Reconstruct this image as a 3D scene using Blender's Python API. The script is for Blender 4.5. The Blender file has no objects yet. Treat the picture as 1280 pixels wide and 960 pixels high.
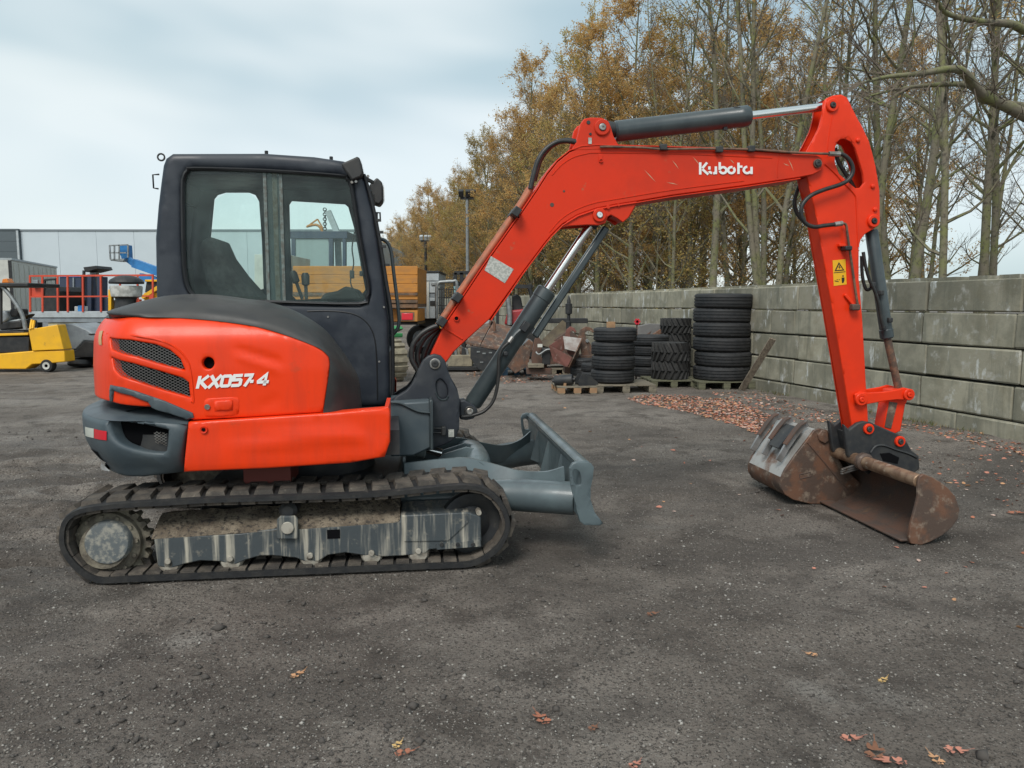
import bpy, bmesh, math, random
import numpy as np
from mathutils import Vector, Matrix
from mathutils.geometry import delaunay_2d_cdt
R = math.radians
rnd = random.Random(7)
sc = bpy.context.scene
COL = sc.collection

# ------------------------------------------------------------------ camera, sky, sun, exposure
CAM_H, FPX, PITCH = 1.5, 960.0, math.atan(100 / 960)
cam_d = bpy.data.cameras.new('camera')
cam = bpy.data.objects.new('camera', cam_d)
COL.objects.link(cam)
cam_d.sensor_width = 36
cam_d.lens = 27
cam_d.clip_start = .05
cam_d.clip_end = 5000
cam.location = (0, 0, CAM_H)
cam.rotation_euler = (R(90) - PITCH, 0, 0)
sc.camera = cam
sc.view_settings.view_transform = 'Standard'
sc.view_settings.look = 'None'
sc.view_settings.exposure = 0.72
sc.view_settings.gamma = 1

SUN_EL, SUN_AZ = R(48), R(200)          # azimuth clockwise from +Y
world = bpy.data.worlds.new('World')
sc.world = world
world.use_nodes = True
wt = world.node_tree
wt.nodes.clear()
def wn(t, **k):
    n = wt.nodes.new(t)
    for a, b in k.items(): setattr(n, a, b)
    return n
wl = wt.links.new
w_out = wn('ShaderNodeOutputWorld'); w_bg = wn('ShaderNodeBackground')
w_bg.inputs['Strength'].default_value = .1
w_sky = wn('ShaderNodeTexSky', sky_type='NISHITA', sun_disc=False, sun_elevation=SUN_EL, sun_rotation=SUN_AZ)
w_tc = wn('ShaderNodeTexCoord')
w_map = wn('ShaderNodeMapping'); w_map.inputs['Scale'].default_value = (1.0, 1.0, 3.4)
w_map.inputs['Location'].default_value = (3.35, 1.2, .55)
wl(w_tc.outputs['Generated'], w_map.inputs['Vector'])
w_n1 = wn('ShaderNodeTexNoise'); w_n1.inputs['Scale'].default_value = 1.15; w_n1.inputs['Detail'].default_value = 3; w_n1.inputs['Roughness'].default_value = .42
w_n1.inputs['Distortion'].default_value = .35
wl(w_map.outputs[0], w_n1.inputs['Vector'])
w_r1 = wn('ShaderNodeValToRGB')
e = w_r1.color_ramp.elements
e[0].position = .36; e[0].color = (.37, .525, .60, 1)
e[1].position = .62; e[1].color = (.82, .895, .905, 1)
m = w_r1.color_ramp.elements.new(.5); m.color = (.53, .665, .715, 1)
wl(w_n1.outputs['Fac'], w_r1.inputs['Fac'])
w_sc = wn('ShaderNodeVectorMath', operation='SCALE'); w_sc.inputs['Scale'].default_value = 6.35
wl(w_r1.outputs['Color'], w_sc.inputs[0])
w_n2 = wn('ShaderNodeTexNoise'); w_n2.inputs['Scale'].default_value = .8; w_n2.inputs['Detail'].default_value = 3
wl(w_map.outputs[0], w_n2.inputs['Vector'])
w_r2 = wn('ShaderNodeMapRange'); w_r2.inputs['From Min'].default_value = .3; w_r2.inputs['From Max'].default_value = .6
w_r2.inputs['To Min'].default_value = .8; w_r2.inputs['To Max'].default_value = .97
wl(w_n2.outputs['Fac'], w_r2.inputs['Value'])
w_mix = wn('ShaderNodeMix', data_type='RGBA')
wl(w_r2.outputs[0], w_mix.inputs['Factor'])
wl(w_sky.outputs['Color'], w_mix.inputs[6]); wl(w_sc.outputs[0], w_mix.inputs[7])
wl(w_mix.outputs[2], w_bg.inputs['Color']); wl(w_bg.outputs[0], w_out.inputs['Surface'])

sun_d = bpy.data.lights.new('sun', 'SUN')
sun_d.energy = 1.5
sun_d.angle = R(24)
sun_d.color = (1, .96, .9)
sun = bpy.data.objects.new('sun', sun_d)
COL.objects.link(sun)
sun_dir = Vector((math.sin(SUN_AZ) * math.cos(SUN_EL), math.cos(SUN_AZ) * math.cos(SUN_EL), math.sin(SUN_EL)))
sun.rotation_euler = (-sun_dir).to_track_quat('-Z', 'Y').to_euler()

# ------------------------------------------------------------------ picture geometry -> places
CP, SP = math.cos(PITCH), math.sin(PITCH)
YAW = R(7.4)
OX, OY = -1.339, 5.032                   # the excavator stands here
CY, SY = math.cos(YAW), math.sin(YAW)
def ray(u, v):
    a = (u - 640) / FPX; b = (v - 480) / FPX
    return a, CP - b * SP, -(b * CP + SP)
def W(u, v, Y):
    "world point seen at (u,v) at depth Y"
    a, f, z = ray(u, v); t = Y / f
    return Vector((a * t, Y, CAM_H + z * t))
def G(u, v, z=0):
    "world point on the ground"
    a, f, d = ray(u, v); t = (z - CAM_H) / d
    return Vector((a * t, f * t, z))
BX, BY = CY * -OX + SY * -OY, -SY * -OX + CY * -OY
def mray(u, v):
    X, Y, Z = ray(u, v)
    return CY * X + SY * Y, -SY * X + CY * Y, Z
def P(u, v, y):
    "machine coordinates on the plane y"
    lx, ly, lz = mray(u, v); t = (y - BY) / ly
    return Vector((BX + t * lx, y, CAM_H + t * lz))
def XZ(pts, y): return [(p.x, p.z) for p in (P(u, v, y) for u, v in pts)]
def toworld(p): return Vector((OX + CY * p[0] - SY * p[1], OY + SY * p[0] + CY * p[1], p[2]))
def proj(p):
    X, Y, Z = toworld(p); Z -= CAM_H
    f = Y * CP - Z * SP; up = Y * SP + Z * CP
    return 640 + FPX * X / f, 480 - FPX * up / f

# ------------------------------------------------------------------ mesh helpers
def catmull(pts, n=6, closed=False):
    pts = [Vector(p) for p in pts]; N = len(pts); out = []
    rng = range(N if closed else N - 1)
    for i in rng:
        if closed: a, b, c, d = (pts[(i + k) % N] for k in (-1, 0, 1, 2))
        else: a, b, c, d = pts[max(i - 1, 0)], pts[i], pts[i + 1], pts[min(i + 2, N - 1)]
        for k in range(n):
            t = k / n
            out.append(.5 * ((2 * b) + (c - a) * t + (2 * a - 5 * b + 4 * c - d) * t * t + (3 * b - a - 3 * c + d) * t ** 3))
    if not closed: out.append(pts[-1])
    return out

def link(name, me, mat=None, parent=None):
    o = bpy.data.objects.new(name, me); COL.objects.link(o)
    if mat is not None and me is not None and len(me.materials) == 0:
        for m_ in (mat if isinstance(mat, (list, tuple)) else [mat]): me.materials.append(m_)
    if parent is not None: o.parent = parent
    return o

class MB:
    def __init__(s): s.v = []; s.f = []; s.mi = []; s.cur = 0
    def add(s, vs, fs):
        n = len(s.v); s.v += [tuple(p) for p in vs]; s.f += [tuple(i + n for i in f) for f in fs]; s.mi += [s.cur] * len(fs)
        return s
    def box(s, c, d, rot=None):
        hx, hy, hz = d[0] / 2, d[1] / 2, d[2] / 2
        vs = [Vector((x, y, z)) for x in (-hx, hx) for y in (-hy, hy) for z in (-hz, hz)]
        if rot is not None:
            if not isinstance(rot, Matrix): rot = Matrix.Rotation(rot, 3, 'Z')
            vs = [rot @ p for p in vs]
        c = Vector(c)
        return s.add([p + c for p in vs], [(0, 1, 3, 2), (4, 6, 7, 5), (0, 4, 5, 1), (2, 3, 7, 6), (0, 2, 6, 4), (1, 5, 7, 3)])
    def bb(s, x0, x1, y0, y1, z0, z1): return s.box(((x0 + x1) / 2, (y0 + y1) / 2, (z0 + z1) / 2), (abs(x1 - x0), abs(y1 - y0), abs(z1 - z0)))
    def bar(s, a, b, w, h, up=(0, 0, 1)):
        a = Vector(a); b = Vector(b); d = b - a; L = d.length; x = d.normalized(); u = Vector(up)
        if abs(x.dot(u)) > .97: u = Vector((0, 1, 0))
        y = u.cross(x).normalized(); z = x.cross(y)
        return s.box((a + b) / 2, (L, w, h), Matrix((x, y, z)).transposed())
    def prism(s, pts, y0, y1):
        "polygon in x,z extruded along y"
        n = len(pts)
        A = sum(pts[i][0] * pts[(i + 1) % n][1] - pts[(i + 1) % n][0] * pts[i][1] for i in range(n))
        if A < 0: pts = pts[::-1]
        vs = [(x, y0, z) for x, z in pts] + [(x, y1, z) for x, z in pts]
        fs = [tuple(range(n)), tuple(range(2 * n - 1, n - 1, -1))]
        fs += [((i + 1) % n, i, i + n, (i + 1) % n + n) for i in range(n)]
        return s.add(vs, fs)
    def strip(s, pts, th, y0, y1):
        "plate following an open x,z line, thickness th to its left"
        n = len(pts); off = []
        for i, p in enumerate(pts):
            a = Vector(pts[max(i - 1, 0)]); b = Vector(pts[min(i + 1, n - 1)]); t = (b - a).normalized()
            off.append((p[0] - t.y * th, p[1] + t.x * th))
        vs = []
        for p, q in zip(pts, off): vs += [(p[0], y0, p[1]), (p[0], y1, p[1]), (q[0], y1, q[1]), (q[0], y0, q[1])]
        fs = []
        for i in range(n - 1):
            for k in range(4): fs.append((4 * i + k, 4 * i + (k + 1) % 4, 4 * i + 4 + (k + 1) % 4, 4 * i + 4 + k))
        fs += [(3, 2, 1, 0), (4 * n - 4, 4 * n - 3, 4 * n - 2, 4 * n - 1)]
        return s.add(vs, fs)
    def tube(s, pts, r, seg=8, caps=True):
        pts = [Vector(p) for p in pts]; n = len(pts)
        rs = r if isinstance(r, (list, tuple)) else [r] * n
        t0 = (pts[1] - pts[0]).normalized(); u = t0.orthogonal().normalized(); vs = []
        for i, p in enumerate(pts):
            t = (pts[min(i + 1, n - 1)] - pts[max(i - 1, 0)])
            t = t.normalized() if t.length > 1e-9 else t0
            u = (u - t * u.dot(t)).normalized(); w = t.cross(u)
            for k in range(seg):
                a = 2 * math.pi * k / seg
                vs.append(p + (u * math.cos(a) + w * math.sin(a)) * rs[i])
        fs = [(i * seg + k, i * seg + (k + 1) % seg, (i + 1) * seg + (k + 1) % seg, (i + 1) * seg + k) for i in range(n - 1) for k in range(seg)]
        if caps: fs += [tuple(range(seg - 1, -1, -1)), tuple(range((n - 1) * seg, n * seg))]
        return s.add(vs, fs)
    def lathe(s, prof, c, axis, seg=24, closed=False):
        "prof: (radius, along) pairs"
        c = Vector(c); ax = Vector(axis).normalized(); u = ax.orthogonal().normalized(); w = ax.cross(u); n = len(prof)
        vs = [c + ax * h + (u * math.cos(2 * math.pi * k / seg) + w * math.sin(2 * math.pi * k / seg)) * max(r, 1e-4) for r, h in prof for k in range(seg)]
        fs = [(i * seg + k, i * seg + (k + 1) % seg, ((i + 1) % n) * seg + (k + 1) % seg, ((i + 1) % n) * seg + k) for i in range(n if closed else n - 1) for k in range(seg)]
        if not closed: fs += [tuple(range(seg - 1, -1, -1)), tuple(range((n - 1) * seg, n * seg))]
        return s.add(vs, fs)
    def cyl(s, a, b, r, seg=16):
        a = Vector(a); b = Vector(b); L = (b - a).length
        e_ = min(r * .12, L * .2)
        return s.lathe([(r - e_, 0), (r, e_), (r, L - e_), (r - e_, L)], a, b - a, seg)
    def quad(s, pts): return s.add(pts, [tuple(range(len(pts)))])
    def mesh(s, name, smooth=35):
        me = bpy.data.meshes.new(name); me.from_pydata(s.v, [], s.f)
        if any(s.mi): me.polygons.foreach_set('material_index', s.mi)
        bm = bmesh.new(); bm.from_mesh(me); bmesh.ops.recalc_face_normals(bm, faces=bm.faces); bm.to_mesh(me); bm.free()
        if smooth:
            me.shade_smooth(); me.set_sharp_from_angle(angle=R(smooth))
        me.update(); return me
    def build(s, name, mat, parent=None, smooth=35, bevel=0, seg=2):
        o = link(name, s.mesh(name, smooth), mat, parent)
        if bevel:
            b = o.modifiers.new('bevel', 'BEVEL'); b.width = bevel; b.segments = seg; b.limit_method = 'ANGLE'; b.angle_limit = R(40)
        return o

def thing(name, label, cat, loc=(0, 0, 0), rz=0, group=None):
    o = bpy.data.objects.new(name, None); COL.objects.link(o); o.empty_display_size = .2
    o.location = loc; o.rotation_euler = (0, 0, rz)
    return tag(o, label, cat, group)
def tag(o, label, cat, group=None):
    o['label'] = label; o['category'] = cat
    if group: o['group'] = group
    return o
def lab(o, label): o['label'] = label; return o
def structure(o): o['kind'] = 'structure'; return o
def stuff(o): o['kind'] = 'stuff'; return o
def kids(o): return [c for c in COL.objects if c.parent == o]
def dup(o, loc=None, rz=None, label=None, parent=None):
    c = o.copy(); COL.objects.link(c)
    if parent is not None: c.parent = parent
    if loc is not None: c.location = loc
    if rz is not None: c.rotation_euler = (c.rotation_euler[0], c.rotation_euler[1], rz)
    if label: c['label'] = label
    for k in KIDS.get(o.name, None) or kids(o):
        d = dup(k, parent=c)
    return c
KIDS = {}
def pip(x, z, poly):
    ins = np.zeros(len(x), bool); n = len(poly)
    for i in range(n):
        x1, z1 = poly[i]; x2, z2 = poly[(i + 1) % n]
        c = (z1 > z) != (z2 > z)
        with np.errstate(divide='ignore', invalid='ignore'):
            xi = (x2 - x1) * (z - z1) / ((z2 - z1) or 1e-12) + x1
        ins ^= c & (x < xi)
    return ins
def segdist(x, z, poly):
    d = np.full(len(x), 1e9); n = len(poly)
    for i in range(n):
        x1, z1 = poly[i]; x2, z2 = poly[(i + 1) % n]
        dx, dz = x2 - x1, z2 - z1; L2 = dx * dx + dz * dz or 1e-12
        t = np.clip(((x - x1) * dx + (z - z1) * dz) / L2, 0, 1)
        d = np.minimum(d, np.hypot(x - x1 - t * dx, z - z1 - t * dz))
    return d
def resample(poly, step):
    out = []; n = len(poly)
    for i in range(n):
        a = Vector(poly[i]); b = Vector(poly[(i + 1) % n]); k = max(1, int((b - a).length / step))
        out += [tuple(a.lerp(b, j / k)) for j in range(k)]
    return out
def smoothpoly(poly, n=3): return [(p.x, p.y) for p in catmull(poly, n, True)] if n > 1 else poly
def panel(outer, holes, at, thick, step=.05, r=.02, bulge=None, bm=None):
    """plate with holes: outer and holes are (s,z) loops, at(s,z,depth) places a point, r rounds the rim"""
    loops = [resample(outer, step)] + [resample(h, step * .6) for h in holes]
    pts = []; edges = []
    for L in loops:
        b = len(pts); pts += L; edges += [(b + i, b + (i + 1) % len(L)) for i in range(len(L))]
    nb = len(pts); free = []
    for L in loops:
        n = len(L)
        for i in range(n):
            a = Vector(L[i - 1]); c = Vector(L[(i + 1) % n]); t = (c - a)
            if t.length < 1e-9: continue
            t.normalize(); nrm = Vector((-t.y, t.x))
            for k in (.12, .45, 1.0):
                for sg in (1, -1): free.append((L[i][0] + nrm.x * r * k * sg, L[i][1] + nrm.y * r * k * sg, r * k))
    xs = [p[0] for p in outer]; zs = [p[1] for p in outer]
    gx = np.arange(min(xs) + step / 2, max(xs), step); gz = np.arange(min(zs) + step / 2, max(zs), step)
    free += [(a, b, r * 1.3) for a in gx for b in gz]
    fa = np.array(free)
    ok = pip(fa[:, 0], fa[:, 1], loops[0])
    for h in loops[1:]: ok &= ~pip(fa[:, 0], fa[:, 1], h)
    d = np.full(len(fa), 1e9)
    for L in loops: d = np.minimum(d, segdist(fa[:, 0], fa[:, 1], L))
    ok &= d > fa[:, 2] * .93
    fa = fa[ok]
    allp = [Vector(p) for p in pts] + [Vector((p[0], p[1])) for p in fa]
    V, E_, F_, ov, oe, of = delaunay_2d_cdt(allp, edges, [], 0, 1e-6)
    vx = np.array([p[0] for p in V]); vz = np.array([p[1] for p in V])
    F_ = [f for f in F_]
    cx = np.array([sum(vx[i] for i in f) / len(f) for f in F_]); cz = np.array([sum(vz[i] for i in f) / len(f) for f in F_])
    keep = pip(cx, cz, loops[0])
    for h in loops[1:]: keep &= ~pip(cx, cz, h)
    F_ = [f for f, k in zip(F_, keep) if k]
    dd = np.full(len(vx), 1e9)
    for L in loops: dd = np.minimum(dd, segdist(vx, vz, L))
    q = np.clip((r - dd) / r, 0, 1); dep = r * (1 - np.sqrt(np.maximum(0, 1 - q * q)))
    if bulge: dep = dep + np.array([bulge(a, b) for a, b in zip(vx, vz)])
    vs = [at(a, b, c) for a, b, c in zip(vx, vz, dep)]
    bm = bm or MB(); n0 = len(vs)
    fs = list(F_)
    cnt = {}
    for f in F_:
        for i in range(len(f)):
            e_ = (f[i], f[(i + 1) % len(f)]); cnt[e_] = 1
    back = {}
    for (a, b) in list(cnt):
        if (b, a) not in cnt:
            for i in (a, b):
                if i not in back:
                    back[i] = len(vs); vs.append(at(vx[i], vz[i], thick))
            fs.append((b, a, back[a], back[b]))
    bm.add(vs, fs); return bm

# ------------------------------------------------------------------ materials
def mat(name, c1, c2=None, scale=6, lo=.4, hi=.62, rough=.55, rough2=None, metal=0, bump=0, bscale=80, c3=None, scale3=25, lo3=.58, hi3=.68, stretch=None, coat=0, rand=0, detail=6, spec=.5, bdist=.01):
    m_ = bpy.data.materials.new(name); m_.use_nodes = True
    nt = m_.node_tree; N = nt.nodes; Lk = nt.links.new
    b = N['Principled BSDF']
    b.inputs['Base Color'].default_value = (*c1, 1); b.inputs['Roughness'].default_value = rough; b.inputs['Metallic'].default_value = metal
    b.inputs['Coat Weight'].default_value = coat; b.inputs['Coat Roughness'].default_value = .12; b.inputs['Specular IOR Level'].default_value = spec
    tc = N.new('ShaderNodeTexCoord'); vec = tc.outputs['Object']
    if rand:
        oi = N.new('ShaderNodeObjectInfo'); ad = N.new('ShaderNodeVectorMath'); ad.operation = 'ADD'
        sc_ = N.new('ShaderNodeMath'); sc_.operation = 'MULTIPLY'; sc_.inputs[1].default_value = 37
        Lk(oi.outputs['Random'], sc_.inputs[0]); Lk(vec, ad.inputs[0]); Lk(sc_.outputs[0], ad.inputs[1]); vec = ad.outputs[0]
    def noise(s, st=None, det=detail, ro=.6):
        n = N.new('ShaderNodeTexNoise'); n.inputs['Scale'].default_value = s; n.inputs['Detail'].default_value = det; n.inputs['Roughness'].default_value = ro
        if st:
            mp = N.new('ShaderNodeMapping'); mp.inputs['Scale'].default_value = st; Lk(vec, mp.inputs['Vector']); Lk(mp.outputs[0], n.inputs['Vector'])
        else: Lk(vec, n.inputs['Vector'])
        return n.outputs['Fac']
    def ramp(f, a, b_):
        r_ = N.new('ShaderNodeMapRange'); r_.interpolation_type = 'SMOOTHSTEP'; r_.inputs['From Min'].default_value = a; r_.inputs['From Max'].default_value = b_; Lk(f, r_.inputs['Value']); return r_.outputs[0]
    def mix(f, a, b_, blend='MIX'):
        x = N.new('ShaderNodeMix'); x.data_type = 'RGBA'; x.blend_type = blend
        if isinstance(f, float): x.inputs['Factor'].default_value = f
        else: Lk(f, x.inputs['Factor'])
        for k, q in ((6, a), (7, b_)):
            if isinstance(q, tuple): x.inputs[k].default_value = (*q, 1)
            else: Lk(q, x.inputs[k])
        return x.outputs[2]
    col = None
    if c2:
        f = ramp(noise(scale, stretch), lo, hi); col = mix(f, c1, c2)
        if rough2 is not None:
            rr = N.new('ShaderNodeMapRange'); rr.inputs['To Min'].default_value = rough; rr.inputs['To Max'].default_value = rough2; Lk(f, rr.inputs['Value']); Lk(rr.outputs[0], b.inputs['Roughness'])
    if c3:
        f3 = ramp(noise(scale3, None, 8, .65), lo3, hi3); col = mix(f3, col if col is not None else c1, c3)
    if rand:
        v = N.new('ShaderNodeMapRange'); v.inputs['To Min'].default_value = 1 - rand; v.inputs['To Max'].default_value = 1 + rand; Lk(oi.outputs['Random'], v.inputs['Value'])
        hs = N.new('ShaderNodeHueSaturation'); Lk(v.outputs[0], hs.inputs['Value'])
        if col is not None: Lk(col, hs.inputs['Color'])
        else: hs.inputs['Color'].default_value = (*c1, 1)
        col = hs.outputs['Color']
    if col is not None: Lk(col, b.inputs['Base Color'])
    if bump:
        bp = N.new('ShaderNodeBump'); bp.inputs['Strength'].default_value = bump; bp.inputs['Distance'].default_value = bdist
        Lk(noise(bscale, None, 5), bp.inputs['Height']); Lk(bp.outputs[0], b.inputs['Normal'])
    m_['h'] = 1
    return m_
def glassmat(name, tint, dust=(.3, .33, .3), lo=.05, hi=.3, scale=3):
    m_ = bpy.data.materials.new(name); m_.use_nodes = True
    nt = m_.node_tree; N = nt.nodes; Lk = nt.links.new; N.clear()
    out = N.new('ShaderNodeOutputMaterial'); tr = N.new('ShaderNodeBsdfTransparent'); gl = N.new('ShaderNodeBsdfGlossy'); df = N.new('ShaderNodeBsdfDiffuse')
    tr.inputs[0].default_value = (*tint, 1); gl.inputs['Roughness'].default_value = .03; df.inputs[0].default_value = (*dust, 1)
    fr = N.new('ShaderNodeFresnel'); fr.inputs[0].default_value = 1.5
    a = N.new('ShaderNodeMixShader'); b = N.new('ShaderNodeMixShader')
    tc = N.new('ShaderNodeTexCoord'); n = N.new('ShaderNodeTexNoise'); n.inputs['Scale'].default_value = scale; n.inputs['Detail'].default_value = 7; n.inputs['Roughness'].default_value = .65
    mr = N.new('ShaderNodeMapRange'); mr.inputs['From Min'].default_value = .35; mr.inputs['From Max'].default_value = .7; mr.inputs['To Min'].default_value = lo; mr.inputs['To Max'].default_value = hi
    Lk(tc.outputs['Object'], n.inputs['Vector']); Lk(n.outputs['Fac'], mr.inputs['Value'])
    Lk(fr.outputs[0], a.inputs[0]); Lk(tr.outputs[0], a.inputs[1]); Lk(gl.outputs[0], a.inputs[2])
    Lk(mr.outputs[0], b.inputs[0]); Lk(a.outputs[0], b.inputs[1]); Lk(df.outputs[0], b.inputs[2]); Lk(b.outputs[0], out.inputs[0])
    return m_
ORANGE = mat('orange_paint', (.82, .046, .005), (.68, .042, .008), scale=1.6, stretch=(4, 4, .7), lo=.42, hi=.7, rough=.36, rough2=.46, coat=.1, spec=.28, c3=(.55, .06, .02), scale3=9, lo3=.6, hi3=.8)
ORANGE_W = mat('worn_orange_paint', (.68, .035, .008), (.54, .034, .012), scale=2.2, lo=.38, hi=.7, rough=.45, rough2=.58, coat=.03, spec=.25, c3=(.36, .12, .06), scale3=14, lo3=.64, hi3=.76)
ORANGE_A = mat('fresh_orange_paint', (.78, .04, .007), (.70, .036, .008), scale=3, rough=.38, rough2=.5, coat=.06, spec=.25, c3=(.5, .07, .03), scale3=16, lo3=.68, hi3=.8)
NAVY = mat('navy_cab_paint', (.017, .022, .032), (.032, .039, .05), scale=4, rough=.42, rough2=.6, c3=(.085, .092, .1), scale3=30, lo3=.68, hi3=.82, bump=.05, bscale=150)
CWGREY = mat('counterweight_grey', (.055, .075, .088), (.07, .09, .1), scale=4, rough=.42, rough2=.55, c3=(.12, .12, .11), scale3=12, lo3=.64, hi3=.8, bump=.05, bscale=120)
BLADEGREY = mat('blade_grey', (.105, .138, .148), (.082, .108, .118), scale=5, rough=.33, rough2=.48, coat=.2, c3=(.16, .18, .175), scale3=10, lo3=.66, hi3=.8)
COVER = mat('black_plastic', (.028, .028, .028), (.042, .041, .039), scale=6, rough=.5, rough2=.62, c3=(.07, .068, .062), scale3=20, lo3=.64, hi3=.8, bump=.08, bscale=220)
DARK = mat('dark_steel', (.018, .02, .023), (.035, .035, .034), scale=9, rough=.55, c3=(.1, .09, .075), scale3=18, lo3=.62, hi3=.76)
SWING = mat('swing_bracket_paint', (.022, .026, .034), (.036, .04, .046), scale=7, rough=.48, c3=(.12, .11, .1), scale3=35, lo3=.66, hi3=.8)
CYL = mat('cylinder_paint', (.038, .05, .055), (.05, .064, .068), scale=7, rough=.34, coat=.2, c3=(.1, .1, .09), scale3=18, lo3=.68, hi3=.82)
CHROME = mat('chrome_rod', (.78, .78, .76), metal=1, rough=.2)
STEEL = mat('bare_steel', (.42, .41, .39), (.25, .22, .19), scale=20, metal=.8, rough=.4)
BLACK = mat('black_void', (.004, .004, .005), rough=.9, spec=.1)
RUBBER = mat('track_rubber', (.014, .0145, .016), (.026, .025, .024), scale=14, rough=.6, c3=(.12, .105, .088), scale3=16, lo3=.62, hi3=.78, bump=.25, bscale=60)
LUGM = mat('muddy_rubber', (.05, .043, .037), (.115, .096, .077), scale=9, rough=.85, c3=(.2, .175, .14), scale3=30, lo3=.6, hi3=.75, bump=.5, bscale=70, rand=.25)
MUD = mat('dry_mud', (.14, .11, .08), (.25, .205, .15), scale=9, rough=.95, c3=(.06, .05, .042), scale3=40, lo3=.5, hi3=.62, bump=1, bscale=45, bdist=.02)
FRAME = mat('mud_streaked_frame', (.055, .066, .072), (.42, .39, .32), scale=1.0, lo=.46, hi=.70, stretch=(26, 6, 1.6), detail=9, rough=.5, rough2=.9, c3=(.36, .325, .255), scale3=16, lo3=.56, hi3=.78, bump=.2, bscale=40)
HUB = mat('mud_smeared_hub', (.12, .135, .14), (.3, .29, .25), scale=34, lo=.44, hi=.66, detail=10, rough=.5, rough2=.85, bump=.2, bscale=60)
SPRK = mat('clay_coated_sprocket', (.23, .205, .155), (.11, .095, .075), scale=14, rough=.9, bump=.6, bscale=50)
ROLLER = mat('roller_steel', (.42, .39, .33), (.25, .22, .18), scale=18, rough=.6, metal=.2)
HOSE = mat('hose_rubber', (.016, .016, .016), (.03, .028, .026), scale=20, rough=.45)
HOSEB = mat('rusty_pipe', (.085, .055, .04), (.2, .1, .06), scale=20, rough=.6)
PIPEO = mat('rubbed_orange_pipe', (.45, .14, .07), (.28, .12, .07), scale=15, rough=.55, c3=(.2, .13, .09), scale3=20)
RUST = mat('rusty_steel', (.165, .082, .05), (.095, .064, .05), scale=5, lo=.42, hi=.58, rough=.62, rough2=.55, metal=.15, c3=(.27, .21, .16), scale3=13, lo3=.52, hi3=.7, bump=.3, bscale=50)
RUSTD = mat('dark_rusty_steel', (.11, .06, .042), (.075, .055, .046), scale=6, rough=.75, c3=(.15, .085, .05), scale3=12, lo3=.56, hi3=.72, bump=.3, bscale=50)
RUSTP = mat('polished_rusty_pipe', (.3, .2, .13), (.16, .09, .055), scale=9, rough=.5, metal=.4, c3=(.4, .33, .26), scale3=14)
WORN = mat('worn_silver_steel', (.3, .3, .3), (.2, .19, .18), scale=8, rough=.38, metal=.6, c3=(.12, .07, .045), scale3=8, lo3=.58, hi3=.72)
SHELLM = mat('half_worn_shell', (.4, .39, .37), (.17, .085, .05), scale=3.2, lo=.46, hi=.6, rough=.4, rough2=.7, metal=.35, c3=(.1, .055, .035), scale3=9, lo3=.6, hi3=.74, bump=.15, bscale=40)
WHITE = mat('white_decal', (.8, .8, .78), rough=.5)
STICK = mat('weathered_label', (.5, .5, .46), (.34, .35, .32), scale=60, lo=.45, hi=.55, rough=.6)
YEL = mat('warning_yellow', (.8, .42, .01), rough=.45)
INK = mat('black_ink', (.012, .012, .012), rough=.6)
RED = mat('red_reflector', (.62, .015, .03), rough=.25, coat=.5)
REFW = mat('white_reflector', (.6, .63, .56), rough=.3, coat=.5)
GLASS = glassmat('tinted_cab_glass', (.86, .97, .935), (.30, .42, .39), .015, .15)
GLASSB = glassmat('back_cab_glass', (.9, .98, .955), (.3, .36, .33), .005, .04)
GASK = mat('window_gasket', (.012, .013, .015), rough=.5)
BRUSH = mat('window_channel', (.16, .2, .19), (.1, .1, .085), scale=30, rough=.5)
SEAT = mat('seat_fabric', (.02, .02, .022), (.035, .035, .035), scale=30, rough=.9)
INTER = mat('cab_trim', (.022, .024, .023), (.034, .034, .032), scale=8, rough=.8)
LAMPG = mat('lamp_lens', (.5, .52, .53), rough=.15, coat=.5)

# ================================================================== THE EXCAVATOR
EX = thing('excavator', 'large orange tracked excavator with navy cab standing in the middle of the yard', 'excavator', (OX, OY, 0), YAW)

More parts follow.
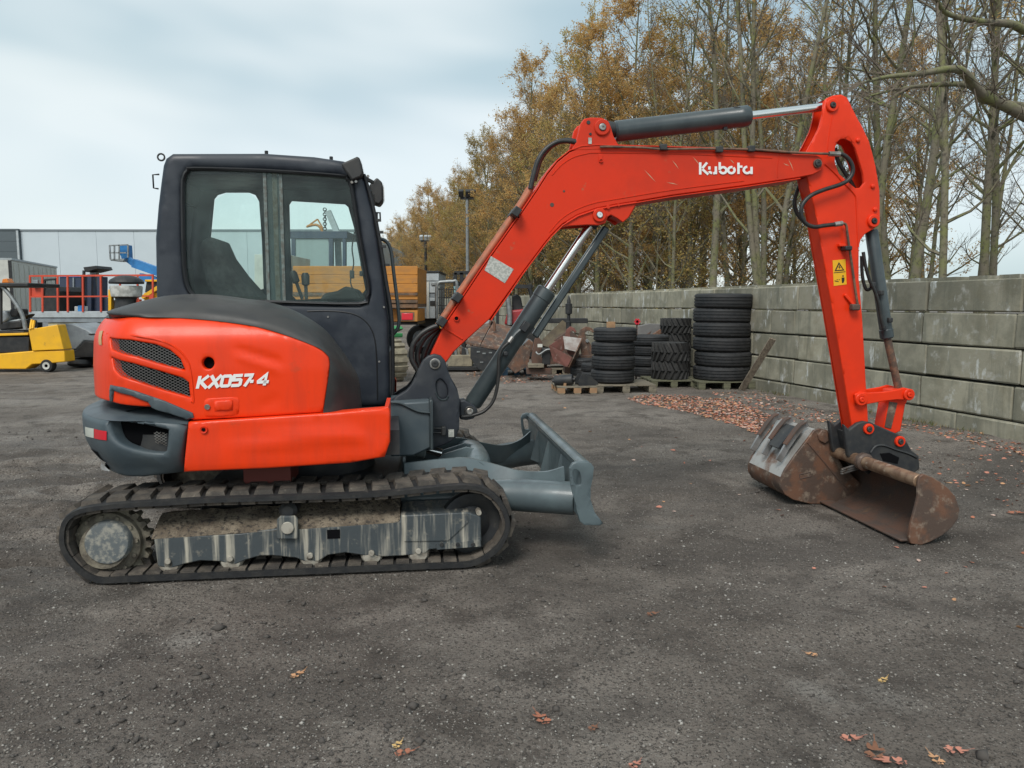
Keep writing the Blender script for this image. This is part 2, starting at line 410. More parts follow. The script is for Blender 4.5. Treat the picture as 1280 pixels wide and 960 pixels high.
class PlanSurf:
    "upright wall that follows the round tail of the machine; s equals x on the straight side"
    def __init__(s, w, r, lean=None, ext=.7, sm=26):
        xc = -math.sqrt(r * r - w * w); pts = []
        x = ext
        while x > xc: pts.append((x, -w)); x -= .01
        a0 = math.atan2(-w, xc); a1 = -math.pi - (a0 + math.pi)
        n = int(r * abs(2 * (math.pi + a0)) / .01)
        for i in range(n + 1):
            a = a0 - (2 * (math.pi + a0)) * i / n
            pts.append((r * math.cos(a), r * math.sin(a)))
        x = xc
        while x < ext: pts.append((x, w)); x += .01
        p = np.array(pts)
        for _ in range(sm * 4): p[1:-1] = .25 * p[:-2] + .5 * p[1:-1] + .25 * p[2:]
        s.p = p; s.d = np.concatenate([[0], np.cumsum(np.hypot(*np.diff(p, axis=0).T))]); s.ext = ext; s.lean = lean or (lambda z: 0); s.len = s.d[-1]
    def at(s, q, z, d=0):
        t = min(max(s.ext - q, 0), s.len); d = d + s.lean(z)
        x = np.interp(t, s.d, s.p[:, 0]); y = np.interp(t, s.d, s.p[:, 1])
        h = .012; x2 = np.interp(t + h, s.d, s.p[:, 0]); y2 = np.interp(t + h, s.d, s.p[:, 1]); x1 = np.interp(t - h, s.d, s.p[:, 0]); y1 = np.interp(t - h, s.d, s.p[:, 1])
        tx, ty = x2 - x1, y2 - y1; L = math.hypot(tx, ty) or 1; nx, ny = ty / L, -tx / L
        return (float(x + nx * d), float(y + ny * d), z)
    def px(s, u, v):
        uu, vv = u, v
        for it in range(4):
            lx, ly, lz = mray(uu, vv)
            L = math.hypot(lx, ly); dx, dy = lx / L, ly / L
            rel = s.p - np.array([BX, BY]); side = dx * rel[:, 1] - dy * rel[:, 0]; along = dx * rel[:, 0] + dy * rel[:, 1]
            half = len(side) * 6 // 10
            sg = np.where(side[:half - 1] * side[1:half] <= 0)[0]
            if len(sg): i = sg[np.argmin(along[sg])]; f = abs(side[i]) / (abs(side[i]) + abs(side[i + 1]) + 1e-12); t = s.d[i] + f * (s.d[i + 1] - s.d[i]); al = along[i]
            else: i = int(np.argmin(np.abs(side[:half]))); t = s.d[i]; al = along[i]
            z = CAM_H + lz / L * al; q = s.ext - t
            pu, pv = proj(s.at(q, z))
            uu += (u - pu) * .8; vv += (v - pv) * .8
            if not len(sg): uu = u
        return (q, z)
    def loop(s, pts): return [s.px(u, v) for u, v in pts]

# ---- plan radii found from the silhouettes
def tangent_r(u, v=500):
    lx, ly, lz = mray(u, v); L = math.hypot(lx, ly); return abs(lx * BY - ly * BX) / L
CWS = PlanSurf(.94, tangent_r(101), lambda z: .085 * min(1, max(0, (.80 - z) / .2)) ** 2)
HDS = PlanSurf(.91, tangent_r(118.5), lambda z: .02 * max(0, (z - 1.15) / .3) + .085 * max(0, (z - 1.28) / .17) ** 2)
FLAT = lambda y: (lambda a, b, d: (a, y + d, b))

# ---------------- undercarriage
pathpx = [(72, 672), (75, 654), (86, 641), (104, 634), (132, 630), (170, 627), (210, 625), (260, 622), (310, 620.5), (355, 619), (420, 617), (480, 614), (530, 609), (570, 605.5), (597, 606.5), (615, 614), (630, 630), (638, 650), (637, 668), (626, 688), (608, 702), (585, 711), (540, 715), (480, 719), (420, 722.5), (355, 726), (290, 729), (220, 732), (160, 734), (125, 731), (102, 722), (84, 705), (74, 688)]
pz = [(x, max(z, .022)) for x, z in XZ(pathpx, -.98)]
pth = [(p.x, max(p.y, .021)) for p in catmull([Vector(q) for q in pz], 8, True)]
pa = np.array(pth + [pth[0]]); pd = np.concatenate([[0], np.cumsum(np.hypot(*np.diff(pa, axis=0).T))]); PL = pd[-1]
def belt(t):
    t %= PL; f = lambda q: Vector((np.interp(q % PL, pd, pa[:, 0]), np.interp(q % PL, pd, pa[:, 1])))
    p = f(t); d = (f(t + .02) - f(t - .02)).normalized(); n = Vector((-d.y, d.x))   # path runs clockwise seen from -y: n points outward
    return p, d, n
cen = Vector((0, .25)); p0, d0, n0 = belt(.3)
NSG = 1 if (p0 - cen).dot(n0) > 0 else -1
TRK = []
TW = .2
def track_lug_mesh():
    b = MB()
    for sgn in (-1, 1):
        x0 = .028 * (1 if sgn > 0 else -1)
        y0, y1 = (-TW, .012) if sgn < 0 else (.012, TW)
        sh = .05 * sgn
        y0, y1 = max(y0, -.168), min(y1, .168); base = [(-.053 + x0, y0), (.053 + x0, y0), (.05 + x0 + sh * .4, y1), (-.05 + x0 + sh * .4, y1)]
        top = [(a * .84 + x0 * .16, c) for k, (a, c) in enumerate(base)]
        vs = [(a, c, -.006) for a, c in base] + [(a, c * .96, .022) for a, c in top]
        b.add(vs, [(3, 2, 1, 0), (4, 5, 6, 7), (0, 1, 5, 4), (1, 2, 6, 5), (2, 3, 7, 6), (3, 0, 4, 7)])
    return b.mesh('tread_lug', 0)
LUGME = track_lug_mesh(); LUGME.materials.append(LUGM)
_c = MB(); _c.add([(-.032, -.03, 0), (.032, -.03, 0), (.032, .03, 0), (-.032, .03, 0), (-.02, -.022, .055), (.02, -.022, .055), (.02, .022, .055), (-.02, .022, .055)], [(3, 2, 1, 0), (4, 5, 6, 7), (0, 1, 5, 4), (1, 2, 6, 5), (2, 3, 7, 6), (3, 0, 4, 7)])
_c.bb(-.036, .036, -.185, -.03, 0, .016); _c.bb(-.036, .036, .03, .185, 0, .016)
GUIDEME = _c.mesh('guide_lug', 0); GUIDEME.materials.append(LUGM)
def make_track(side):
    yc = -.78 * side
    b = MB(); N = 130; th = .034; vs = []
    for i in range(N):
        p, d, n = belt(PL * i / N); n = n * NSG; th_ = .030 + .008 * min(1, max(0, (.3 - p.y) / .2)); q = p - n * th_
        for (pt, y) in ((p - n * .006, -TW), (p, -TW + .02), (p, TW - .02), (p - n * .006, TW), (q, TW), (q, -TW)): vs.append((pt.x, y, pt.y))
    fs = [(6 * i + k, 6 * i + (k + 1) % 6, 6 * ((i + 1) % N) + (k + 1) % 6, 6 * ((i + 1) % N) + k) for i in range(N) for k in range(6)]
    b.add(vs, fs)
    t = b.build('rubber_track', RUBBER, EX, 40); t.location = (0, yc, 0)
    for nm, me, pitch, off, inn in (('tread_lug', LUGME, PL / 42, .03, 0), ('guide_lug', GUIDEME, PL / 60, .0, 1)):
        n_ = round(PL / pitch)
        for i in range(n_):
            p, d, n = belt(PL * i / n_ + off); n = n * NSG
            o = link(nm, me, None, t)
            q = p - n * (th - .002) if inn else p
            zz = -n if inn else n
            x = Vector((d.x, 0, d.y)); z = Vector((zz.x, 0, zz.y)); y = z.cross(x)
            M_ = Matrix((x, y, z)).transposed().to_4x4(); M_.translation = Vector((q.x, 0, q.y)); o.matrix_local = M_
    return t
make_track(1); make_track(-1)

def Q(u, v, y): p = P(u, v, y); return (p.x, p.z)
def make_trackframe(side):
    m_ = side
    def Y(y): return y * m_
    face = XZ([(189, 650), (192, 673), (300, 667), (345, 661), (375, 661), (420, 658), (500, 652), (501, 644.5), (585, 640.5), (601, 646), (602, 676), (598, 683), (537, 687), (532, 692), (512, 694), (500, 695), (480, 696), (455, 694.5), (432, 691), (410, 694), (398, 702), (381, 702), (370, 697.5), (340, 694.5), (325, 695), (307, 700), (291, 707), (276, 702), (250, 701), (231, 705), (212, 711), (197, 708)], -.93)
    fr = MB().prism(face[1:], Y(-.93), Y(-.62)).build('track_frame', FRAME, EX, 30, .006)
    xa, za = Q(188, 652, -.93); x0 = xa; x1 = Q(500, 652, -.93)[0]; x2 = Q(590, 641, -.93)[0]
    zl = Q(192, 673, -.93)[1]; zr = Q(500, 652, -.93)[1]
    ledge = MB()
    n = 40; vs = []
    rr = random.Random(3)
    for i in range(n + 1):
        x = x0 + (x1 - x0) * i / n; z = zl + (zr - zl) * i / n
        for j in range(6):
            y = -.931 + .031 * j * 1.3; vs.append((x, Y(y), z - .004 + .094 * (j / 5) ** .8 + rr.uniform(-.006, .006) * (j > 0)))
    ledge.add(vs, [(6 * i + j, 6 * i + 6 + j, 6 * i + 7 + j, 6 * i + 1 + j) for i in range(n) for j in range(5)])
    lab(ledge.build('mud_ledge', MUD, fr, 60), 'sloping top of the track frame caked in crumbly brown mud')
    MB().bb(x0 + .02, x1, Y(-.73), Y(-.6), .2, zl + .06).build('inner_beam', MUD, fr)
    pl = MB().prism(XZ([(505, 646.5), (583, 642), (585, 652), (560, 675), (505, 676)], -.93), Y(-.938), Y(-.93)).build('slide_cover', FRAME, fr)
    bar_ = MB().prism(XZ([(546, 680), (600, 674), (601, 682), (546, 686)], -.93), Y(-.945), Y(-.93)).build('wear_bar', FRAME, fr)
    for u in (552, 572, 591):
        x, z = Q(u, 680, -.94); MB().cyl((x, Y(-.955), z), (x, Y(-.944), z), .012, 8).build('bolt', DARK, fr)
    MB().bb(*[Q(409, 667, -.93)[0], Q(425, 667, -.93)[0]], Y(-.9335), Y(-.929), Q(417, 673, -.93)[1], Q(417, 662, -.93)[1]).build('grease_opening', BLACK, fr)
    # carrier roller bracket
    br = MB().prism(XZ([(347, 672), (347, 648), (351, 644), (369, 644), (373, 648), (373, 672)], -.935), Y(-.96), Y(-.935)).build('roller_bracket', FRAME, fr, 30, .004)
    x, z = Q(360, 659, -.95); MB().cyl((x, Y(-.972), z), (x, Y(-.958), z), .034, 16).build('bracket_boss', ROLLER, fr)
    x, z = Q(360, 634, -.9); MB().lathe([(.02, -.2), (.05, -.19), (.05, 0), (.03, .02)], (x, Y(-.9), z - .02), (0, -m_, 0), 16).build('carrier_roller', DARK, EX)
    for u, v in ((213, 707), (290, 706), (389, 702.5), (465, 696.5), (523, 693)):
        x, z = Q(u, v, -.9)
        ro = MB().lathe([(.02, .2), (.045, .19), (.062, .17), (.062, .02), (.05, 0), (.02, -.005)], (x, Y(-.925), max(z - .012, .102)), (0, m_, 0), 20).build('track_roller', ROLLER, EX)
        MB().cyl((x, Y(-.946), max(z + .012, .12)), (x, Y(-.928), max(z + .012, .12)), .016, 10).build('roller_bolt', ROLLER, ro)
    # sprocket at the rear
    sx, sz = Q(138, 677, -.82); b = MB(); n = 21; out = []
    for i in range(n):
        for k, rr_ in ((0, .188), (.3, .188), (.45, .216), (.75, .216)): a = 2 * math.pi * (i + k) / n; out.append((sx + rr_ * math.cos(a), sz + rr_ * math.sin(a)))
    b.prism(out, Y(-.83), Y(-.76)); sp = b.build('drive_sprocket', SPRK, EX, 20)
    MB().lathe([(.175, 0), (.172, .035), (.15, .05), (.128, .055), (.12, .09)], (sx, Y(-.83), sz), (0, -m_, 0), 30).build('mud_ring', SPRK, sp, 50)
    hx, hz = Q(133, 680, -.93)
    MB().lathe([(.122, -.05), (.120, .03), (.113, .044), (.108, .05), (.07, .053)], (hx, Y(-.88), hz), (0, -m_, 0), 32).build('motor_cover', HUB, sp, 30)
    for i in range(12):
        a = 2 * math.pi * i / 12 + .1; MB().cyl((sx + .155 * math.cos(a), Y(-.885), sz + .155 * math.sin(a)), (sx + .155 * math.cos(a), Y(-.866), sz + .155 * math.sin(a)), .012, 6).build('hub_bolt', SPRK, sp, 0)
    # idler at the front
    ix, iz = Q(590, 652, -.8)
    idl = MB().lathe([(.05, -.09), (.11, -.08), (.15, -.05), (.178, -.045), (.185, -.02), (.185, .02), (.178, .045), (.15, .05), (.1, .03), (.045, .06)], (ix, Y(-.8), iz), (0, -m_, 0), 36).build('idler_wheel', DARK, EX)
    MB().bb(ix - .16, ix + .03, Y(-.92), Y(-.7), iz - .06, iz + .05).build('idler_yoke', FRAME, idl)
    MB().cyl((ix + .03, Y(-.93), iz + .085), (ix + .03, Y(-.86), iz + .085), .016, 8).build('yoke_bolt', ROLLER, idl)
make_trackframe(1); make_trackframe(-1)
cf = MB().bb(-.55, .6, -.62, .62, .2, .44).build('cross_frame', DARK, EX, 30, .02)
MB().lathe([(.38, .42), (.42, .44), (.42, .56), (.36, .6)], (0, 0, 0), (0, 0, 1), 40).build('slew_ring', DARK, EX)
MB().bb(-.28, -.02, -.72, -.3, .47, .6).build('hydraulic_box', mat('dull_red_oxide', (.16, .03, .02), rough=.6), EX)

# ---------------- dozer blade
by0, by1 = -.98, .98
prof_back = XZ([(711.5, 592), (712, 604), (716, 618), (722, 640), (727, 655)], by0)
prof_front = XZ([(741, 585), (740, 600), (737, 612), (740, 630), (753, 655)], by0)
bl = MB()
tx, tz = Q(727, 579.5, by0)
core = XZ([(722, 580), (737, 580), (737.5, 600), (733, 615), (736, 632), (749, 655), (741, 656), (730, 635), (727, 615), (729, 600), (726, 588)], by0)
bl.prism(core, by0, by1)
blade = bl.build('dozer_blade', BLADEGREY, EX, 35)
MB().cyl((tx + .02, by0 + .01, tz - .022), (tx + .02, by1 - .01, tz - .022), .038, 18).build('blade_top_roll', BLADEGREY, blade)
sp_out = XZ([(711.5, 585), (715, 579), (721, 576.5), (730, 577), (739, 579), (742, 584), (741, 596), (738, 610), (738, 624), (743, 640), (754, 654), (749, 656.5), (730, 656), (724, 651), (717, 622), (713, 606)], by0)
slot = smoothpoly(XZ([(716, 589), (720, 587), (724.5, 591), (726, 604), (722, 606), (718, 604)], by0), 4)
for yy in (by0 - .012, by1 - .012):
    panel(sp_out, [slot], FLAT(yy), .024, .04, .006).build('blade_end_plate', BLADEGREY, blade, 30)
for yy in (-.45, .02, .45):
    MB().prism([(tx - .015, tz - .05), (tx + .03, tz - .05), (tx + .03, .30), (tx - .07, .34)], yy - .008, yy + .008).build('blade_stiffener', BLADEGREY, blade)
MB().prism([(tx - .01, tz - .03), (tx + .035, tz - .05), (tx + .03, .29), (tx - .01, .29)], by0 + .02, by1 - .02).build('blade_back_sheet', BLADEGREY, blade)
ax0, az0 = Q(600, 610, -.5); ax1, az1 = Q(706, 607, -.62)
for sg in (-1, 1):
    pts = [(.55, -.47 * abs(sg) * (1 if sg < 0 else -1), .30), (.95, sg * .50, .315), (1.25, sg * .56, .33), (1.5, sg * .68, .34), (tx + .02, sg * .74, .34)]
    MB().tube(catmull(pts, 5), [.075 + .025 * min(1, i / 12) for i in range(21)], 14).build('blade_arm', BLADEGREY, EX)
    # curved web plate above the arm, sweeping outwards into the blade
    top = [(.62, sg * .34, .50), (.85, sg * .36, .525), (1.02, sg * .37, .53), (1.18, sg * .38, .49), (1.34, sg * .44, .455), (1.48, sg * .56, .47), (1.58, sg * .66, .52)]
    tp = catmull(top, 6); b = MB(); vs = []
    for p in tp:
        vs += [(p.x, p.y - .012, p.z), (p.x, p.y + .012, p.z), (p.x, p.y + .012 + .06 * sg, .32), (p.x, p.y - .012 + .06 * sg, .32)]
    n = len(tp)
    b.add(vs, [(4 * i + k, 4 * i + (k + 1) % 4, 4 * i + 4 + (k + 1) % 4, 4 * i + 4 + k) for i in range(n - 1) for k in range(4)] + [(3, 2, 1, 0), (4 * n - 4, 4 * n - 3, 4 * n - 2, 4 * n - 1)])
    b.build('arm_web', BLADEGREY, EX, 50)
# curved cross tube between the webs and the lift bracket ears on it
MB().tube(catmull([(1.06, -.37, .43), (1.10, -.18, .45), (1.10, .18, .45), (1.06, .37, .43)], 5), .085, 16).build('cross_tube', BLADEGREY, EX)
for yy in (-.07, .07):
    MB().prism([(.84, .47), (.88, .50), (1.03, .545), (1.10, .53), (1.08, .44), (.9, .42)], yy - .011, yy + .011).build('lift_ear', BLADEGREY, EX, 30, .004)
lc = MB().cyl((.40, 0, .60), (.76, 0, .525), .062, 20).cyl((.70, 0, .537), (.765, 0, .524), .069, 20).build('blade_lift_cylinder', mat('pale_cylinder_paint', (.20, .24, .245), (.15, .18, .185), scale=8, rough=.4), EX)
MB().cyl((.76, 0, .525), (.87, 0, .49), .028, 14).build('lift_rod', CHROME, lc)
# plates at the nose under the swing bracket
MB().prism([(.30, .66), (.62, .63), (.80, .58), (.80, .63), (.62, .69), (.30, .71)], -.28, .28).build('nose_plate', mat('muddy_nose', (.14, .145, .14), (.3, .27, .22), scale=9, rough=.8), EX, 30, .008)

# ---------------- house: floor frame, counterweight, skirts, hood
deck = MB(); dk = [(float(a) * .86, float(b) * .93) for a, b in CWS.p[::12]]
n = len(dk); deck.add([(x, y, .66) for x, y in dk] + [(x, y, .80) for x, y in dk], [tuple(range(n - 1, -1, -1)), tuple(range(n, 2 * n))] + [(i, (i + 1) % n, (i + 1) % n + n, i + n) for i in range(n)])
deck.build('house_frame', DARK, EX, 30)
core = MB(); dk = [(float(a) * .84, float(b) * .84) for a, b in HDS.p[::12] if a < -.15]
n = len(dk); core.add([(x, y, .805) for x, y in dk] + [(x, y, 1.38) for x, y in dk], [tuple(range(n - 1, -1, -1)), tuple(range(n, 2 * n))] + [(i, (i + 1) % n, (i + 1) % n + n, i + n) for i in range(n)])
core.build('engine_bay', BLACK, EX, 30)

cw_px = [(101.8, 512), (108, 518.5), (118, 523), (129, 524.5), (150, 524), (180, 526), (210, 529), (233.5, 530), (228.8, 591), (178.5, 597), (153, 596), (136, 591), (118, 584), (110, 570), (106.7, 553), (102.5, 529)]
cl = CWS.loop(cw_px)
zt = .985; ztop = CWS.px(180, 526)[1]; zbot = CWS.px(178.5, 597)[1]
sR = CWS.px(231, 560)[0]
recess_px = [(134, 527), (150, 527.5), (178.5, 531.5), (206, 537.5), (209, 541), (207.5, 560), (203, 566.5), (178.5, 564), (156, 557.5), (143, 549), (137, 539)]
recess = smoothpoly(CWS.loop(recess_px), 2)
lamp_px = [(112.3, 558.8), (122, 564), (129, 577), (138, 588), (128, 585.5), (114.5, 575.6)]
smax = CWS.ext - CWS.len / 2
def zline(u0, v0, u1, v1): return CWS.px(u0, v0), CWS.px(u1, v1)
zTl = CWS.px(129, 524.5)[1]; zBl = CWS.px(136, 591)[1]
lampr = CWS.loop([(113.5, 562), (121, 565), (128, 577), (136, 588), (128, 585), (115.5, 575)])
outer = [CWS.px(233.5, 530), CWS.px(228.8, 591), CWS.px(178.5, 597), (CWS.px(150, 596)[0], CWS.px(178, 597)[1] + .004)]
sr_mirror = 2 * smax - sR
outer += [(smax, outer[-1][1]), (2 * smax - outer[2][0], outer[2][1]), (2 * smax - outer[1][0], outer[1][1]), (2 * smax - outer[0][0], outer[0][1])]
zt_ = CWS.px(180, 526)[1]
outer += [(2 * smax - CWS.px(180, 526)[0], zt_), (smax, zTl), (CWS.px(129, 524.5)[0], zTl), (CWS.px(180, 526)[0], zt_)]
cwb = panel(outer, [recess], CWS.at, .17, .045, .028)
cw = cwb.build('counterweight', CWGREY, EX, 50)
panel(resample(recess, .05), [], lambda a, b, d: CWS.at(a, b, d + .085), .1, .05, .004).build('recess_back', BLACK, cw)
def wires(poly, at, depth, pitch, w, slope, name, m_, parent):
    "expanded metal mesh clipped to a loop"
    b = MB(); xs = [p[0] for p in poly]; zs = [p[1] for p in poly]
    x0, x1, z0, z1 = min(xs), max(xs), min(zs), max(zs)
    k0 = x0 - (z1 - z0) / slope
    for sg in (1, -1):
        c = (k0 if sg > 0 else x0)
        while c < (x1 if sg > 0 else x1 + (z1 - z0) / slope):
            N = 60; run = None; zz = np.linspace(z0, z1, N); xx = c + sg * (zz - z0) / slope
            ins = pip(xx, zz, poly)
            i = 0
            while i < N:
                if ins[i]:
                    j = i
                    while j + 1 < N and ins[j + 1]: j += 1
                    if j > i:
                        ks = list(range(i, j, 5)) + [j]
                        vs = []
                        for k in ks: vs += [at(xx[k] - w, zz[k], depth + .002 * sg), at(xx[k] + w, zz[k], depth + .002 * sg)]
                        b.add(vs, [(2 * q, 2 * q + 1, 2 * q + 3, 2 * q + 2) for q in range(len(ks) - 1)])
                    i = j + 1
                else: i += 1
            c += pitch
    if b.f: return stuff(b.build(name, m_, parent, 0))
wires(CWS.loop([(188, 541), (205, 543), (205, 560), (190, 556)]), CWS.at, .05, .022, .002, .7, 'recess_grille', STEEL, cw)
def decal(px, S, name, m_, parent, d=-.003):
    b = MB(); L = S.loop(px) if hasattr(S, 'loop') else XZ(px, S)
    if hasattr(S, 'loop'):
        return panel(L, [], lambda a, b_, q: S.at(a, b_, d), .0, .03, .001).build(name, m_, parent, 60)
    return b.prism(L, S - .003, S + .004).build(name, m_, parent, 0)
decal([(107.1, 533.2), (118, 535.6), (118, 547.5), (107.7, 544.7)], CWS, 'white_reflector', REFW, cw, -.004)
decal([(118.3, 535.8), (134, 538.8), (134, 550.3), (118.5, 547.8)], CWS, 'red_reflector', RED, cw, -.004)
decal([(113, 560), (122, 565), (129, 577), (137, 588), (128, 585.5), (115.5, 575)], CWS, 'lamp_recess', BLACK, cw, -.003)
lmp = decal([(114.5, 573), (121, 578), (130, 582), (139, 588.5), (128, 586.5), (118.5, 582)], CWS, 'work_lamp_trim', LAMPG, cw, -.007)
# ledge on the counterweight, up to the hood
lg = MB(); N = 90; vs = []
s_a, s_b = CWS.px(233, 530)[0], 2 * smax - CWS.px(233, 530)[0]
for i in range(N + 1):
    q = s_a + (s_b - s_a) * i / N; z0 = np.interp(-q, [-s_a, -CWS.px(180, 526)[0], -CWS.px(129, 524.5)[0], -smax], [CWS.px(233, 530)[1], zt_, zTl, zTl]) if q > smax else np.interp(-(2 * smax - q), [-s_a, -CWS.px(180, 526)[0], -CWS.px(129, 524.5)[0], -smax], [CWS.px(233, 530)[1], zt_, zTl, zTl])
    for d, dz in ((.012, -.004), (.05, .012), (.12, .03), (.3, .04)): vs.append(CWS.at(q, z0 + dz, d))
lg.add(vs, [(4 * i + k, 4 * i + k + 1, 4 * i + k + 5, 4 * i + k + 4) for i in range(N) for k in range(3)])
lg.build('counterweight_ledge', CWGREY, cw, 60)

def skbulge(a, b): return -.011 * math.exp(-((b - (.752 + .05 * a)) / .022) ** 2) * min(1, max(0, (a + .35) / .25)) * min(1, max(0, (.46 - a) / .1)) - .010 * math.exp(-((b - (.80 + .02 * a)) / .03) ** 2) * min(1, max(0, (a + .2) / .3)) * min(1, max(0, (.42 - a) / .1)) - .008 * math.exp(-((b - .68) / .1) ** 2)
sk = XZ([(235, 528), (320, 522.5), (404, 517), (484.5, 510.5), (487.5, 516), (487.5, 552), (481, 571), (438, 578.6), (335, 585.5), (229.5, 590)], -.94)
skirt = panel(sk, [], FLAT(-.94), .1, .03, .012, skbulge).build('side_skirt', ORANGE, EX, 50)
skx = panel(sk, [], lambda a, b, d: (a, .94 - d, b), .1, .08, .022).build('side_skirt', ORANGE, EX, 50)
x, z = Q(255, 537, -.94); MB().lathe([(.012, -.002), (.012, .008), (.019, .01), (.021, .002)], (x, -.942, z), (0, -1, 0), 16).build('skirt_screw', ORANGE_W, skirt)
MB().cyl((x, -.95, z), (x, -.947, z), .009, 10).build('screw_hole', BLACK, skirt)
# skirt front return
p1, p2 = Q(487, 516, -.94), Q(487, 552, -.94)
MB().bb(p1[0] - .03, p1[0] - .008, -.93, -.42, p2[1] - .02, p1[1] + .02).build('skirt_front', ORANGE, EX)

hood_px = [(137, 398), (173, 396), (225, 397), (273, 401), (321, 408), (362, 420), (393, 432), (404, 438.5), (411, 446), (412.5, 455), (411, 470), (404, 515.5), (320, 521), (242, 525), (190, 509), (139, 502.5), (128, 502)]
hl = [HDS.px(u, v) for u, v in hood_px]
hs_max = HDS.ext - HDS.len / 2
zr_top = HDS.px(137, 398)[1]; zr_bot = HDS.px(139, 502.5)[1]
far = [(2 * hs_max - a, b) for a, b in hl]
hood_outer = [p for p in hl[:-2]] + [HDS.px(139, 502.5), (hs_max, zr_bot), (2 * hs_max - hl[-1][0], zr_bot), (2 * hs_max - hl[0][0], zr_top), (hs_max, zr_top)]
g1 = HDS.loop([(136.5, 422.5), (163, 425), (194, 430.5), (212, 437.5), (225, 448.5), (231, 463), (205, 456.5), (170, 446), (138.5, 437)])
g2 = HDS.loop([(138.5, 446.5), (165, 454), (200, 464), (228, 472.5), (235.5, 478), (237.5, 497), (205, 488), (170, 476.5), (150, 470), (142, 462)])
hole = [HDS.px(260 + 7.6 * math.cos(a), 454 + 7.6 * math.sin(a)) for a in np.linspace(0, 2 * math.pi, 17)[:-1]]
def hbulge(a, b):
    # shallow moulded crease that runs along the side
    def seg(p, q, r): L = (q - p).length; t = min(1, max(0, (Vector((a, b)) - p).dot(q - p) / L / L)); return math.exp(-((Vector((a, b)) - p - (q - p) * t).length / r) ** 2)
    return .009 * seg(D1, D2, .022) - .007 * seg(D1 + Vector((0, -.03)), D2 + Vector((-.02, -.035)), .02) + .005 * seg(D3, D4, .02)
D1, D2, D3, D4 = (Vector(HDS.px(*p)) for p in ((298, 438), (347, 452), (330, 507), (345, 499)))
hb = panel(hood_outer, [g1, g2, hole], HDS.at, .05, .025, .010, hbulge)
hood = hb.build('engine_hood', ORANGE, EX, 50)
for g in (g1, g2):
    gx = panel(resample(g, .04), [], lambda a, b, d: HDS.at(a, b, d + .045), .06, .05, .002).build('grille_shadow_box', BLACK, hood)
    wires(g, HDS.at, .012, .0265, .0026, .58, 'grille_mesh', mat('grille_wire', (.16, .16, .155), metal=.5, rough=.45), hood)
panel(hole, [], lambda a, b, d: HDS.at(a, b, d + .04), .05, .03, .002).build('hood_hole', BLACK, hood)
tr_px = [(139.5, 481), (155, 484), (170, 488.5), (206.6, 501), (241, 516), (242.6, 522), (234.7, 524.2), (216.4, 518), (196.7, 512.5), (190.4, 509.5), (186, 502.8), (164.4, 494), (143, 487.5), (141.5, 501.5), (139, 501.5)]
panel(HDS.loop(tr_px), [], lambda a, b, d: HDS.at(a, b, d - .014), .03, .03, .006).build('grey_trim', CWGREY, hood, 50)
# raised surround of the grilles
sur = HDS.loop([(133.5, 417), (165, 419), (197, 425), (217, 433), (231, 446), (238, 463), (242, 500), (239, 501.5)])
tb = MB(); tb.tube(catmull([HDS.at(a, b, .002) for a, b in sur], 5), .006, 6); tb.build('grille_surround', ORANGE, hood, 60)
# latch
lt = HDS.loop([(257, 498), (297, 496), (299, 500), (299, 517), (296, 519.5), (257, 521.5), (254.5, 518), (254.5, 501)])
panel(lt, [], lambda a, b, d: HDS.at(a, b, d - .004), .02, .03, .005).build('latch_plate', ORANGE, hood, 50)
la = panel(HDS.loop([(268.5, 501), (291, 499.6), (291, 512), (268.5, 513.6)]), [], lambda a, b, d: HDS.at(a, b, d - .014), .02, .02, .006).build('latch_handle', ORANGE, hood, 50)
q = HDS.px(259.5, 508.5); p = Vector(HDS.at(*q, -.004)); MB().cyl(p, p + Vector((0, -.008, 0)), .015, 14).build('latch_lock', STEEL, hood)
# amber side marker at the corner
decal([(125.5, 414), (129.5, 413), (128, 431), (124.5, 431)], HDS, 'amber_marker', mat('dull_amber', (.55, .25, .02), rough=.3, coat=.4), hood, -.004)

# ---- black cover over the hood
A = [Vector(HDS.at(*HDS.px(u, v), -.003)) for u, v in [(137, 398.5), (173, 396.5), (225, 397.5), (273, 401.5), (321, 408.5), (362, 420.5), (393, 432.5), (404, 438.8), (411, 446.5), (412.3, 455), (411, 470), (404, 516)]]
Bp = [(133, 391.5, -.66), (147.6, 386, -.45), (211, 369.6, -.35), (262, 368, -.35), (300, 372.5, -.35), (338, 378, -.37), (372, 390, -.4), (404, 410, -.42), (424, 433, -.44), (441, 458, -.46), (449, 476, -.46), (452.6, 511, -.46)]
B = [P(*b) for b in Bp]
cvA, cvB = catmull(A, 5), catmull(B, 5)
cv = MB(); vs = []; K = 9
for a, b in zip(cvA, cvB):
    for k in range(K + 1):
        t = k / K * math.pi / 2
        vs.append((a.x + (b.x - a.x) * math.sin(t), a.y + (b.y - a.y) * (1 - math.cos(t)), a.z + (b.z - a.z) * math.sin(t)))
    kk = min(1, max(0, (b.x + .25) / .45)); vs.append((b.x - .13 * kk, (b.y + .11) / 2, b.z - .004 - .02 * kk)); vs.append((b.x - .34 * kk, .11, b.z - .02 - .05 * kk))
n = len(cvA); K += 3
cv.add(vs, [(K * i + k, K * i + k + 1, K * i + K + k + 1, K * i + K + k) for i in range(n - 1) for k in range(K - 1)])
cover = cv.build('hood_cover', COVER, EX, 60)
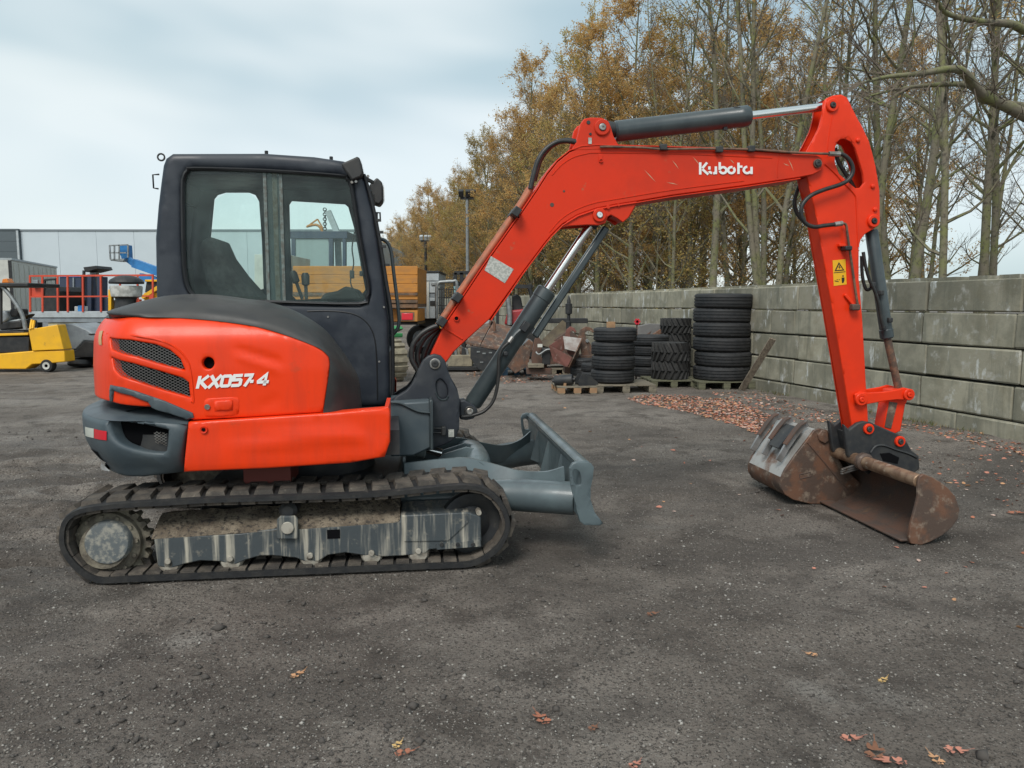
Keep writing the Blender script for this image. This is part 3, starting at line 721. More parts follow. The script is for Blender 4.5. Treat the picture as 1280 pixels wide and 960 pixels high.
# rear edge lip of the cover running round the tail
lip = MB(); vs = []; N = 40
s0 = HDS.px(137, 398)[0]; s1 = 2 * hs_max - s0; zl = zr_top
for i in range(N + 1):
    q = s0 + (s1 - s0) * i / N
    for d, dz in ((-.004, .002), (-.004, .03), (.08, .075), (.45, .11)): vs.append(HDS.at(q, zl + dz, d))
lip.add(vs, [(4 * i + k, 4 * i + k + 1, 4 * i + k + 5, 4 * i + k + 4) for i in range(N) for k in range(3)])
lip.build('cover_lip', COVER, cover, 60)
# seam line on the cover
MB().tube(catmull([P(u, v, y) for u, v, y in ((335, 407, -.80), (345, 402, -.74), (365, 401, -.66), (382, 407, -.64))], 5), .003, 5).build('cover_seam', GASK, cover)

# model lettering
def text_on(body, px0, px1, hpx, S, m_, parent, name, shear=.25, bold=.02, dz=-.0035, stretchx=1.0):
    cu = bpy.data.curves.new('lettering', 'FONT'); cu.body = body; cu.shear = shear; cu.offset = bold; cu.resolution_u = 3; cu.space_character = 1.02
    to = bpy.data.objects.new('lettering', cu); me = bpy.data.meshes.new_from_object(to)
    co = np.array([v.co[:] for v in me.vertices]); x0, x1 = co[:, 0].min(), co[:, 0].max(); y0, y1 = co[:, 1].min(), co[:, 1].max()
    ux = (co[:, 0] - x0) / (x1 - x0); vy = (co[:, 1] - y0) / (y1 - y0)
    for i, v in enumerate(me.vertices):
        u = px0[0] + (px1[0] - px0[0]) * ux[i]; w = px0[1] + (px1[1] - px0[1]) * ux[i] - hpx * vy[i]
        if hasattr(S, 'px'): v.co = S.at(*S.px(u, w), dz)
        else: v.co = P(u, w, S + dz)
    bpy.data.objects.remove(to)
    me.materials.clear()
    return link(name, me, m_, parent)
def ribbon(b, pts, w, fx, k=0, closed=False):
    pts = [Vector(p) for p in pts]; vs = []; n = len(pts)
    for i, p in enumerate(pts):
        a, c = (pts[i - 1], pts[(i + 1) % n]) if closed else (pts[max(i - 1, 0)], pts[min(i + 1, n - 1)])
        u1 = (p - a).normalized() if (p - a).length > 1e-9 else (c - p).normalized(); u2 = (c - p).normalized() if (c - p).length > 1e-9 else u1
        t = (u1 + u2).normalized(); m_ = Vector((-t.y, t.x)) * w / 2 / max(.55, t.dot(u1))
        vs += [fx(p + m_, k), fx(p - m_, k)]
    m = n if closed else n - 1
    b.add(vs, [(2 * i, 2 * i + 1, 2 * ((i + 1) % n) + 1, 2 * ((i + 1) % n)) for i in range(m)])
def lmap(p, k):
    x = p[0] + .22 * p[1]; return HDS.at(*HDS.px(244.8 + x * 16.3, 485.8 - x * .80 - p[1] * 15.6), -.003 - .0004 * k)
lt_ = MB(); o_ = [(.12, .1), (.22, 0), (.66, 0), (.76, .1), (.76, .9), (.66, 1), (.22, 1), (.12, .9)]
sh_ = lambda L, dx: [(x + dx, .11 + y * .78) for x, y in L]
for k, (L, cl_) in enumerate([([(.12, -.14), (.12, 1.14)], 0), ([(.80, 1.14), (.26, .52), (.26, .48)], 0), ([(.26, .55), (.84, -.14)], 0), ([(.95, -.14), (1.78, 1.14)], 0), ([(1.0, 1.14), (1.72, -.14)], 0), ([(x + 1.79, y) for x, y in o_], 1),
    ([(3.42, 1.0), (2.80, 1.0), (2.78, .56), (3.26, .58), (3.36, .48), (3.36, .1), (3.26, 0), (2.70, 0)], 0), ([(3.54, 1.0), (4.14, 1.0), (4.12, .84), (3.74, -.14)], 0), ([(4.10, .34), (4.36, .34)], 0), ([(5.26, -.14), (5.26, 1.0), (4.74, .34), (4.76, .22), (5.54, .22)], 0)]):
    ribbon(lt_, sh_(L, 0), .25, lmap, k, cl_)
lt_.build('side_lettering', WHITE, hood, 0)

# ---------------- cab
YN, YF = .12, .93
cab_px = [(196, 470), (194, 372), (192.7, 297), (196, 257), (199.5, 228), (202.5, 206), (206, 197), (214.5, 191), (329, 190.7), (392, 195), (429, 200.5), (445, 206.5), (456, 227), (465.5, 265), (475, 319), (485.5, 398), (487.5, 470), (487.5, 508), (300, 515), (197, 510)]
cab_o = XZ(cab_px, YN)
win_px = [(228.5, 300), (228, 235), (229.5, 221), (234, 213.5), (243, 210.5), (330, 213), (424, 219.5), (434, 223.5), (439.5, 234), (450, 300), (460.5, 358), (459, 371), (449, 380), (340, 377.5), (255, 374.5), (241, 369), (233.5, 357), (230, 335)]
win = XZ(win_px, YN)
cab = panel(cab_o, [win], FLAT(YN), .05, .05, .04).build('cab_frame', NAVY, EX, 50)
rw = XZ([(262, 356), (265, 303), (270, 250), (274, 245), (284, 242), (313, 242), (321, 245), (325.5, 253), (329, 303), (331, 361), (322, 364)], YF)
fw = XZ([(363, 257), (366, 252.5), (432, 256.5), (436, 260), (443, 285), (457, 362), (452, 370), (372, 375), (367, 370), (364, 300)], YF)
rw2 = XZ([(262, 356), (265, 303), (270, 250), (284, 242), (313, 242), (326, 253), (329, 303), (331, 361)], YF)
panel(cab_o, [rw, fw], lambda a, b, d: (a, YF - d, b), .05, .06, .04).build('cab_door_side', NAVY, EX, 50)
gk = MB(); gp = catmull([(a, YN - .004, b) for a, b in win], 3, True); gk.tube(gp + [gp[0]], .011, 6); gk.build('window_gasket', GASK, cab, 60)
inner = [(x * .985 + .015 * sum(p[0] for p in win) / len(win), z * .985 + .015 * sum(p[1] for p in win) / len(win)) for x, z in win]
gk2 = MB(); gp = catmull([(a, YN + .01, b) for a, b in inner], 3, True); gk2.tube(gp + [gp[0]], .007, 6); gk2.build('inner_gasket', GASK, cab, 60)
def zline_at(x, poly):
    zs = []
    for i in range(len(poly)):
        (x1, z1), (x2, z2) = poly[i], poly[(i + 1) % len(poly)]
        if (x1 - x) * (x2 - x) < 0: zs.append(z1 + (z2 - z1) * (x - x1) / (x2 - x1))
    return min(zs), max(zs)
xm0, xm1 = Q(327.5, 213, YN)[0], Q(352, 213, YN)[0]
def clipx(poly, x, keep_less):
    out = []; n = len(poly)
    for i in range(n):
        a, b = poly[i], poly[(i + 1) % n]; ia = (a[0] <= x) == keep_less; ib = (b[0] <= x) == keep_less
        if ia: out.append(a)
        if ia != ib: t = (x - a[0]) / (b[0] - a[0]); out.append((x, a[1] + t * (b[1] - a[1])))
    return out
for nm, poly, yy in (('rear_sliding_pane', clipx(win, xm1 - .02, True), YN + .022), ('front_sliding_pane', clipx(win, xm0 + .02, False), YN + .032)):
    MB().quad([(a, yy, b) for a, b in poly]).build(nm, GLASS, cab, 0)
for x0, w, yy, m_ in ((xm0 + .012, .02, YN + .018, BRUSH), (xm1 - .012, .02, YN + .026, BRUSH), ((xm0 + xm1) / 2 + .01, .03, YN + .03, mat('seal_strip', (.07, .055, .035), (.11, .11, .09), scale=20, rough=.8))):
    z0, z1 = zline_at(x0, win); MB().bb(x0 - w / 2, x0 + w / 2, yy - .005, yy + .006, z0, z1 + .004).build('pane_stile', m_, cab)
MB().quad([(a, YF - .02, b) for a, b in rw2]).build('rear_side_glass', GLASSB, cab, 0)
MB().quad([(a, YF - .02, b) for a, b in fw]).build('door_glass', GLASSB, cab, 0)
# rear wall, roof and windscreen between the two side frames
oL = XZ([(197, 510), (196, 470), (194, 372), (192.7, 297), (196, 257), (199.5, 228), (202.5, 206)], YN)
zcut = Q(194, 340, YN)[1]
lowL = [p for p in oL if p[1] <= zcut + .2]
MB().strip(oL[:3] + [Q(193.4, 330, YN)], -.04, YN + .0505, YF - .0505).build('cab_rear_wall', NAVY, EX, 50)
MB().strip([Q(198, 240, YN), Q(202.5, 206, YN)], -.04, YN + .0505, YF - .0505).build('cab_rear_header', NAVY, EX, 50)
g_ = XZ([(193.4, 330), (192.7, 297), (198, 240)], YN)
b = MB()
for i in range(2): b.quad([(g_[i][0] + .015, YN + .05, g_[i][1]), (g_[i + 1][0] + .015, YN + .05, g_[i + 1][1]), (g_[i + 1][0] + .015, YF - .05, g_[i + 1][1]), (g_[i][0] + .015, YF - .05, g_[i][1])])
b.build('cab_rear_glass', GLASSB, EX, 0)
oT = XZ([(202.5, 206), (206, 197), (214.5, 191), (329, 190.7), (392, 195), (429, 200.5), (445, 206.5)], YN)
zb = oT[0][1] - .015
MB().prism(oT + [(oT[-1][0] - .01, oT[-1][1] - .05), (oT[0][0] + .01, oT[0][1] - .05)], YN + .0505, YF - .0505).build('cab_roof', NAVY, EX, 40)
for u, v in ((333, 190.8), (414, 198)):
    x, z = Q(u, v, .3); MB().cyl((x, .3, z - .02), (x, .3, z + .012), .012, 8).build('roof_bolt', DARK, EX)
oF = XZ([(445, 206.5), (456, 227), (465.5, 265), (475, 319), (485.5, 398), (487, 440)], YN)
b = MB()
for i in range(len(oF) - 1): b.quad([(oF[i][0] - .02, YN + .05, oF[i][1]), (oF[i][0] - .02, YF - .05, oF[i][1]), (oF[i + 1][0] - .02, YF - .05, oF[i + 1][1]), (oF[i + 1][0] - .02, YN + .05, oF[i + 1][1])])
b.build('windscreen', GLASSB, EX, 60)
MB().strip(XZ([(487, 440), (487.5, 470), (487.5, 508)], YN), -.03, YN + .0505, YF - .0505).build('cab_front_wall', NAVY, EX)
# black windscreen seal in front of the pillar, with its fittings
b = MB(); b.tube(catmull([(x + .012, YN + .03, z) for x, z in XZ([(452, 217), (462, 250), (472, 300), (480, 350), (487.5, 400), (489, 470), (488, 500)], YN)], 4), .013, 7); b.build('windscreen_seal', GASK, EX, 60)
for v in (275, 290, 308, 331):
    x, z = Q(467 + (v - 266) * .19, v, YN); MB().bb(x + .01, x + .04, YN, YN + .03, z - .008, z + .008).build('seal_clip', DARK, EX)
# lower panel seam, filler plate
seam = catmull([(p.x, YN - .001, p.z) for p in (P(u, v, YN) for u, v in ((384, 389), (405, 388.5), (430, 390), (448, 395), (461, 406), (468, 422), (471, 450), (472, 500)))], 4)
MB().tube(seam, .0045, 5).build('cab_panel_seam', GASK, cab, 60)
for u, v in ((410, 396), (480, 384), (474, 452)):
    x, z = Q(u, v, YN); MB().cyl((x, YN - .006, z), (x, YN + .002, z), .007, 8).build('panel_screw', STEEL, cab)
# hook and bracket at the back of the roof
x, z = Q(203, 196.5, .3); MB().tube([(x + .022 * math.cos(a) - .008, .3, z + .022 * math.sin(a)) for a in np.linspace(0, 2 * math.pi, 15)], .006, 6).build('roof_eye', DARK, EX, 60)
b = MB(); b.tube([tuple(P(u, v, .3)) for u, v in ((199, 218), (191, 218.5), (192, 235), (198, 236))], .006, 6); b.build('rear_lamp_bracket', DARK, EX, 60)
# work lights
def wlight(px, y0, y1, lens):
    o = MB().prism(XZ(px, y0), y0, y1).build('work_light', COVER, EX, 30, .012)
    q = XZ(lens, y0); MB().add([(q[0][0], y0 + .015, q[0][1]), (q[1][0], y0 + .015, q[1][1]), (q[1][0], y1 - .015, q[1][1]), (q[0][0], y1 - .015, q[0][1])], [(0, 1, 2, 3)]).build('lamp_lens', LAMPG, o, 0)
wlight([(426, 204.5), (446, 195.5), (449.5, 196.5), (454, 217), (451, 221.5), (439.5, 226)], .07, .26, [(450.5, 197), (455, 217)])
wlight([(461.5, 231), (471, 221.5), (478, 228), (478.8, 250), (474, 256), (463, 252)], .66, .84, [(479, 228.5), (479.8, 250)])
b = MB()
for a, c in (((438, 226.5), (463, 226)), ((455, 222), (466, 228)), ((452, 227), (462, 262)), ((463, 238), (466, 262))): b.bar(P(*a, .2), P(*c, .3), .02, .02)
b.build('lamp_bracket', DARK, EX)
for u, v, yy in ((440, 228, .10), (445, 227, .10), (455.5, 224, .18), (463, 249, .3), (460, 220.5, .2)):
    p = P(u, v, yy); MB().cyl(p, p + Vector((0, -.012, 0)), .010, 8).build('lamp_bolt', STEEL, EX)
b = MB().box(P(464, 250, .28), (.05, .05, .08)); b.build('lamp_connector', COVER, EX, 30, .006)
b = MB(); b.tube([tuple(P(u, v, .5)) for u, v in ((468, 266), (475, 266), (475.5, 276), (468, 277))], .007, 6); b.bar(P(471.5, 266, .5), P(471.5, 277, .5), .01, .01); b.build('mirror_bracket', DARK, EX, 60)
b = MB(); b.tube(catmull([tuple(P(u, v, .25)) for u, v in ((472, 299), (480, 300), (486, 306), (489.5, 318), (492, 340), (496, 372), (498.7, 396), (498, 408), (494, 415), (487, 421))], 5), .0125, 9); b.build('front_handrail', CYL, EX, 60)
# cab interior
st = MB().prism(XZ([(257, 316), (261, 304), (271, 297.5), (279, 302), (288, 322), (305, 345), (322, 364), (331, 376), (315, 395), (285, 385), (268, 360)], .5), .30, .72).build('seat', SEAT, EX, 40, .03)
MB().prism([(-.45, 1.25), (.02, 1.22), (.06, 1.32), (.02, 1.38), (-.42, 1.36)], .27, .75).build('seat_cushion', SEAT, st, 40, .03)
MB().bb(-.86, .5, .17, .88, .96, 1.0).build('cab_floor', INTER, EX)
MB().bb(-.86, -.45, .17, .88, 1.0, 1.46).build('rear_shelf', INTER, EX, 30, .02)
for yy in (.2, .78): MB().bb(-.35, .12, yy, yy + .1, 1.3, 1.52).build('side_console', INTER, EX, 30, .02)
for u, v, u2, v2, yy in ((369, 349, 378, 374, .45), (382, 352, 383, 374, .3)):
    a, c = P(u, v, yy), P(u2, v2, yy)
    lv = MB().cyl(c, a, .012, 8).build('control_lever', DARK, EX)
    MB().lathe([(.01, -.03), (.026, -.02), (.028, .04), (.018, .06)], a, a - c, 10).build('lever_knob', COVER, lv, 50)
a = P(447, 340, .4); MB().tube(catmull([tuple(P(u, v, .2)) for u, v in ((443, 290), (440, 310), (442, 330), (438, 352), (444, 366), (450, 372))], 4), .005, 5).build('cab_cable', HOSE, EX, 60)
p = P(440, 343, .2); MB().box(p, (.03, .03, .055)).build('cable_plug', COVER, EX, 30, .006)
p = P(451.5, 342, .2); MB().box(p, (.022, .03, .035)).build('window_catch', DARK, EX, 30, .004)
dsh = MB().prism(XZ([(402, 376), (408, 367), (424, 364), (434, 358), (448, 362), (455, 376)], .5), .35, .75).build('dash_console', INTER, EX, 30, .02)

# ---------------- nose and swing bracket
MB().prism(XZ([(486, 504.5), (537.7, 501.5), (539, 560), (517, 570), (488, 571)], -.32), -.32, .30).build('nose_box', CWGREY, EX, 30, .012)
p0 = XZ([(487, 564), (522, 564), (539, 553), (539, 561), (517, 571), (488, 572)], -.328)
b = MB(); b.tube(catmull([tuple(P(u, v, -.33)) for u, v in ((487, 503), (500, 504), (515, 511), (524, 514.5), (538, 516))], 4), .008, 7); b.build('grey_pipe', CYL, EX, 60)
MB().bb(Q(537, 500, -.33)[0], Q(541, 500, -.33)[0], -.345, -.16, Q(540, 562, -.33)[1], Q(540, 500, -.33)[1]).build('nose_post', CYL, EX, 30, .006)
sw = XZ([(487, 502), (497, 494.5), (508, 488), (514, 481), (519, 471), (523, 461), (528, 451.5), (535, 445), (543, 442.5), (551, 444.5), (556.5, 451), (559.5, 462), (565, 475), (571.6, 486), (575, 501), (574, 536.5), (570, 547), (563, 552.7), (540, 563), (500, 563)], -.17)
ov = smoothpoly(XZ([(545, 480), (548.5, 474.5), (553, 475), (559, 484), (559.5, 494), (556, 498.5), (550, 497.5), (546.5, 491)], -.17), 3)
swb = panel(sw, [ov], FLAT(-.17), .055, .05, .010).build('swing_bracket', SWING, EX, 40)
panel(ov, [], FLAT(-.15), .02, .05, .004).build('bracket_recess', SWING, swb)
panel(sw, [], lambda a, b, d: (a, .17 - d, b), .055, .08, .01).build('swing_bracket_side', SWING, swb, 40)
MB().prism(XZ([(535, 480), (560, 490), (570, 545), (540, 562), (500, 562), (515, 500)], -.1), -.118, .118).build('bracket_core', DARK, swb)
ob = MB(); op = catmull([(a, -.172, b) for a, b in XZ([(544.5, 490), (547, 496), (551, 499.5), (557, 499.5), (560.5, 495)], -.172)], 4); ob.tube(op, .005, 6); ob.build('recess_lip', CYL, swb, 60)
def pin(u, v, y, r, m1, m2, parent, boss=1.7, name='pivot_pin', h=.02):
    x, z = Q(u, v, y)
    o = MB().lathe([(r * boss, 0), (r * boss, h * .5), (r * boss * .9, h * .65), (r * 1.05, h * .65), (r, h * .4)], (x, y, z), (0, -1, 0), 24).build(name, m1, parent, 30)
    MB().lathe([(r * .9, 0), (r * .88, h * .85), (r * .7, h * 1.0), (r * .3, h * 1.0), (r * .25, h * .8)], (x, y, z), (0, -1, 0), 20).build('pin_head', m2, o, 30)
    return o
pin(543.7, 454.7, -.17, .026, STEEL, DARK, swb, 1.35)
MB().box(P(564, 541.5, -.175), (.036, .004, .05)).build('white_sticker', STICK, swb, 0)
for v in (535.5, 541): MB().cyl(P(541, v, -.2), P(553, v, -.2), .007, 8).build('hose_fitting', DARK, swb)
MB().box(P(554.5, 538.5, -.2), (.03, .05, .06)).build('swing_coupling', DARK, swb, 30, .006)
for dy in (-.06, .06):
    MB().prism(XZ([(574, 500), (580, 499), (592, 505), (595, 513), (591, 521), (582, 523), (574, 522)], 0), dy - .025, dy + .025).build('cylinder_lug', SWING, swb, 30, .006)
pin(587, 514, -.086, .026, DARK, STEEL, swb, 1.4)

# ---------------- boom
HB = .115
boom_px = [(536, 450), (540, 440), (553, 411), (602, 337), (651, 268), (672, 237), (684, 218), (697, 202), (712, 190), (727, 184.5), (745, 183), (774, 183.5), (820, 184.5), (930, 188), (997, 192.5), (1021, 193.5), (1028, 198), (1030.5, 205), (1027, 213), (1016, 218.5), (997, 222), (930, 232), (840, 244), (796, 251.5), (770, 255.5), (745, 260.5), (722, 268.5), (703, 280), (689, 294), (680, 305), (653, 341), (612, 399), (582, 426), (567, 440), (560, 450), (551, 461), (542, 461)]
bm_xz = XZ(boom_px, -HB)
boom = MB().prism(bm_xz, -HB, HB).build('boom', ORANGE_W, EX, 30, .006)
fl = XZ([(1000, 222.5), (930, 233), (840, 245), (796, 252.5), (770, 256.5), (745, 261.5), (722, 269.5), (703, 281), (689, 295), (680, 306), (653, 342), (613, 400)], -HB)
MB().strip(fl, .008, -HB - .008, HB + .008).build('boom_bottom_plate', ORANGE_W, boom, 40, .002)
ft = XZ([(553, 410), (602, 336), (651, 267), (672, 236), (684, 217), (697, 201), (712, 189), (727, 183.5), (745, 182), (774, 182.5), (930, 187), (990, 191.5)], -HB)
MB().strip(ft, .008, -HB - .006, HB + .006).build('boom_top_plate', ORANGE_W, boom, 40, .002)
MB().tube([P(555.4, 410.5, -HB - .001), P(566, 416.5, -HB - .001), P(578, 424, -HB - .001)], .006, 6).build('weld_seam', ORANGE_W, boom)
MB().tube(catmull([P(u, v, -HB - .001) for u, v in ((975, 193), (973, 205), (972, 222))], 3), .003, 5).build('weld_line', ORANGE_W, boom)
MB().tube(catmull([P(u, v, -HB - .001) for u, v in ((690, 219), (702, 206), (716, 197), (732, 192.5), (750, 191), (850, 192.5), (965, 197.5))], 4), .003, 5).build('weld_line', ORANGE_W, boom, 60)
MB().tube(catmull([P(u, v, -HB - .001) for u, v in ((687, 290), (700, 275), (718, 263), (742, 254), (770, 249), (840, 237.5), (930, 226))], 4), .003, 5).build('weld_line', ORANGE_W, boom, 60)
tb_px = [(714, 188), (720, 178), (723, 166), (725.5, 155), (730, 148.5), (738, 146.8), (752, 147), (760, 151), (763.5, 158), (767, 170), (776, 186)]
for y0, y1 in ((-HB - .002, -HB + .028), (HB - .028, HB + .002)):
    MB().prism(XZ(tb_px, -HB - .002), y0, y1).build('top_cylinder_bracket', ORANGE_W, boom, 30, .005)
pin(752.5, 159.5, -HB - .002, .026, ORANGE_W, STEEL, boom, 2.0, h=.024)
for u, v, r in ((735.5, 153, .013), (738, 167.5, .009)):
    x, z = Q(u, v, -HB - .002); MB().cyl((x, -HB - .006, z), (x, -HB, z), r, 12).build('bracket_hole', DARK, boom)
MB().box(P(737.5, 176, -HB - .006), (.022, .004, .04)).build('white_tag', STICK, boom, 0)
lb_px = [(700, 285), (712, 282.5), (735, 281), (749, 281.5), (757, 279), (760, 271), (764, 268.5), (772, 273), (779, 278), (786, 272), (797, 252.5), (790, 246), (745, 257), (720, 266)]
for y0, y1 in ((-HB + .004, -HB + .034), (HB - .034, HB - .004)):
    MB().prism(XZ(lb_px, -HB), y0, y1).build('lower_cylinder_bracket', ORANGE_W, boom, 30, .005)
MB().prism(XZ([(766, 270), (779, 277), (786, 271), (796, 253), (780, 252)], -.05), -.08, .08).build('bracket_stop', ORANGE_W, boom, 30, .004)
pin(749, 269, -HB + .004, .024, ORANGE_W, CHROME, boom, 1.9, h=.026)
for u, v, r in ((760, 259, .013), (773, 256.5, .01)):
    x, z = Q(u, v, -HB); MB().cyl((x, -HB - .01, z), (x, -HB + .01, z), r, 8).build('bracket_bolt', ORANGE_W, boom)
for u, v, r in ((647, 271, .016), (570.5, 398, .018), (751, 201, .012)):
    x, z = Q(u, v, -HB); o = MB().lathe([(r * .7, -.001), (r * .7, .004), (r * .75, .012), (r, .012), (r * 1.1, 0)], (x, -HB, z), (0, -1, 0), 14).build('boss', ORANGE_W, boom, 30)
    MB().cyl((x, -HB - .006, z), (x, -HB - .003, z), r * .68, 10).build('boss_hole', BLACK, o)
MB().box(P(751, 198, -HB - .003), (.025, .006, .05)).build('boom_tab', ORANGE_W, boom, 30, .002)
for u, v, r in ((690, 256, .014), (705, 239, .008)):
    x, z = Q(u, v, -HB); MB().cyl((x, -HB - .002, z), (x, -HB + .002, z), r, 9).build('paint_chip', RUSTD, boom, 0)
srnd = random.Random(5)
for (u, v, u2, v2) in ((805, 212, 820, 228), (840, 200, 849, 212), (833, 228, 848, 231), (912, 199, 918, 205), (866, 196, 875, 207), (985, 198, 992, 214), (979, 204, 987, 207)):
    a, c = P(u, v, -HB - .001), P(u2, v2, -HB - .001); n_ = (c - a).cross(Vector((0, 1, 0))).normalized() * .0028
    k = a.lerp(c, .5) + n_ * srnd.uniform(-1, 1)
    MB().quad([a, k + n_, c, k - n_]).build('paint_scratch', mat('scratch_rust', (.5, .28, .17), rough=.7), boom, 0)
sk_ = XZ([(613.5, 320), (642, 336.5), (631, 354), (605.5, 337.8)], -HB)
sto = MB().prism(sk_, -HB - .0025, -HB + .001).build('instruction_label', STICK, boom, 0)
# "Kubota" on the boom
def arc(cx, cy, r, a0, a1, n=12, ry=None): return [(cx + r * math.cos(R(a0 + (a1 - a0) * i / n)), cy + (ry or r) * math.sin(R(a0 + (a1 - a0) * i / n))) for i in range(n + 1)]
lu = lambda p, k: tuple(P(873.8 + p[0] * 70 / 4.33, 218.2 - p[0] * .15 - p[1] * 15.2, -HB - .003 - .0004 * k))
lg = MB(); w_ = .19
strokes = [[(.09, .0), (.09, 1.0)], [(.62, .98), (.26, .52)], [(.26, .44), (.72, .0)], [(.80, .66), (.80, .40)], arc(1.02, .36, .24, 200, 268), [(1.30, .66), (1.30, .02)], arc(1.08, .30, .22, 275, 340, 5),
           [(1.60, 1.0), (1.60, .36)], arc(1.86, .34, .25, 188, 508, 20), arc(2.50, .34, .25, 70, 412, 20),
           [(3.05, .95), (3.05, .02)], [(3.12, .62), (3.36, .62)], arc(3.72, .34, .26, 88, 335, 16), [(4.06, .6), (4.06, .0)]]
for k, s_ in enumerate(strokes): ribbon(lg, s_, w_, lu, k)
lg.build('boom_lettering', WHITE, boom, 0)
# pipes and hoses on the boom
for yy in (-.08, .0, .08):
    MB().tube(catmull([tuple(P(u, v, -.06) + Vector((0, yy + .06, 0))) for u, v in ((548, 407), (575, 366), (600, 329.5), (625, 293.5), (645, 264), (657, 246), (665, 232))], 3), .021, 9).build('boom_pipe', PIPEO, boom, 60)
for u, v in ((571, 372), (643, 267), (552, 402)):
    p = P(u, v, -.08); MB().box(p, (.06, .24, .05), Matrix.Rotation(R(-56), 3, 'Y')).build('pipe_clamp', DARK, boom, 30, .006)
for k, pl in enumerate([((548, 407), (537, 411), (525, 419), (516, 432), (514.5, 448), (521, 461), (527, 470)), ((549, 408), (540, 414), (531, 422), (523, 436), (522, 450), (526, 462)), ((550, 410), (541, 420), (534, 433), (529, 447), (527, 460)), ((551, 412), (546, 421), (539, 435), (533, 449), (530, 460))]):
    MB().tube(catmull([tuple(P(u, v, -.10 + .055 * k)) for u, v in pl], 6), .018, 9).build('boom_hose', HOSE, boom, 60)
MB().tube(catmull([tuple(P(u, v, -.10)) for u, v in ((663, 236), (667, 219), (673, 200), (683, 186), (697, 177.5), (712, 176.5), (728, 180), (745, 183.5), (752, 184.5))], 6), .017, 9).build('boom_top_hose', HOSE, boom, 60)
MB().tube(catmull([tuple(P(u, v, .04)) for u, v in ((668, 226), (676, 199), (690, 182), (706, 175.5), (720, 177))], 6), .017, 9).build('boom_top_hose', HOSE, boom, 60)
MB().tube(catmull([tuple(P(u, v, -.132)) for u, v in ((750, 184), (760, 183.5), (800, 184.5), (830, 186.5), (880, 186), (940, 187), (997, 191), (1036, 192.3))], 5), .0085, 7).build('boom_side_pipe', HOSEB, boom, 60)
for u, v in ((829, 184), (939, 186), (899, 187)):
    MB().box(P(u, v, -.135), (.05, .03, .04)).build('pipe_clip', DARK, boom, 30, .006)
# arm cylinder on top of the boom
a, c = P(768, 164.5, 0), P(936, 145, 0)
ac = MB().lathe([(.055, 0), (.069, .012), (.069, (c - a).length - .075), (.072, (c - a).length - .07), (.072, (c - a).length - .012), (.064, (c - a).length)], a, c - a, 28).build('arm_cylinder', CYL, EX, 35)
MB().cyl(c, P(1027, 134, 0), .029, 18).build('cylinder_rod', CHROME, ac)
MB().cyl(P(752.5, 160, 0), a + (c - a) * .05, .05, 16).build('cylinder_eye', DARK, ac)
MB().box(P(920, 138, -.02), (.045, .05, .04)).build('cylinder_port', DARK, ac, 30, .006)
MB().box(P(906, 160, -.02), (.025, .03, .03)).build('cylinder_nipple', DARK, ac)
# boom cylinder
a, c = P(590, 506, 0), P(684, 362, 0); L = (c - a).length
bc = MB().lathe([(.05, 0), (.060, .02), (.060, L * .55), (.064, L * .56), (.064, L - .08), (.068, L - .075), (.068, L - .01), (.06, L)], a, c - a, 28).build('boom_cylinder', CYL, EX, 35)
MB().cyl(c, P(741, 277, 0), .029, 18).build('cylinder_rod', CHROME, bc)
MB().cyl(P(738, 283, 0), P(749, 268, 0), .042, 16).build('rod_eye', DARK, bc)
MB().lathe([(.03, -.05), (.05, -.05), (.05, .05), (.03, .05)], P(587, 513, 0), (0, 1, 0), 20).build('cylinder_eye', DARK, bc)
MB().bar(P(758, 284, .02), P(668, 421, .02), .05, .05, (0, 1, 0)).build('rod_guard', CYL, bc, 30, .012)
MB().box(P(655, 408, -.04), (.07, .12, .05), Matrix.Rotation(R(-56), 3, 'Y')).build('cylinder_clamp', DARK, bc, 30, .006)
MB().tube([P(655, 408, -.085), P(645, 417, -.09), P(636, 428, -.09)], .011, 7).build('cylinder_line', CYL, bc)
MB().cyl(P(641, 421, -.09), P(636, 428, -.09), .014, 8).build('line_fitting', STEEL, bc)
MB().tube(catmull([tuple(P(u, v, -.09)) for u, v in ((636, 428), (627, 437), (623.5, 450), (623, 470), (621, 486), (616, 502), (605, 514), (590, 519.5), (577, 521))], 6), .012, 8).build('cylinder_hose', HOSE, bc, 60)
MB().box(P(632, 442, -.075), (.03, .03, .03)).build('cylinder_port', DARK, bc, 30, .006)

# ---------------- arm (stick)
HA = .075
arm_px = [(1030, 127), (1034, 122.5), (1042, 119), (1052, 118), (1059, 121.5), (1070, 143.5), (1080, 162), (1087, 177), (1095, 207.7), (1099.7, 238), (1100.5, 276), (1097.5, 282), (1091, 287), (1082, 292), (1076.5, 299), (1074, 309), (1074, 350), (1078, 397), (1085.5, 527), (1082, 538), (1074, 541), (1066, 538), (1063, 520), (1042.7, 397), (1029, 320), (1021, 272), (1009, 221), (1004, 205), (1007, 192), (1015, 178), (1024, 160), (1028.5, 143)]
hole_px = [(1044, 186), (1046.5, 178), (1051, 174), (1057, 173), (1065, 177), (1069, 184), (1079, 217), (1080, 229), (1076, 234.5), (1070, 235), (1061, 228), (1049, 217), (1044, 203)]
arm_xz = XZ(arm_px, -HA); hl_ = XZ(hole_px, -HA)
arm = panel(arm_xz, [hl_], FLAT(-HA), .02, .05, .006).build('arm', ORANGE_A, EX, 40)
panel(arm_xz, [hl_], lambda a, b, d: (a, HA - d, b), .02, .08, .006).build('arm_far_plate', ORANGE_A, arm, 40)
wf = XZ([(1009.5, 222), (1021.5, 273), (1029.5, 321), (1043.2, 398), (1064, 521), (1067, 537.5), (1074, 540.5), (1081.5, 537.5), (1085, 526)], -HA)
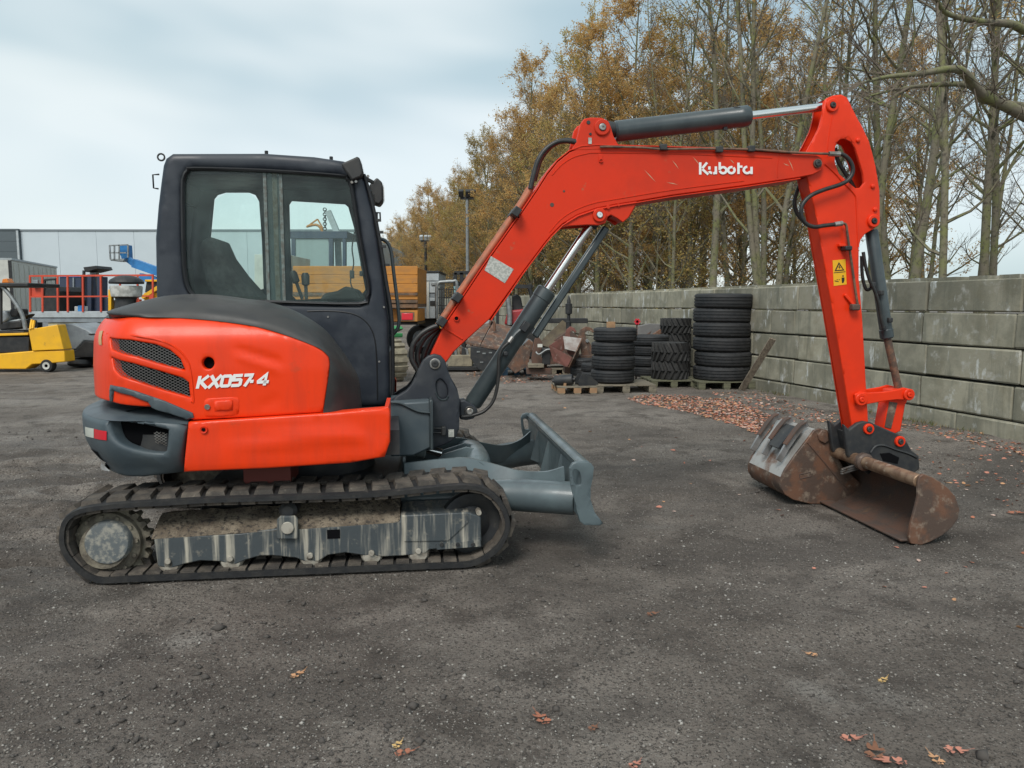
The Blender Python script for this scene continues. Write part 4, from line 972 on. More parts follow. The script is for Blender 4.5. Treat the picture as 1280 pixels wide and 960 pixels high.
MB().strip(wf, .018, -HA + .0205, HA - .0205).build('arm_web', ORANGE_A, arm, 40)
wb = XZ([(1085, 526), (1077.6, 398), (1073.6, 350), (1073.6, 309)], -HA)
MB().strip(wb, .018, -HA + .0205, HA - .0205).build('arm_web', ORANGE_A, arm, 40)
wt_ = XZ([(1059, 122), (1069.5, 144), (1079.5, 162.5), (1086.5, 177.5), (1094.5, 208), (1099, 238), (1100, 262)], -HA)
MB().strip(wt_, -.016, -HA + .0205, HA - .0205).build('arm_web', ORANGE_A, arm, 40)
rib = catmull([P(u, v, -HA - .001) for u, v in ((1031, 205), (1043, 216), (1056, 230), (1068, 243), (1070.5, 252), (1072, 290), (1073, 309))], 4)
MB().tube(rib, .006, 6).build('weld_seam', ORANGE_A, arm, 60)
MB().tube([P(1041, 143, -HA - .001), P(1036, 175, -HA - .001), P(1034, 196, -HA - .001)], .003, 5).build('weld_line', ORANGE_A, arm, 60)
pin(1039.5, 132, -HA, .022, ORANGE_A, DARK, arm, 2.0, h=.03)
pin(1091, 276.5, -HA, .022, ORANGE_A, DARK, arm, 2.0, h=.03)
pin(1021.5, 204.5, -HB - .002, .024, RUST, DARK, arm, 1.25, h=.02)
for u, v in ((1072, 175.5), (1090.5, 233), (1093.5, 262)):
    x, z = Q(u, v, -HA); MB().lathe([(.015, 0), (.014, .012), (.008, .016)], (x, -HA, z), (0, -1, 0), 12).build('arm_boss', ORANGE_A, arm, 40)
MB().tube(catmull([tuple(P(u, v, -.135)) for u, v in ((1036, 192.3), (1046, 192), (1055, 194), (1063, 202), (1066, 213), (1062, 223), (1052, 230), (1029, 237.5), (1013, 245), (1003, 256), (1001.5, 268), (1007, 279), (1018, 283.5), (1030, 282), (1047, 280), (1053, 279))], 6), .0145, 9).build('arm_hose', HOSE, arm, 60)
for q in ((1036, 192.3, 1050, 192.6), (1043, 280.6, 1053, 279.2)):
    MB().cyl(P(q[0], q[1], -.135), P(q[2], q[3], -.135), .018, 10).build('hose_ferrule', STEEL, arm)
MB().tube(catmull([tuple(P(u, v, .06)) for u, v in ((1044, 185), (1047, 200), (1056, 216), (1064, 228), (1068, 236))], 5), .0145, 8).build('arm_hose', HOSE, arm, 60)
MB().tube(catmull([tuple(P(u, v, .1)) for u, v in ((1002, 225), (997, 238), (993, 252), (996, 266), (1006, 278), (1016, 282))], 5), .0145, 8).build('arm_hose', HOSE, arm, 60)
MB().tube(catmull([tuple(P(u, v, -.11)) for u, v in ((1053, 279), (1057.5, 281), (1059, 290), (1061, 305), (1064, 325), (1067.5, 350), (1070, 368), (1072.5, 383))], 4), .009, 7).build('arm_pipe', HOSEB, arm, 60)
MB().box(P(1058, 310.5, -.11), (.05, .07, .03)).build('pipe_clip', DARK, arm, 30, .006)
MB().box(P(1052, 306.5, -.09), (.05, .03, .02)).build('clip_tab', ORANGE_A, arm, 30, .004)
MB().box(P(1068.5, 384, -.11), (.06, .05, .045)).build('stop_valve', RUSTD, arm, 30, .01)
MB().bar(P(1056, 368, -.085), P(1067, 381, -.095), .02, .02).build('valve_handle', ORANGE_A, arm, 30, .004)
wl_ = MB().prism(XZ([(1040.5, 325.5), (1056.5, 324), (1058, 355.5), (1042, 357.5)], -HA), -HA - .003, -HA + .002).build('warning_label', YEL, arm, 0)
def ink(px, nm='warning_symbol', m_=INK, d=.0045): return MB().quad([tuple(P(u, v, -HA - d)) for u, v in px]).build(nm, m_, wl_, 0)
b = MB()
tri = [(1043.2, 339), (1048.6, 327.5), (1055.6, 338)]; tri2 = [(1045.3, 337.6), (1048.9, 330.2), (1053.6, 337)]
vs = [tuple(P(u, v, -HA - .0045)) for u, v in tri + tri2]; b.add(vs, [(0, 1, 4, 3), (1, 2, 5, 4), (2, 0, 3, 5)]); b.build('warning_triangle', INK, wl_, 0)
ink([(1049.3, 331.5), (1047.8, 334.5), (1049.4, 334.4), (1048.6, 337), (1051, 333.8), (1049.4, 333.9), (1050.2, 331.8)])
b = MB(); b.quad([tuple(P(u, v, -HA - .0045)) for u, v in ((1042.3, 340.6), (1056.8, 339.2), (1056.9, 340), (1042.4, 341.4))])
b.lathe([(.006, 0), (.006, .0005)], P(1053.8, 345, -HA - .0042), (0, -1, 0), 8)
b.quad([tuple(P(u, v, -HA - .0045)) for u, v in ((1052, 347), (1055.6, 346.8), (1055.6, 350.4), (1054.4, 353.6), (1052.6, 353.8), (1052.2, 350.6))])
b.quad([tuple(P(u, v, -HA - .0045)) for u, v in ((1043.3, 350.5), (1048.3, 351.5), (1048.3, 352.4), (1043.3, 351.6))])
for k in range(2): b.quad([tuple(P(u, v, -HA - .0045)) for u, v in ((1046 + 2.5 * k, 349), (1047.4 + 2.5 * k, 349.2), (1047.4 + 2.5 * k, 350), (1046 + 2.5 * k, 349.9))])
b.build('warning_figure', INK, wl_, 0)
# bucket cylinder and linkage
a, c = P(1089, 287, 0), P(1109, 423, 0); L = (c - a).length
kc = MB().lathe([(.035, 0), (.044, .015), (.044, L - .07), (.048, L - .065), (.048, L - .01), (.04, L)], a, c - a, 24).build('bucket_cylinder', CYL, EX, 35)
MB().cyl(c, P(1124, 490, 0), .027, 16).build('cylinder_rod', HOSEB, kc)
MB().tube(catmull([tuple(P(u, v, -.07)) for u, v in ((1079, 315), (1082, 333), (1087, 350), (1093, 363), (1098, 378), (1101, 395), (1104, 410))], 5), .012, 8).build('cylinder_hose', HOSE, kc, 60)
MB().tube(catmull([tuple(P(u, v, -.02)) for u, v in ((1077, 320), (1078, 345), (1083, 362), (1091, 358))], 5), .012, 8).build('cylinder_hose', HOSE, kc, 60)
for u, v in ((1104, 410), (1112, 400), (1101, 366), (1091, 356)): MB().box(P(u, v, -.05), (.03, .04, .035)).build('cylinder_port', DARK, kc, 30, .006)
ring = lambda u, v, r, y: [(Q(u, v, y)[0] + r * math.cos(t), Q(u, v, y)[1] + r * math.sin(t)) for t in np.linspace(0, 2 * math.pi, 20)[:-1]]
for yy in (-.105, .085):
    lk = MB().prism(XZ([(1068, 493), (1075, 489.5), (1086, 491), (1104, 490), (1120, 487.5), (1130, 484.5), (1141, 487), (1143, 494), (1138, 500), (1120, 499.5), (1104, 501.5), (1088, 504.5), (1078, 506.5), (1070, 504)], -.1), yy, yy + .025).build('link_bar', ORANGE_A, EX, 30, .005)
    if yy < 0:
        pin(1075.5, 499, yy, .024, ORANGE_A, ORANGE_A, lk, 1.9, h=.03); pin(1135, 493, yy, .022, ORANGE_A, ORANGE_A, lk, 1.9, h=.03)
MB().prism(XZ([(1116, 487), (1131, 486), (1138, 494), (1132, 506), (1126, 539), (1118, 543), (1104, 536), (1111, 500)], -.06), -.06, .06).build('tipping_link', ORANGE_A, EX, 30, .008)
MB().prism(XZ([(1112, 502), (1122, 503.5), (1114, 536), (1106, 534)], -.065), -.066, -.058).build('link_rib', RUST, EX, 30, .002)

# ---------------- quick coupler and ditching bucket
cp = XZ([(1055, 530), (1062, 537), (1072, 529), (1080, 526.5), (1089, 528), (1100, 533), (1116, 540), (1128, 545), (1135, 554), (1140, 563), (1149, 570), (1150, 586), (1143, 592), (1120, 586), (1098, 582), (1086, 594), (1078, 584), (1068, 580), (1060, 570), (1058, 555)], -.12)
for y0, y1 in ((-.12, -.08), (.08, .12)):
    qc = MB().prism(cp, y0, y1).build('quick_coupler', DARK, EX, 30, .010)
    if y0 < 0:
        pin(1085, 536, y0, .022, ORANGE_A, DARK, qc, 1.75, h=.03); pin(1124, 551.5, y0, .022, ORANGE_A, DARK, qc, 1.75, h=.03)
        MB().tube(catmull([P(u, v, -.122) for u, v in ((1088, 566), (1094, 558), (1104, 556.5), (1120, 562), (1136, 567), (1146, 572))], 4), .009, 6).build('coupler_flange', DARK, qc, 60)
        MB().prism(XZ([(1100, 567), (1112, 566), (1124, 572), (1122, 580), (1104, 576)], -.123), -.124, -.118).build('coupler_slot', BLACK, qc)
        MB().cyl(P(1075, 573, -.125), P(1075, 573, -.11), .03, 14).build('coupler_boss', mat('faded_red', (.38, .1, .09), rough=.6), qc)
MB().prism(XZ([(1060, 540), (1085, 545), (1128, 552), (1145, 575), (1138, 585), (1085, 572), (1066, 572)], -.07), -.079, .079).build('coupler_core', DARK, EX, 30, .006)
b = MB()
for k in range(3): b.bar(P(1052, 587 + 2.6 * k, -.2), P(1074, 580 + 2.6 * k, -.12), .02, .012)
b.build('coupler_lock_bar', WORN, EX, 30, .003)
YB0, YB1 = -.84, .66
bp = XZ([(1146, 602), (1148, 595), (1153, 592), (1164, 596), (1174, 602), (1184, 610), (1193, 620.5), (1198, 636), (1196, 648), (1189, 658), (1176, 669), (1163, 676), (1150, 681), (1137, 679), (1134.5, 671), (1137, 655), (1142, 637), (1146, 620)], YB0)
db = MB().strip(XZ([(1153, 593.5), (1164, 597), (1174, 603), (1183.5, 611), (1192, 621), (1196.5, 636), (1194.5, 647), (1188, 657), (1175, 668), (1162, 675), (1150, 679.5), (1137, 679)], YB0), -.014, YB0 + .008, YB1).build('ditching_bucket', RUSTD, EX, 40)
MB().prism(bp, YB0 - .012, YB0 + .010).build('bucket_end_plate', RUST, db, 30, .005)
MB().prism(bp, YB1 - .01, YB1 + .012).build('bucket_end_plate', RUST, db, 30, .005)
cx_, cz_ = Q(1151, 602, YB0)
MB().cyl((cx_, YB0 + .01, cz_), (cx_, YB1 - .01, cz_), .042, 20).build('torque_tube', RUSTP, db)
MB().lathe([(.046, 0), (.062, .01), (.062, .05), (.046, .06)], (cx_, -.26, cz_), (0, 1, 0), 20).build('tube_collar', RUST, db, 30)
ex_, ez_ = Q(1137, 678, YB0)
MB().bb(ex_ - .055, ex_ + .05, YB0 + .012, YB1 - .012, ez_ + .003, ez_ + .018).build('cutting_edge', RUSTD, db, 30, .004)
MB().prism(XZ([(1150, 606), (1170, 608), (1182, 622), (1188, 640), (1178, 628), (1160, 616)], -.1), -.11, .11).build('bucket_bracket', RUSTD, db, 30, .004)

# ================================================================== the loose digging bucket
def shifted(b, off):
    b.v = [(p[0] - off[0], p[1] - off[1], p[2] - off[2]) for p in b.v]; return b
BO = (3.55, .42, 0)
dg = thing('digging_bucket', 'narrow rusty digging bucket with silver worn back lying loose left of the wide bucket', 'bucket', toworld(BO), YAW)
Y0, Y1 = .15, .70
sp_px = [(1024, 536.6), (1033.5, 539), (1037, 548), (1039.6, 559.6), (1046, 573), (1053, 584), (1070, 601), (1088, 614), (1084, 619), (1064, 625.5), (1045.6, 629), (1028, 631), (1012, 631), (990, 625.5), (980, 619), (975, 610), (975, 600), (980, 588.7), (993, 570), (1007, 552), (1016.6, 539)]
sx_ = XZ(sp_px, Y0)
mz = min(p[1] for p in sx_); fixz = lambda L: [(a, b - mz + .004) for a, b in L]
shl = shifted(MB().strip(fixz(XZ([(1020, 538), (1014, 541), (1007, 552.5), (993, 570.5), (980.5, 589), (976, 598)], Y0)), .014, Y0 + .006, Y1), BO).build('bucket_shell', SHELLM, dg, 45)
shifted(MB().strip(fixz(XZ([(976, 598), (975.2, 604), (975.7, 610), (981, 619), (990, 625), (1012, 630), (1028, 630.2), (1045.6, 628.2), (1064, 625), (1086, 618)], Y0)), .013, Y0 + .006, Y1), BO).build('bucket_belly', RUST, dg, 45)
for y0, y1 in ((Y0 - .012, Y0 + .012), (Y1 - .012, Y1 + .012)):
    shifted(MB().prism(fixz(sx_), y0, y1), BO).build('side_plate', RUST, dg, 30, .005)
shifted(MB().prism(fixz(XZ([(1021, 545), (1026, 538), (1033, 540.5), (1035, 552), (1030, 556), (1023, 552)], Y0 - .012)), Y0 - .03, Y0 - .011), BO).build('lifting_ear', RUST, dg, 30, .008)
shifted(MB().tube([(p[0], Y0 - .013, p[1]) for p in fixz(XZ([(1008, 554), (1020, 568), (1035, 586), (1050, 604), (1058, 612)], Y0))], .006, 6), BO).build('weld_seam', RUSTD, dg)
shifted(MB().tube([(p[0], Y0 - .013, p[1]) for p in fixz(XZ([(998, 594), (1012, 591), (1013, 596), (999, 599.5), (998, 594)], Y0))], .004, 5), BO).build('weld_mark', RUSTD, dg)
for yy in (.22, .46, .66):
    arcp = fixz(XZ([(1017, 536), (1011, 539), (1004, 547), (992, 564), (982, 582)], Y0))
    shifted(MB().strip(arcp, -.05, yy - .01, yy + .01), BO).build('mount_rib', WORN, dg, 40, .003)
    shifted(MB().strip([(p[0] - .035, p[1] + .028) for p in arcp[:4]], -.012, yy - .035, yy + .02), BO).build('rib_flange', RUSTD, dg, 40, .002)
jag = fixz(XZ([(1012, 545), (1004, 553), (996, 563), (989, 572), (994, 575), (1006, 560), (1016, 549)], Y0))
shifted(MB().prism([(a - .05, b + .045) for a, b in jag], .26, .42), BO).build('torn_bracket', DARK, dg, 20)
tip = fixz(XZ([(1060, 621), (1090, 613.5), (1090, 618.5), (1062, 627)], Y0))
shifted(MB().prism(tip, Y0 - .005, Y1 + .005), BO).build('cutting_edge', RUSTD, dg, 30, .003)

# ================================================================== GROUND
NT = np.random.default_rng(11).random((256, 256))
def vnoise(x, y):
    xi = np.floor(x).astype(int); yi = np.floor(y).astype(int); fx = x - xi; fy = y - yi
    fx = fx * fx * (3 - 2 * fx); fy = fy * fy * (3 - 2 * fy); g = lambda a, b: NT[a % 256, b % 256]
    return (g(xi, yi) * (1 - fx) + g(xi + 1, yi) * fx) * (1 - fy) + (g(xi, yi + 1) * (1 - fx) + g(xi + 1, yi + 1) * fx) * fy - .5
def fbm(x, y, o=4):
    s = 0; a = 1
    for k in range(o): s = s + a * vnoise(x * 2 ** k + 17.3 * k, y * 2 ** k + 5.1 * k); a *= .55
    return s
def sstep(a, b, x): t = np.clip((x - a) / (b - a), 0, 1); return t * t * (3 - 2 * t)
def wheelmarks(X, Y):
    t = 0
    for cx, cy, r, w in ((-2.2, 13.2, 9.0, .12), (-2.2, 13.2, 10.35, .12), (6.5, -3.5, 6.9, .11), (6.5, -3.5, 8.2, .11), (-3.5, 10.5, 8.0, .10)):
        dx, dy = X - cx, Y - cy; d = np.hypot(dx, dy) - r + .12 * fbm(X * .4 + r, Y * .4, 2); a = np.arctan2(dy, dx) * r
        band = np.exp(-(d / w) ** 4); tread = .55 + .45 * np.sin((a + np.abs(d) * 1.2) * 2 * np.pi / .11)
        t = np.maximum(t, band * tread * sstep(-.25, .25, fbm(a * .5 + r, d * .5 + 3, 3)))
    return t * (1 - sstep(8, 10, Y))
def gheight(X, Y):
    X = np.asarray(X, float); Y = np.asarray(Y, float)
    dx, dy = X - OX, Y - OY; xm = CY * dx + SY * dy; ym = -SY * dx + CY * dy
    near = 1 - sstep(9, 16, Y)
    h = .026 * fbm(X * .55, Y * .55, 3) + near * (.022 * fbm(X * 2.3 + 9, Y * 2.3, 4) + .013 * fbm(X * 9, Y * 9, 3))
    # churned ruts behind and beside the tracks, running along the travel direction
    rut = sstep(-.9, -1.7, xm) * (1 - sstep(2.2, 4.2, ym)) * sstep(-2.6, -1.2, ym)
    r = fbm(xm * 1.6 + 3, ym * 5.5, 3)
    h = h + rut * (.075 * np.abs(r) ** .8 * np.sign(r) + .03 * fbm(xm * 7, ym * 9, 3))
    rut2 = sstep(2.6, 3.3, Y) * (1 - sstep(3.7, 4.3, Y)) * (1 - sstep(-.6, .2, X)) * .5
    h = h + rut2 * .03 * fbm(xm * 4, ym * 7, 3)
    side = sstep(.2, 1.5, X) * (1 - sstep(3.2, 3.9, Y)) * .6
    h = h + side * .016 * np.minimum(0, fbm(X * 1.1 - Y * .6, Y * 3.3 + X, 3))
    d = np.hypot(X - .6, Y - 9.4); arcs = sstep(.2, 1.2, X) * (1 - sstep(4.2, 6, X)) * (1 - sstep(7.2, 8.5, Y)) * sstep(2.6, 3.6, Y)
    h = h + arcs * .04 * fbm(d * 3.2, np.arctan2(Y - 9.4, X - .6) * 2.2, 3)
    h = h - .010 * wheelmarks(X, Y)
    foot = (np.abs(xm) < 1.15) & (np.abs(np.abs(ym) - .78) < .22)
    h = np.where(foot, .012 + .004 * fbm(X * 9, Y * 9, 2), h)
    bk = np.exp(-((X - 2.3) ** 2 / .6 + (Y - 5.3) ** 2 / .9)); h = h * (1 - bk)
    far = sstep(10, 13, Y); return h * (1 - far)
def churn(X, Y):
    dx, dy = X - OX, Y - OY; xm = CY * dx + SY * dy; ym = -SY * dx + CY * dy
    a = sstep(-.9, -1.6, xm) * (1 - sstep(2.0, 4.0, ym)) * sstep(-2.4, -1.2, ym) * sstep(-.12, .3, fbm(xm * 1.1 + 3, ym * 5.0, 4))
    d = np.hypot(X - .6, Y - 9.4); an = np.arctan2(Y - 9.4, X - .6)
    b = sstep(.0, 1.0, X) * (1 - sstep(7.0, 8.5, Y)) * sstep(3.2, 4.2, Y) * sstep(.0, .36, fbm(d * 2.4, an * 1.6, 4))
    c = sstep(.05, .4, fbm(X * .7 + 30, Y * 1.3 + 8, 5)) * (1 - sstep(8, 11, Y))
    e_ = np.exp(-(((X - .6) / 1.3) ** 2 + ((Y - 4.3) / .8) ** 2)) * sstep(-.2, .3, fbm(X * 2, Y * 3, 4))
    return np.clip(np.maximum.reduce([.62 * wheelmarks(X, Y), a, .8 * b, .75 * c, .9 * e_]), 0, 1)
def axis(lo, hi, a, b, d, g=1.22):
    m_ = list(np.arange(a, b + 1e-6, d)); s = d; x = a
    while x > lo: s *= g; x -= s; m_.insert(0, x)
    s = d; x = b
    while x < hi: s *= g; x += s; m_.append(x)
    return np.array(m_)
gx = axis(-900, 900, -4.6, 4.4, .03); gy1 = np.arange(1.2, 4.5, .024); gy2 = np.arange(4.5, 9.5, .045); gy = np.concatenate([[-40, -15, -5, -1, .4], gy1, gy2, axis(9.5, 1600, 9.5, 9.6, .1, 1.2)[1:]])
gy = np.unique(np.round(gy, 4))
GXm, GYm = np.meshgrid(gx, gy); GZ = gheight(GXm, GYm)
nv = GXm.size; gm = bpy.data.meshes.new('ground'); ny_, nx_ = GXm.shape
idx = np.arange(nv).reshape(ny_, nx_); q = np.stack([idx[:-1, :-1], idx[:-1, 1:], idx[1:, 1:], idx[1:, :-1]], -1).reshape(-1, 4)
def npmesh(name, V, F):
    me = bpy.data.meshes.new(name); n, k = F.shape
    me.vertices.add(len(V)); me.vertices.foreach_set('co', np.ascontiguousarray(V, dtype=np.float32).ravel())
    me.loops.add(n * k); me.loops.foreach_set('vertex_index', np.ascontiguousarray(F, dtype=np.int32).ravel())
    me.polygons.add(n); me.polygons.foreach_set('loop_start', np.arange(0, n * k, k, dtype=np.int32))
    me.update(calc_edges=True); me.validate(); return me
gm = npmesh('ground', np.stack([GXm, GYm, GZ], -1).reshape(-1, 3), q); gm.shade_smooth()
def groundmat():
    m_ = bpy.data.materials.new('dark_gravel_ground'); m_.use_nodes = True; nt = m_.node_tree; N = nt.nodes; Lk = nt.links.new; b = N['Principled BSDF']
    tc = N.new('ShaderNodeTexCoord'); vec = tc.outputs['Object']
    def noise(s, d=6, r=.6):
        n = N.new('ShaderNodeTexNoise'); n.inputs['Scale'].default_value = s; n.inputs['Detail'].default_value = d; n.inputs['Roughness'].default_value = r; Lk(vec, n.inputs['Vector']); return n.outputs['Fac']
    def rmp(f, a, c, lo=0, hi=1):
        r_ = N.new('ShaderNodeMapRange'); r_.interpolation_type = 'SMOOTHSTEP'
        for k, v in (('From Min', a), ('From Max', c), ('To Min', lo), ('To Max', hi)): r_.inputs[k].default_value = v
        Lk(f, r_.inputs['Value']); return r_.outputs[0]
    def mix(f, a, c, bl='MIX'):
        x = N.new('ShaderNodeMix'); x.data_type = 'RGBA'; x.blend_type = bl
        if isinstance(f, (int, float)): x.inputs['Factor'].default_value = f
        else: Lk(f, x.inputs['Factor'])
        for k, q_ in ((6, a), (7, c)):
            if isinstance(q_, tuple): x.inputs[k].default_value = (*q_, 1)
            else: Lk(q_, x.inputs[k])
        return x.outputs[2]
    col = mix(rmp(noise(.55, 5), .38, .62), (.18, .153, .13), (.27, .236, .204))
    col = mix(rmp(noise(2.6, 6, .65), .46, .66), col, (.11, .092, .078))
    col = mix(rmp(noise(1.1, 6, .6), .58, .7), col, (.30, .275, .245))
    col = mix(rmp(noise(70, 4, .7), .5, .62), col, (.07, .06, .052))
    col = mix(rmp(noise(38, 5, .75), .58, .68), col, (.31, .285, .255))
    at_ = N.new('ShaderNodeAttribute'); at_.attribute_name = 'churn'; cm = N.new('ShaderNodeMath'); cm.operation = 'MULTIPLY'; cm.inputs[1].default_value = .72; Lk(at_.outputs['Fac'], cm.inputs[0])
    col = mix(cm.outputs[0], col, (.075, .064, .056))
    def specks(s, th, c, base):
        v = N.new('ShaderNodeTexVoronoi'); v.inputs['Scale'].default_value = s; Lk(vec, v.inputs['Vector'])
        sp = N.new('ShaderNodeSeparateColor'); Lk(v.outputs['Color'], sp.inputs[0])
        a = rmp(v.outputs['Distance'], .34, .2); g = N.new('ShaderNodeMath'); g.operation = 'GREATER_THAN'; g.inputs[1].default_value = th; Lk(sp.outputs[0], g.inputs[0])
        mm = N.new('ShaderNodeMath'); mm.operation = 'MULTIPLY'; Lk(a, mm.inputs[0]); Lk(g.outputs[0], mm.inputs[1]); return mix(mm.outputs[0], base, c)
    col = specks(95, .9, (.38, .36, .32), col); col = specks(48, .965, (.45, .42, .37), col); col = specks(120, .75, (.03, .028, .027), col)
    Lk(col, b.inputs['Base Color'])
    Lk(rmp(noise(.8, 4), .4, .65, .92, .62), b.inputs['Roughness']); b.inputs['Specular IOR Level'].default_value = .35
    ad = N.new('ShaderNodeMath'); ad.operation = 'ADD'; Lk(noise(60, 5, .75), ad.inputs[0]); Lk(noise(14, 5, .7), ad.inputs[1])
    bp = N.new('ShaderNodeBump'); bp.inputs['Strength'].default_value = 1; bp.inputs['Distance'].default_value = .024; Lk(ad.outputs[0], bp.inputs['Height']); Lk(bp.outputs[0], b.inputs['Normal'])
    return m_
ca = gm.attributes.new('churn', 'FLOAT', 'POINT'); ca.data.foreach_set('value', churn(GXm, GYm).astype(np.float32).ravel())
structure(link('ground', gm, groundmat()))

nr = np.random.default_rng(5)
def scatter(name, pos, scl, rotz, tilt, tv, tf, mats, mi, parent=None):
    "many copies of a tiny shape joined into one mesh"
    n = len(pos); k = len(tv); tv = np.array(tv, float)
    V = np.repeat(tv[None], n, 0)
    if np.ndim(scl) == 1: scl = scl[:, None]
    V = V * scl[:, None, :]
    ct, st = np.cos(tilt), np.sin(tilt); y = V[:, :, 1] * ct[:, None] - V[:, :, 2] * st[:, None]; z = V[:, :, 1] * st[:, None] + V[:, :, 2] * ct[:, None]
    c, s = np.cos(rotz), np.sin(rotz); x = V[:, :, 0] * c[:, None] - y * s[:, None]; y2 = V[:, :, 0] * s[:, None] + y * c[:, None]
    V = np.stack([x, y2, z], -1) + pos[:, None, :]
    F = (np.array(tf)[None] + (np.arange(n) * k)[:, None, None]).reshape(-1, len(tf[0]))
    me = npmesh(name, V.reshape(-1, 3), F)
    o = link(name, me, None, parent)
    for m_ in mats: me.materials.append(m_)
    me.polygons.foreach_set('material_index', np.repeat(mi, len(tf)).astype(np.int32)); me.update()
    return stuff(o)
OCT_V = [(1, .2, 0), (-.2, 1, .1), (-1, -.1, 0), (.1, -1, .05), (.1, .1, .75), (0, 0, -.7)]
OCT_F = [(0, 1, 4), (1, 2, 4), (2, 3, 4), (3, 0, 4), (1, 0, 5), (2, 1, 5), (3, 2, 5), (0, 3, 5)]
def inview(n, y0, y1, power=1.0):
    Y = y0 * (y1 / y0) ** nr.random(n) ** power; X = (nr.random(n) * 1.5 - .75) * Y; return X, Y
n = 60000; X, Y = inview(n, 1.75, 10)
dens = fbm(X * .8, Y * .8, 3) + .25 * nr.random(n); keep = dens > -.12; X, Y = X[keep], Y[keep]; n = len(X)
sz = .0023 * np.exp(nr.normal(0, .55, n)) * (1 + .1 * Y); big = nr.random(n) < .012; sz[big] *= 2.0; sz = np.minimum(sz, .011)
GM = [mat('gravel_dark', (.085, .076, .068), rough=.9), mat('gravel_grey', (.21, .19, .168), rough=.85), mat('gravel_pale', (.36, .34, .31), rough=.8)]
scatter('gravel', np.stack([X, Y, gheight(X, Y) + sz * .25], -1), np.stack([sz, sz * nr.uniform(.6, 1, n), sz * nr.uniform(.5, .9, n)], -1), nr.random(n) * 6.28, nr.normal(0, .4, n), OCT_V, OCT_F, GM, nr.choice([0, 0, 0, 0, 1, 1, 1, 1, 1, 2], n))
n = 2600; X, Y = inview(n, 2, 9); dens = fbm(X * .9 + 40, Y * .9, 3); keep = dens > .12; X, Y = X[keep], Y[keep]; n = len(X)
sz = .011 * np.exp(nr.normal(0, .4, n))
scatter('mud_crumbs', np.stack([X, Y, gheight(X, Y) + sz * .2], -1), np.stack([sz, sz * .8, sz * .7], -1), nr.random(n) * 6.28, nr.normal(0, .5, n), OCT_V, OCT_F, [mat('mud_crumb', (.075, .066, .059), rough=.95)], np.zeros(n))

# ------------------------------------------------------------------ fallen leaves
LEAFM = [mat('leaf_rust', (.4, .15, .085), (.28, .11, .065), scale=9, rough=.7), mat('leaf_tan', (.5, .27, .14), rough=.7), mat('leaf_brown', (.2, .09, .05), rough=.75), mat('leaf_pink', (.48, .2, .14), rough=.7), mat('leaf_yellow', (.55, .36, .14), rough=.7), mat('leaf_pale', (.5, .36, .3), rough=.7)]
LF_V = [(-1, 0, .05), (-.3, -.5, .22), (.5, -.42, .12), (1.1, 0, .1), (.5, .42, .2), (-.3, .5, .1), (.1, 0, 0)]
LF_F = [(0, 1, 6), (1, 2, 6), (2, 3, 6), (3, 4, 6), (4, 5, 6), (5, 0, 6)]
def leaf_patch(px_poly, n, smin, smax, sp=0):
    us = [p[0] for p in px_poly]; vs = [p[1] for p in px_poly]; out = []
    u = nr.uniform(min(us), max(us), n * 4); v = nr.uniform(min(vs), max(vs), n * 4)
    ok = pip(u, v, px_poly); u, v = u[ok][:n], v[ok][:n]
    return [G(a, b) for a, b in zip(u, v)]
pts = leaf_patch([(782, 498), (800, 494), (850, 494), (905, 499), (965, 520), (968, 540), (955, 548), (915, 530), (860, 516), (800, 505)], 3000, 0, 0)
pts += leaf_patch([(620, 470), (700, 466), (712, 476), (630, 480)], 260, 0, 0) + leaf_patch([(575, 462), (640, 468), (660, 478), (590, 474)], 120, 0, 0)
pts += leaf_patch([(885, 490), (945, 490), (1050, 520), (1050, 534), (990, 520), (930, 508)], 420, 0, 0) + leaf_patch([(1085, 520), (1280, 556), (1280, 572), (1150, 540), (1085, 530)], 220, 0, 0)
pts += leaf_patch([(880, 485), (975, 492), (1280, 552), (1280, 640), (1000, 545), (880, 505)], 200, 0, 0) + leaf_patch([(600, 480), (960, 500), (1280, 600), (1280, 800), (760, 620), (640, 520)], 60, 0, 0)
pp = np.array([(p.x, p.y) for p in pts]); n = len(pp); sz = nr.uniform(.012, .029, n)
scatter('leaf_litter', np.stack([pp[:, 0], pp[:, 1], gheight(pp[:, 0], pp[:, 1]) + .006], -1), np.stack([sz, sz, sz], -1), nr.random(n) * 6.28, nr.normal(0, .5, n), LF_V, LF_F, LEAFM, nr.choice([0, 0, 1, 1, 2, 3, 3, 3, 5, 5], n))
# tufts of moss and weeds along the foot of the wall
def oakleaf(seed, big=1):
    r_ = random.Random(seed); b = MB(); rim = []
    n = 44
    for i in range(n):
        a = 2 * math.pi * i / n
        r0 = .48 + .52 * abs(math.cos(a * 3.5 + .3)) ** .8 * (.8 + .4 * r_.random()); el = 1 + .45 * math.cos(a)
        x, y = r0 * el * math.cos(a), r0 * .62 * math.sin(a)
        rim.append((x, y, .04 + .10 * abs(math.sin(a)) ** 2 * r_.uniform(.4, 1.3)))
    vs = [(0, 0, 0), (.5, 0, .03), (-.5, 0, .04)] + rim
    b.add(vs, [(0 if abs(rim[i][0]) < .4 else (1 if rim[i][0] > 0 else 2), 3 + i, 3 + (i + 1) % n) for i in range(n)])
    b.add([(1.2, -.02, .08), (1.9, -.03, .2), (1.9, .03, .2), (1.2, .02, .08)], [(0, 1, 2, 3)])
    return b.mesh('fallen_leaf', 60)
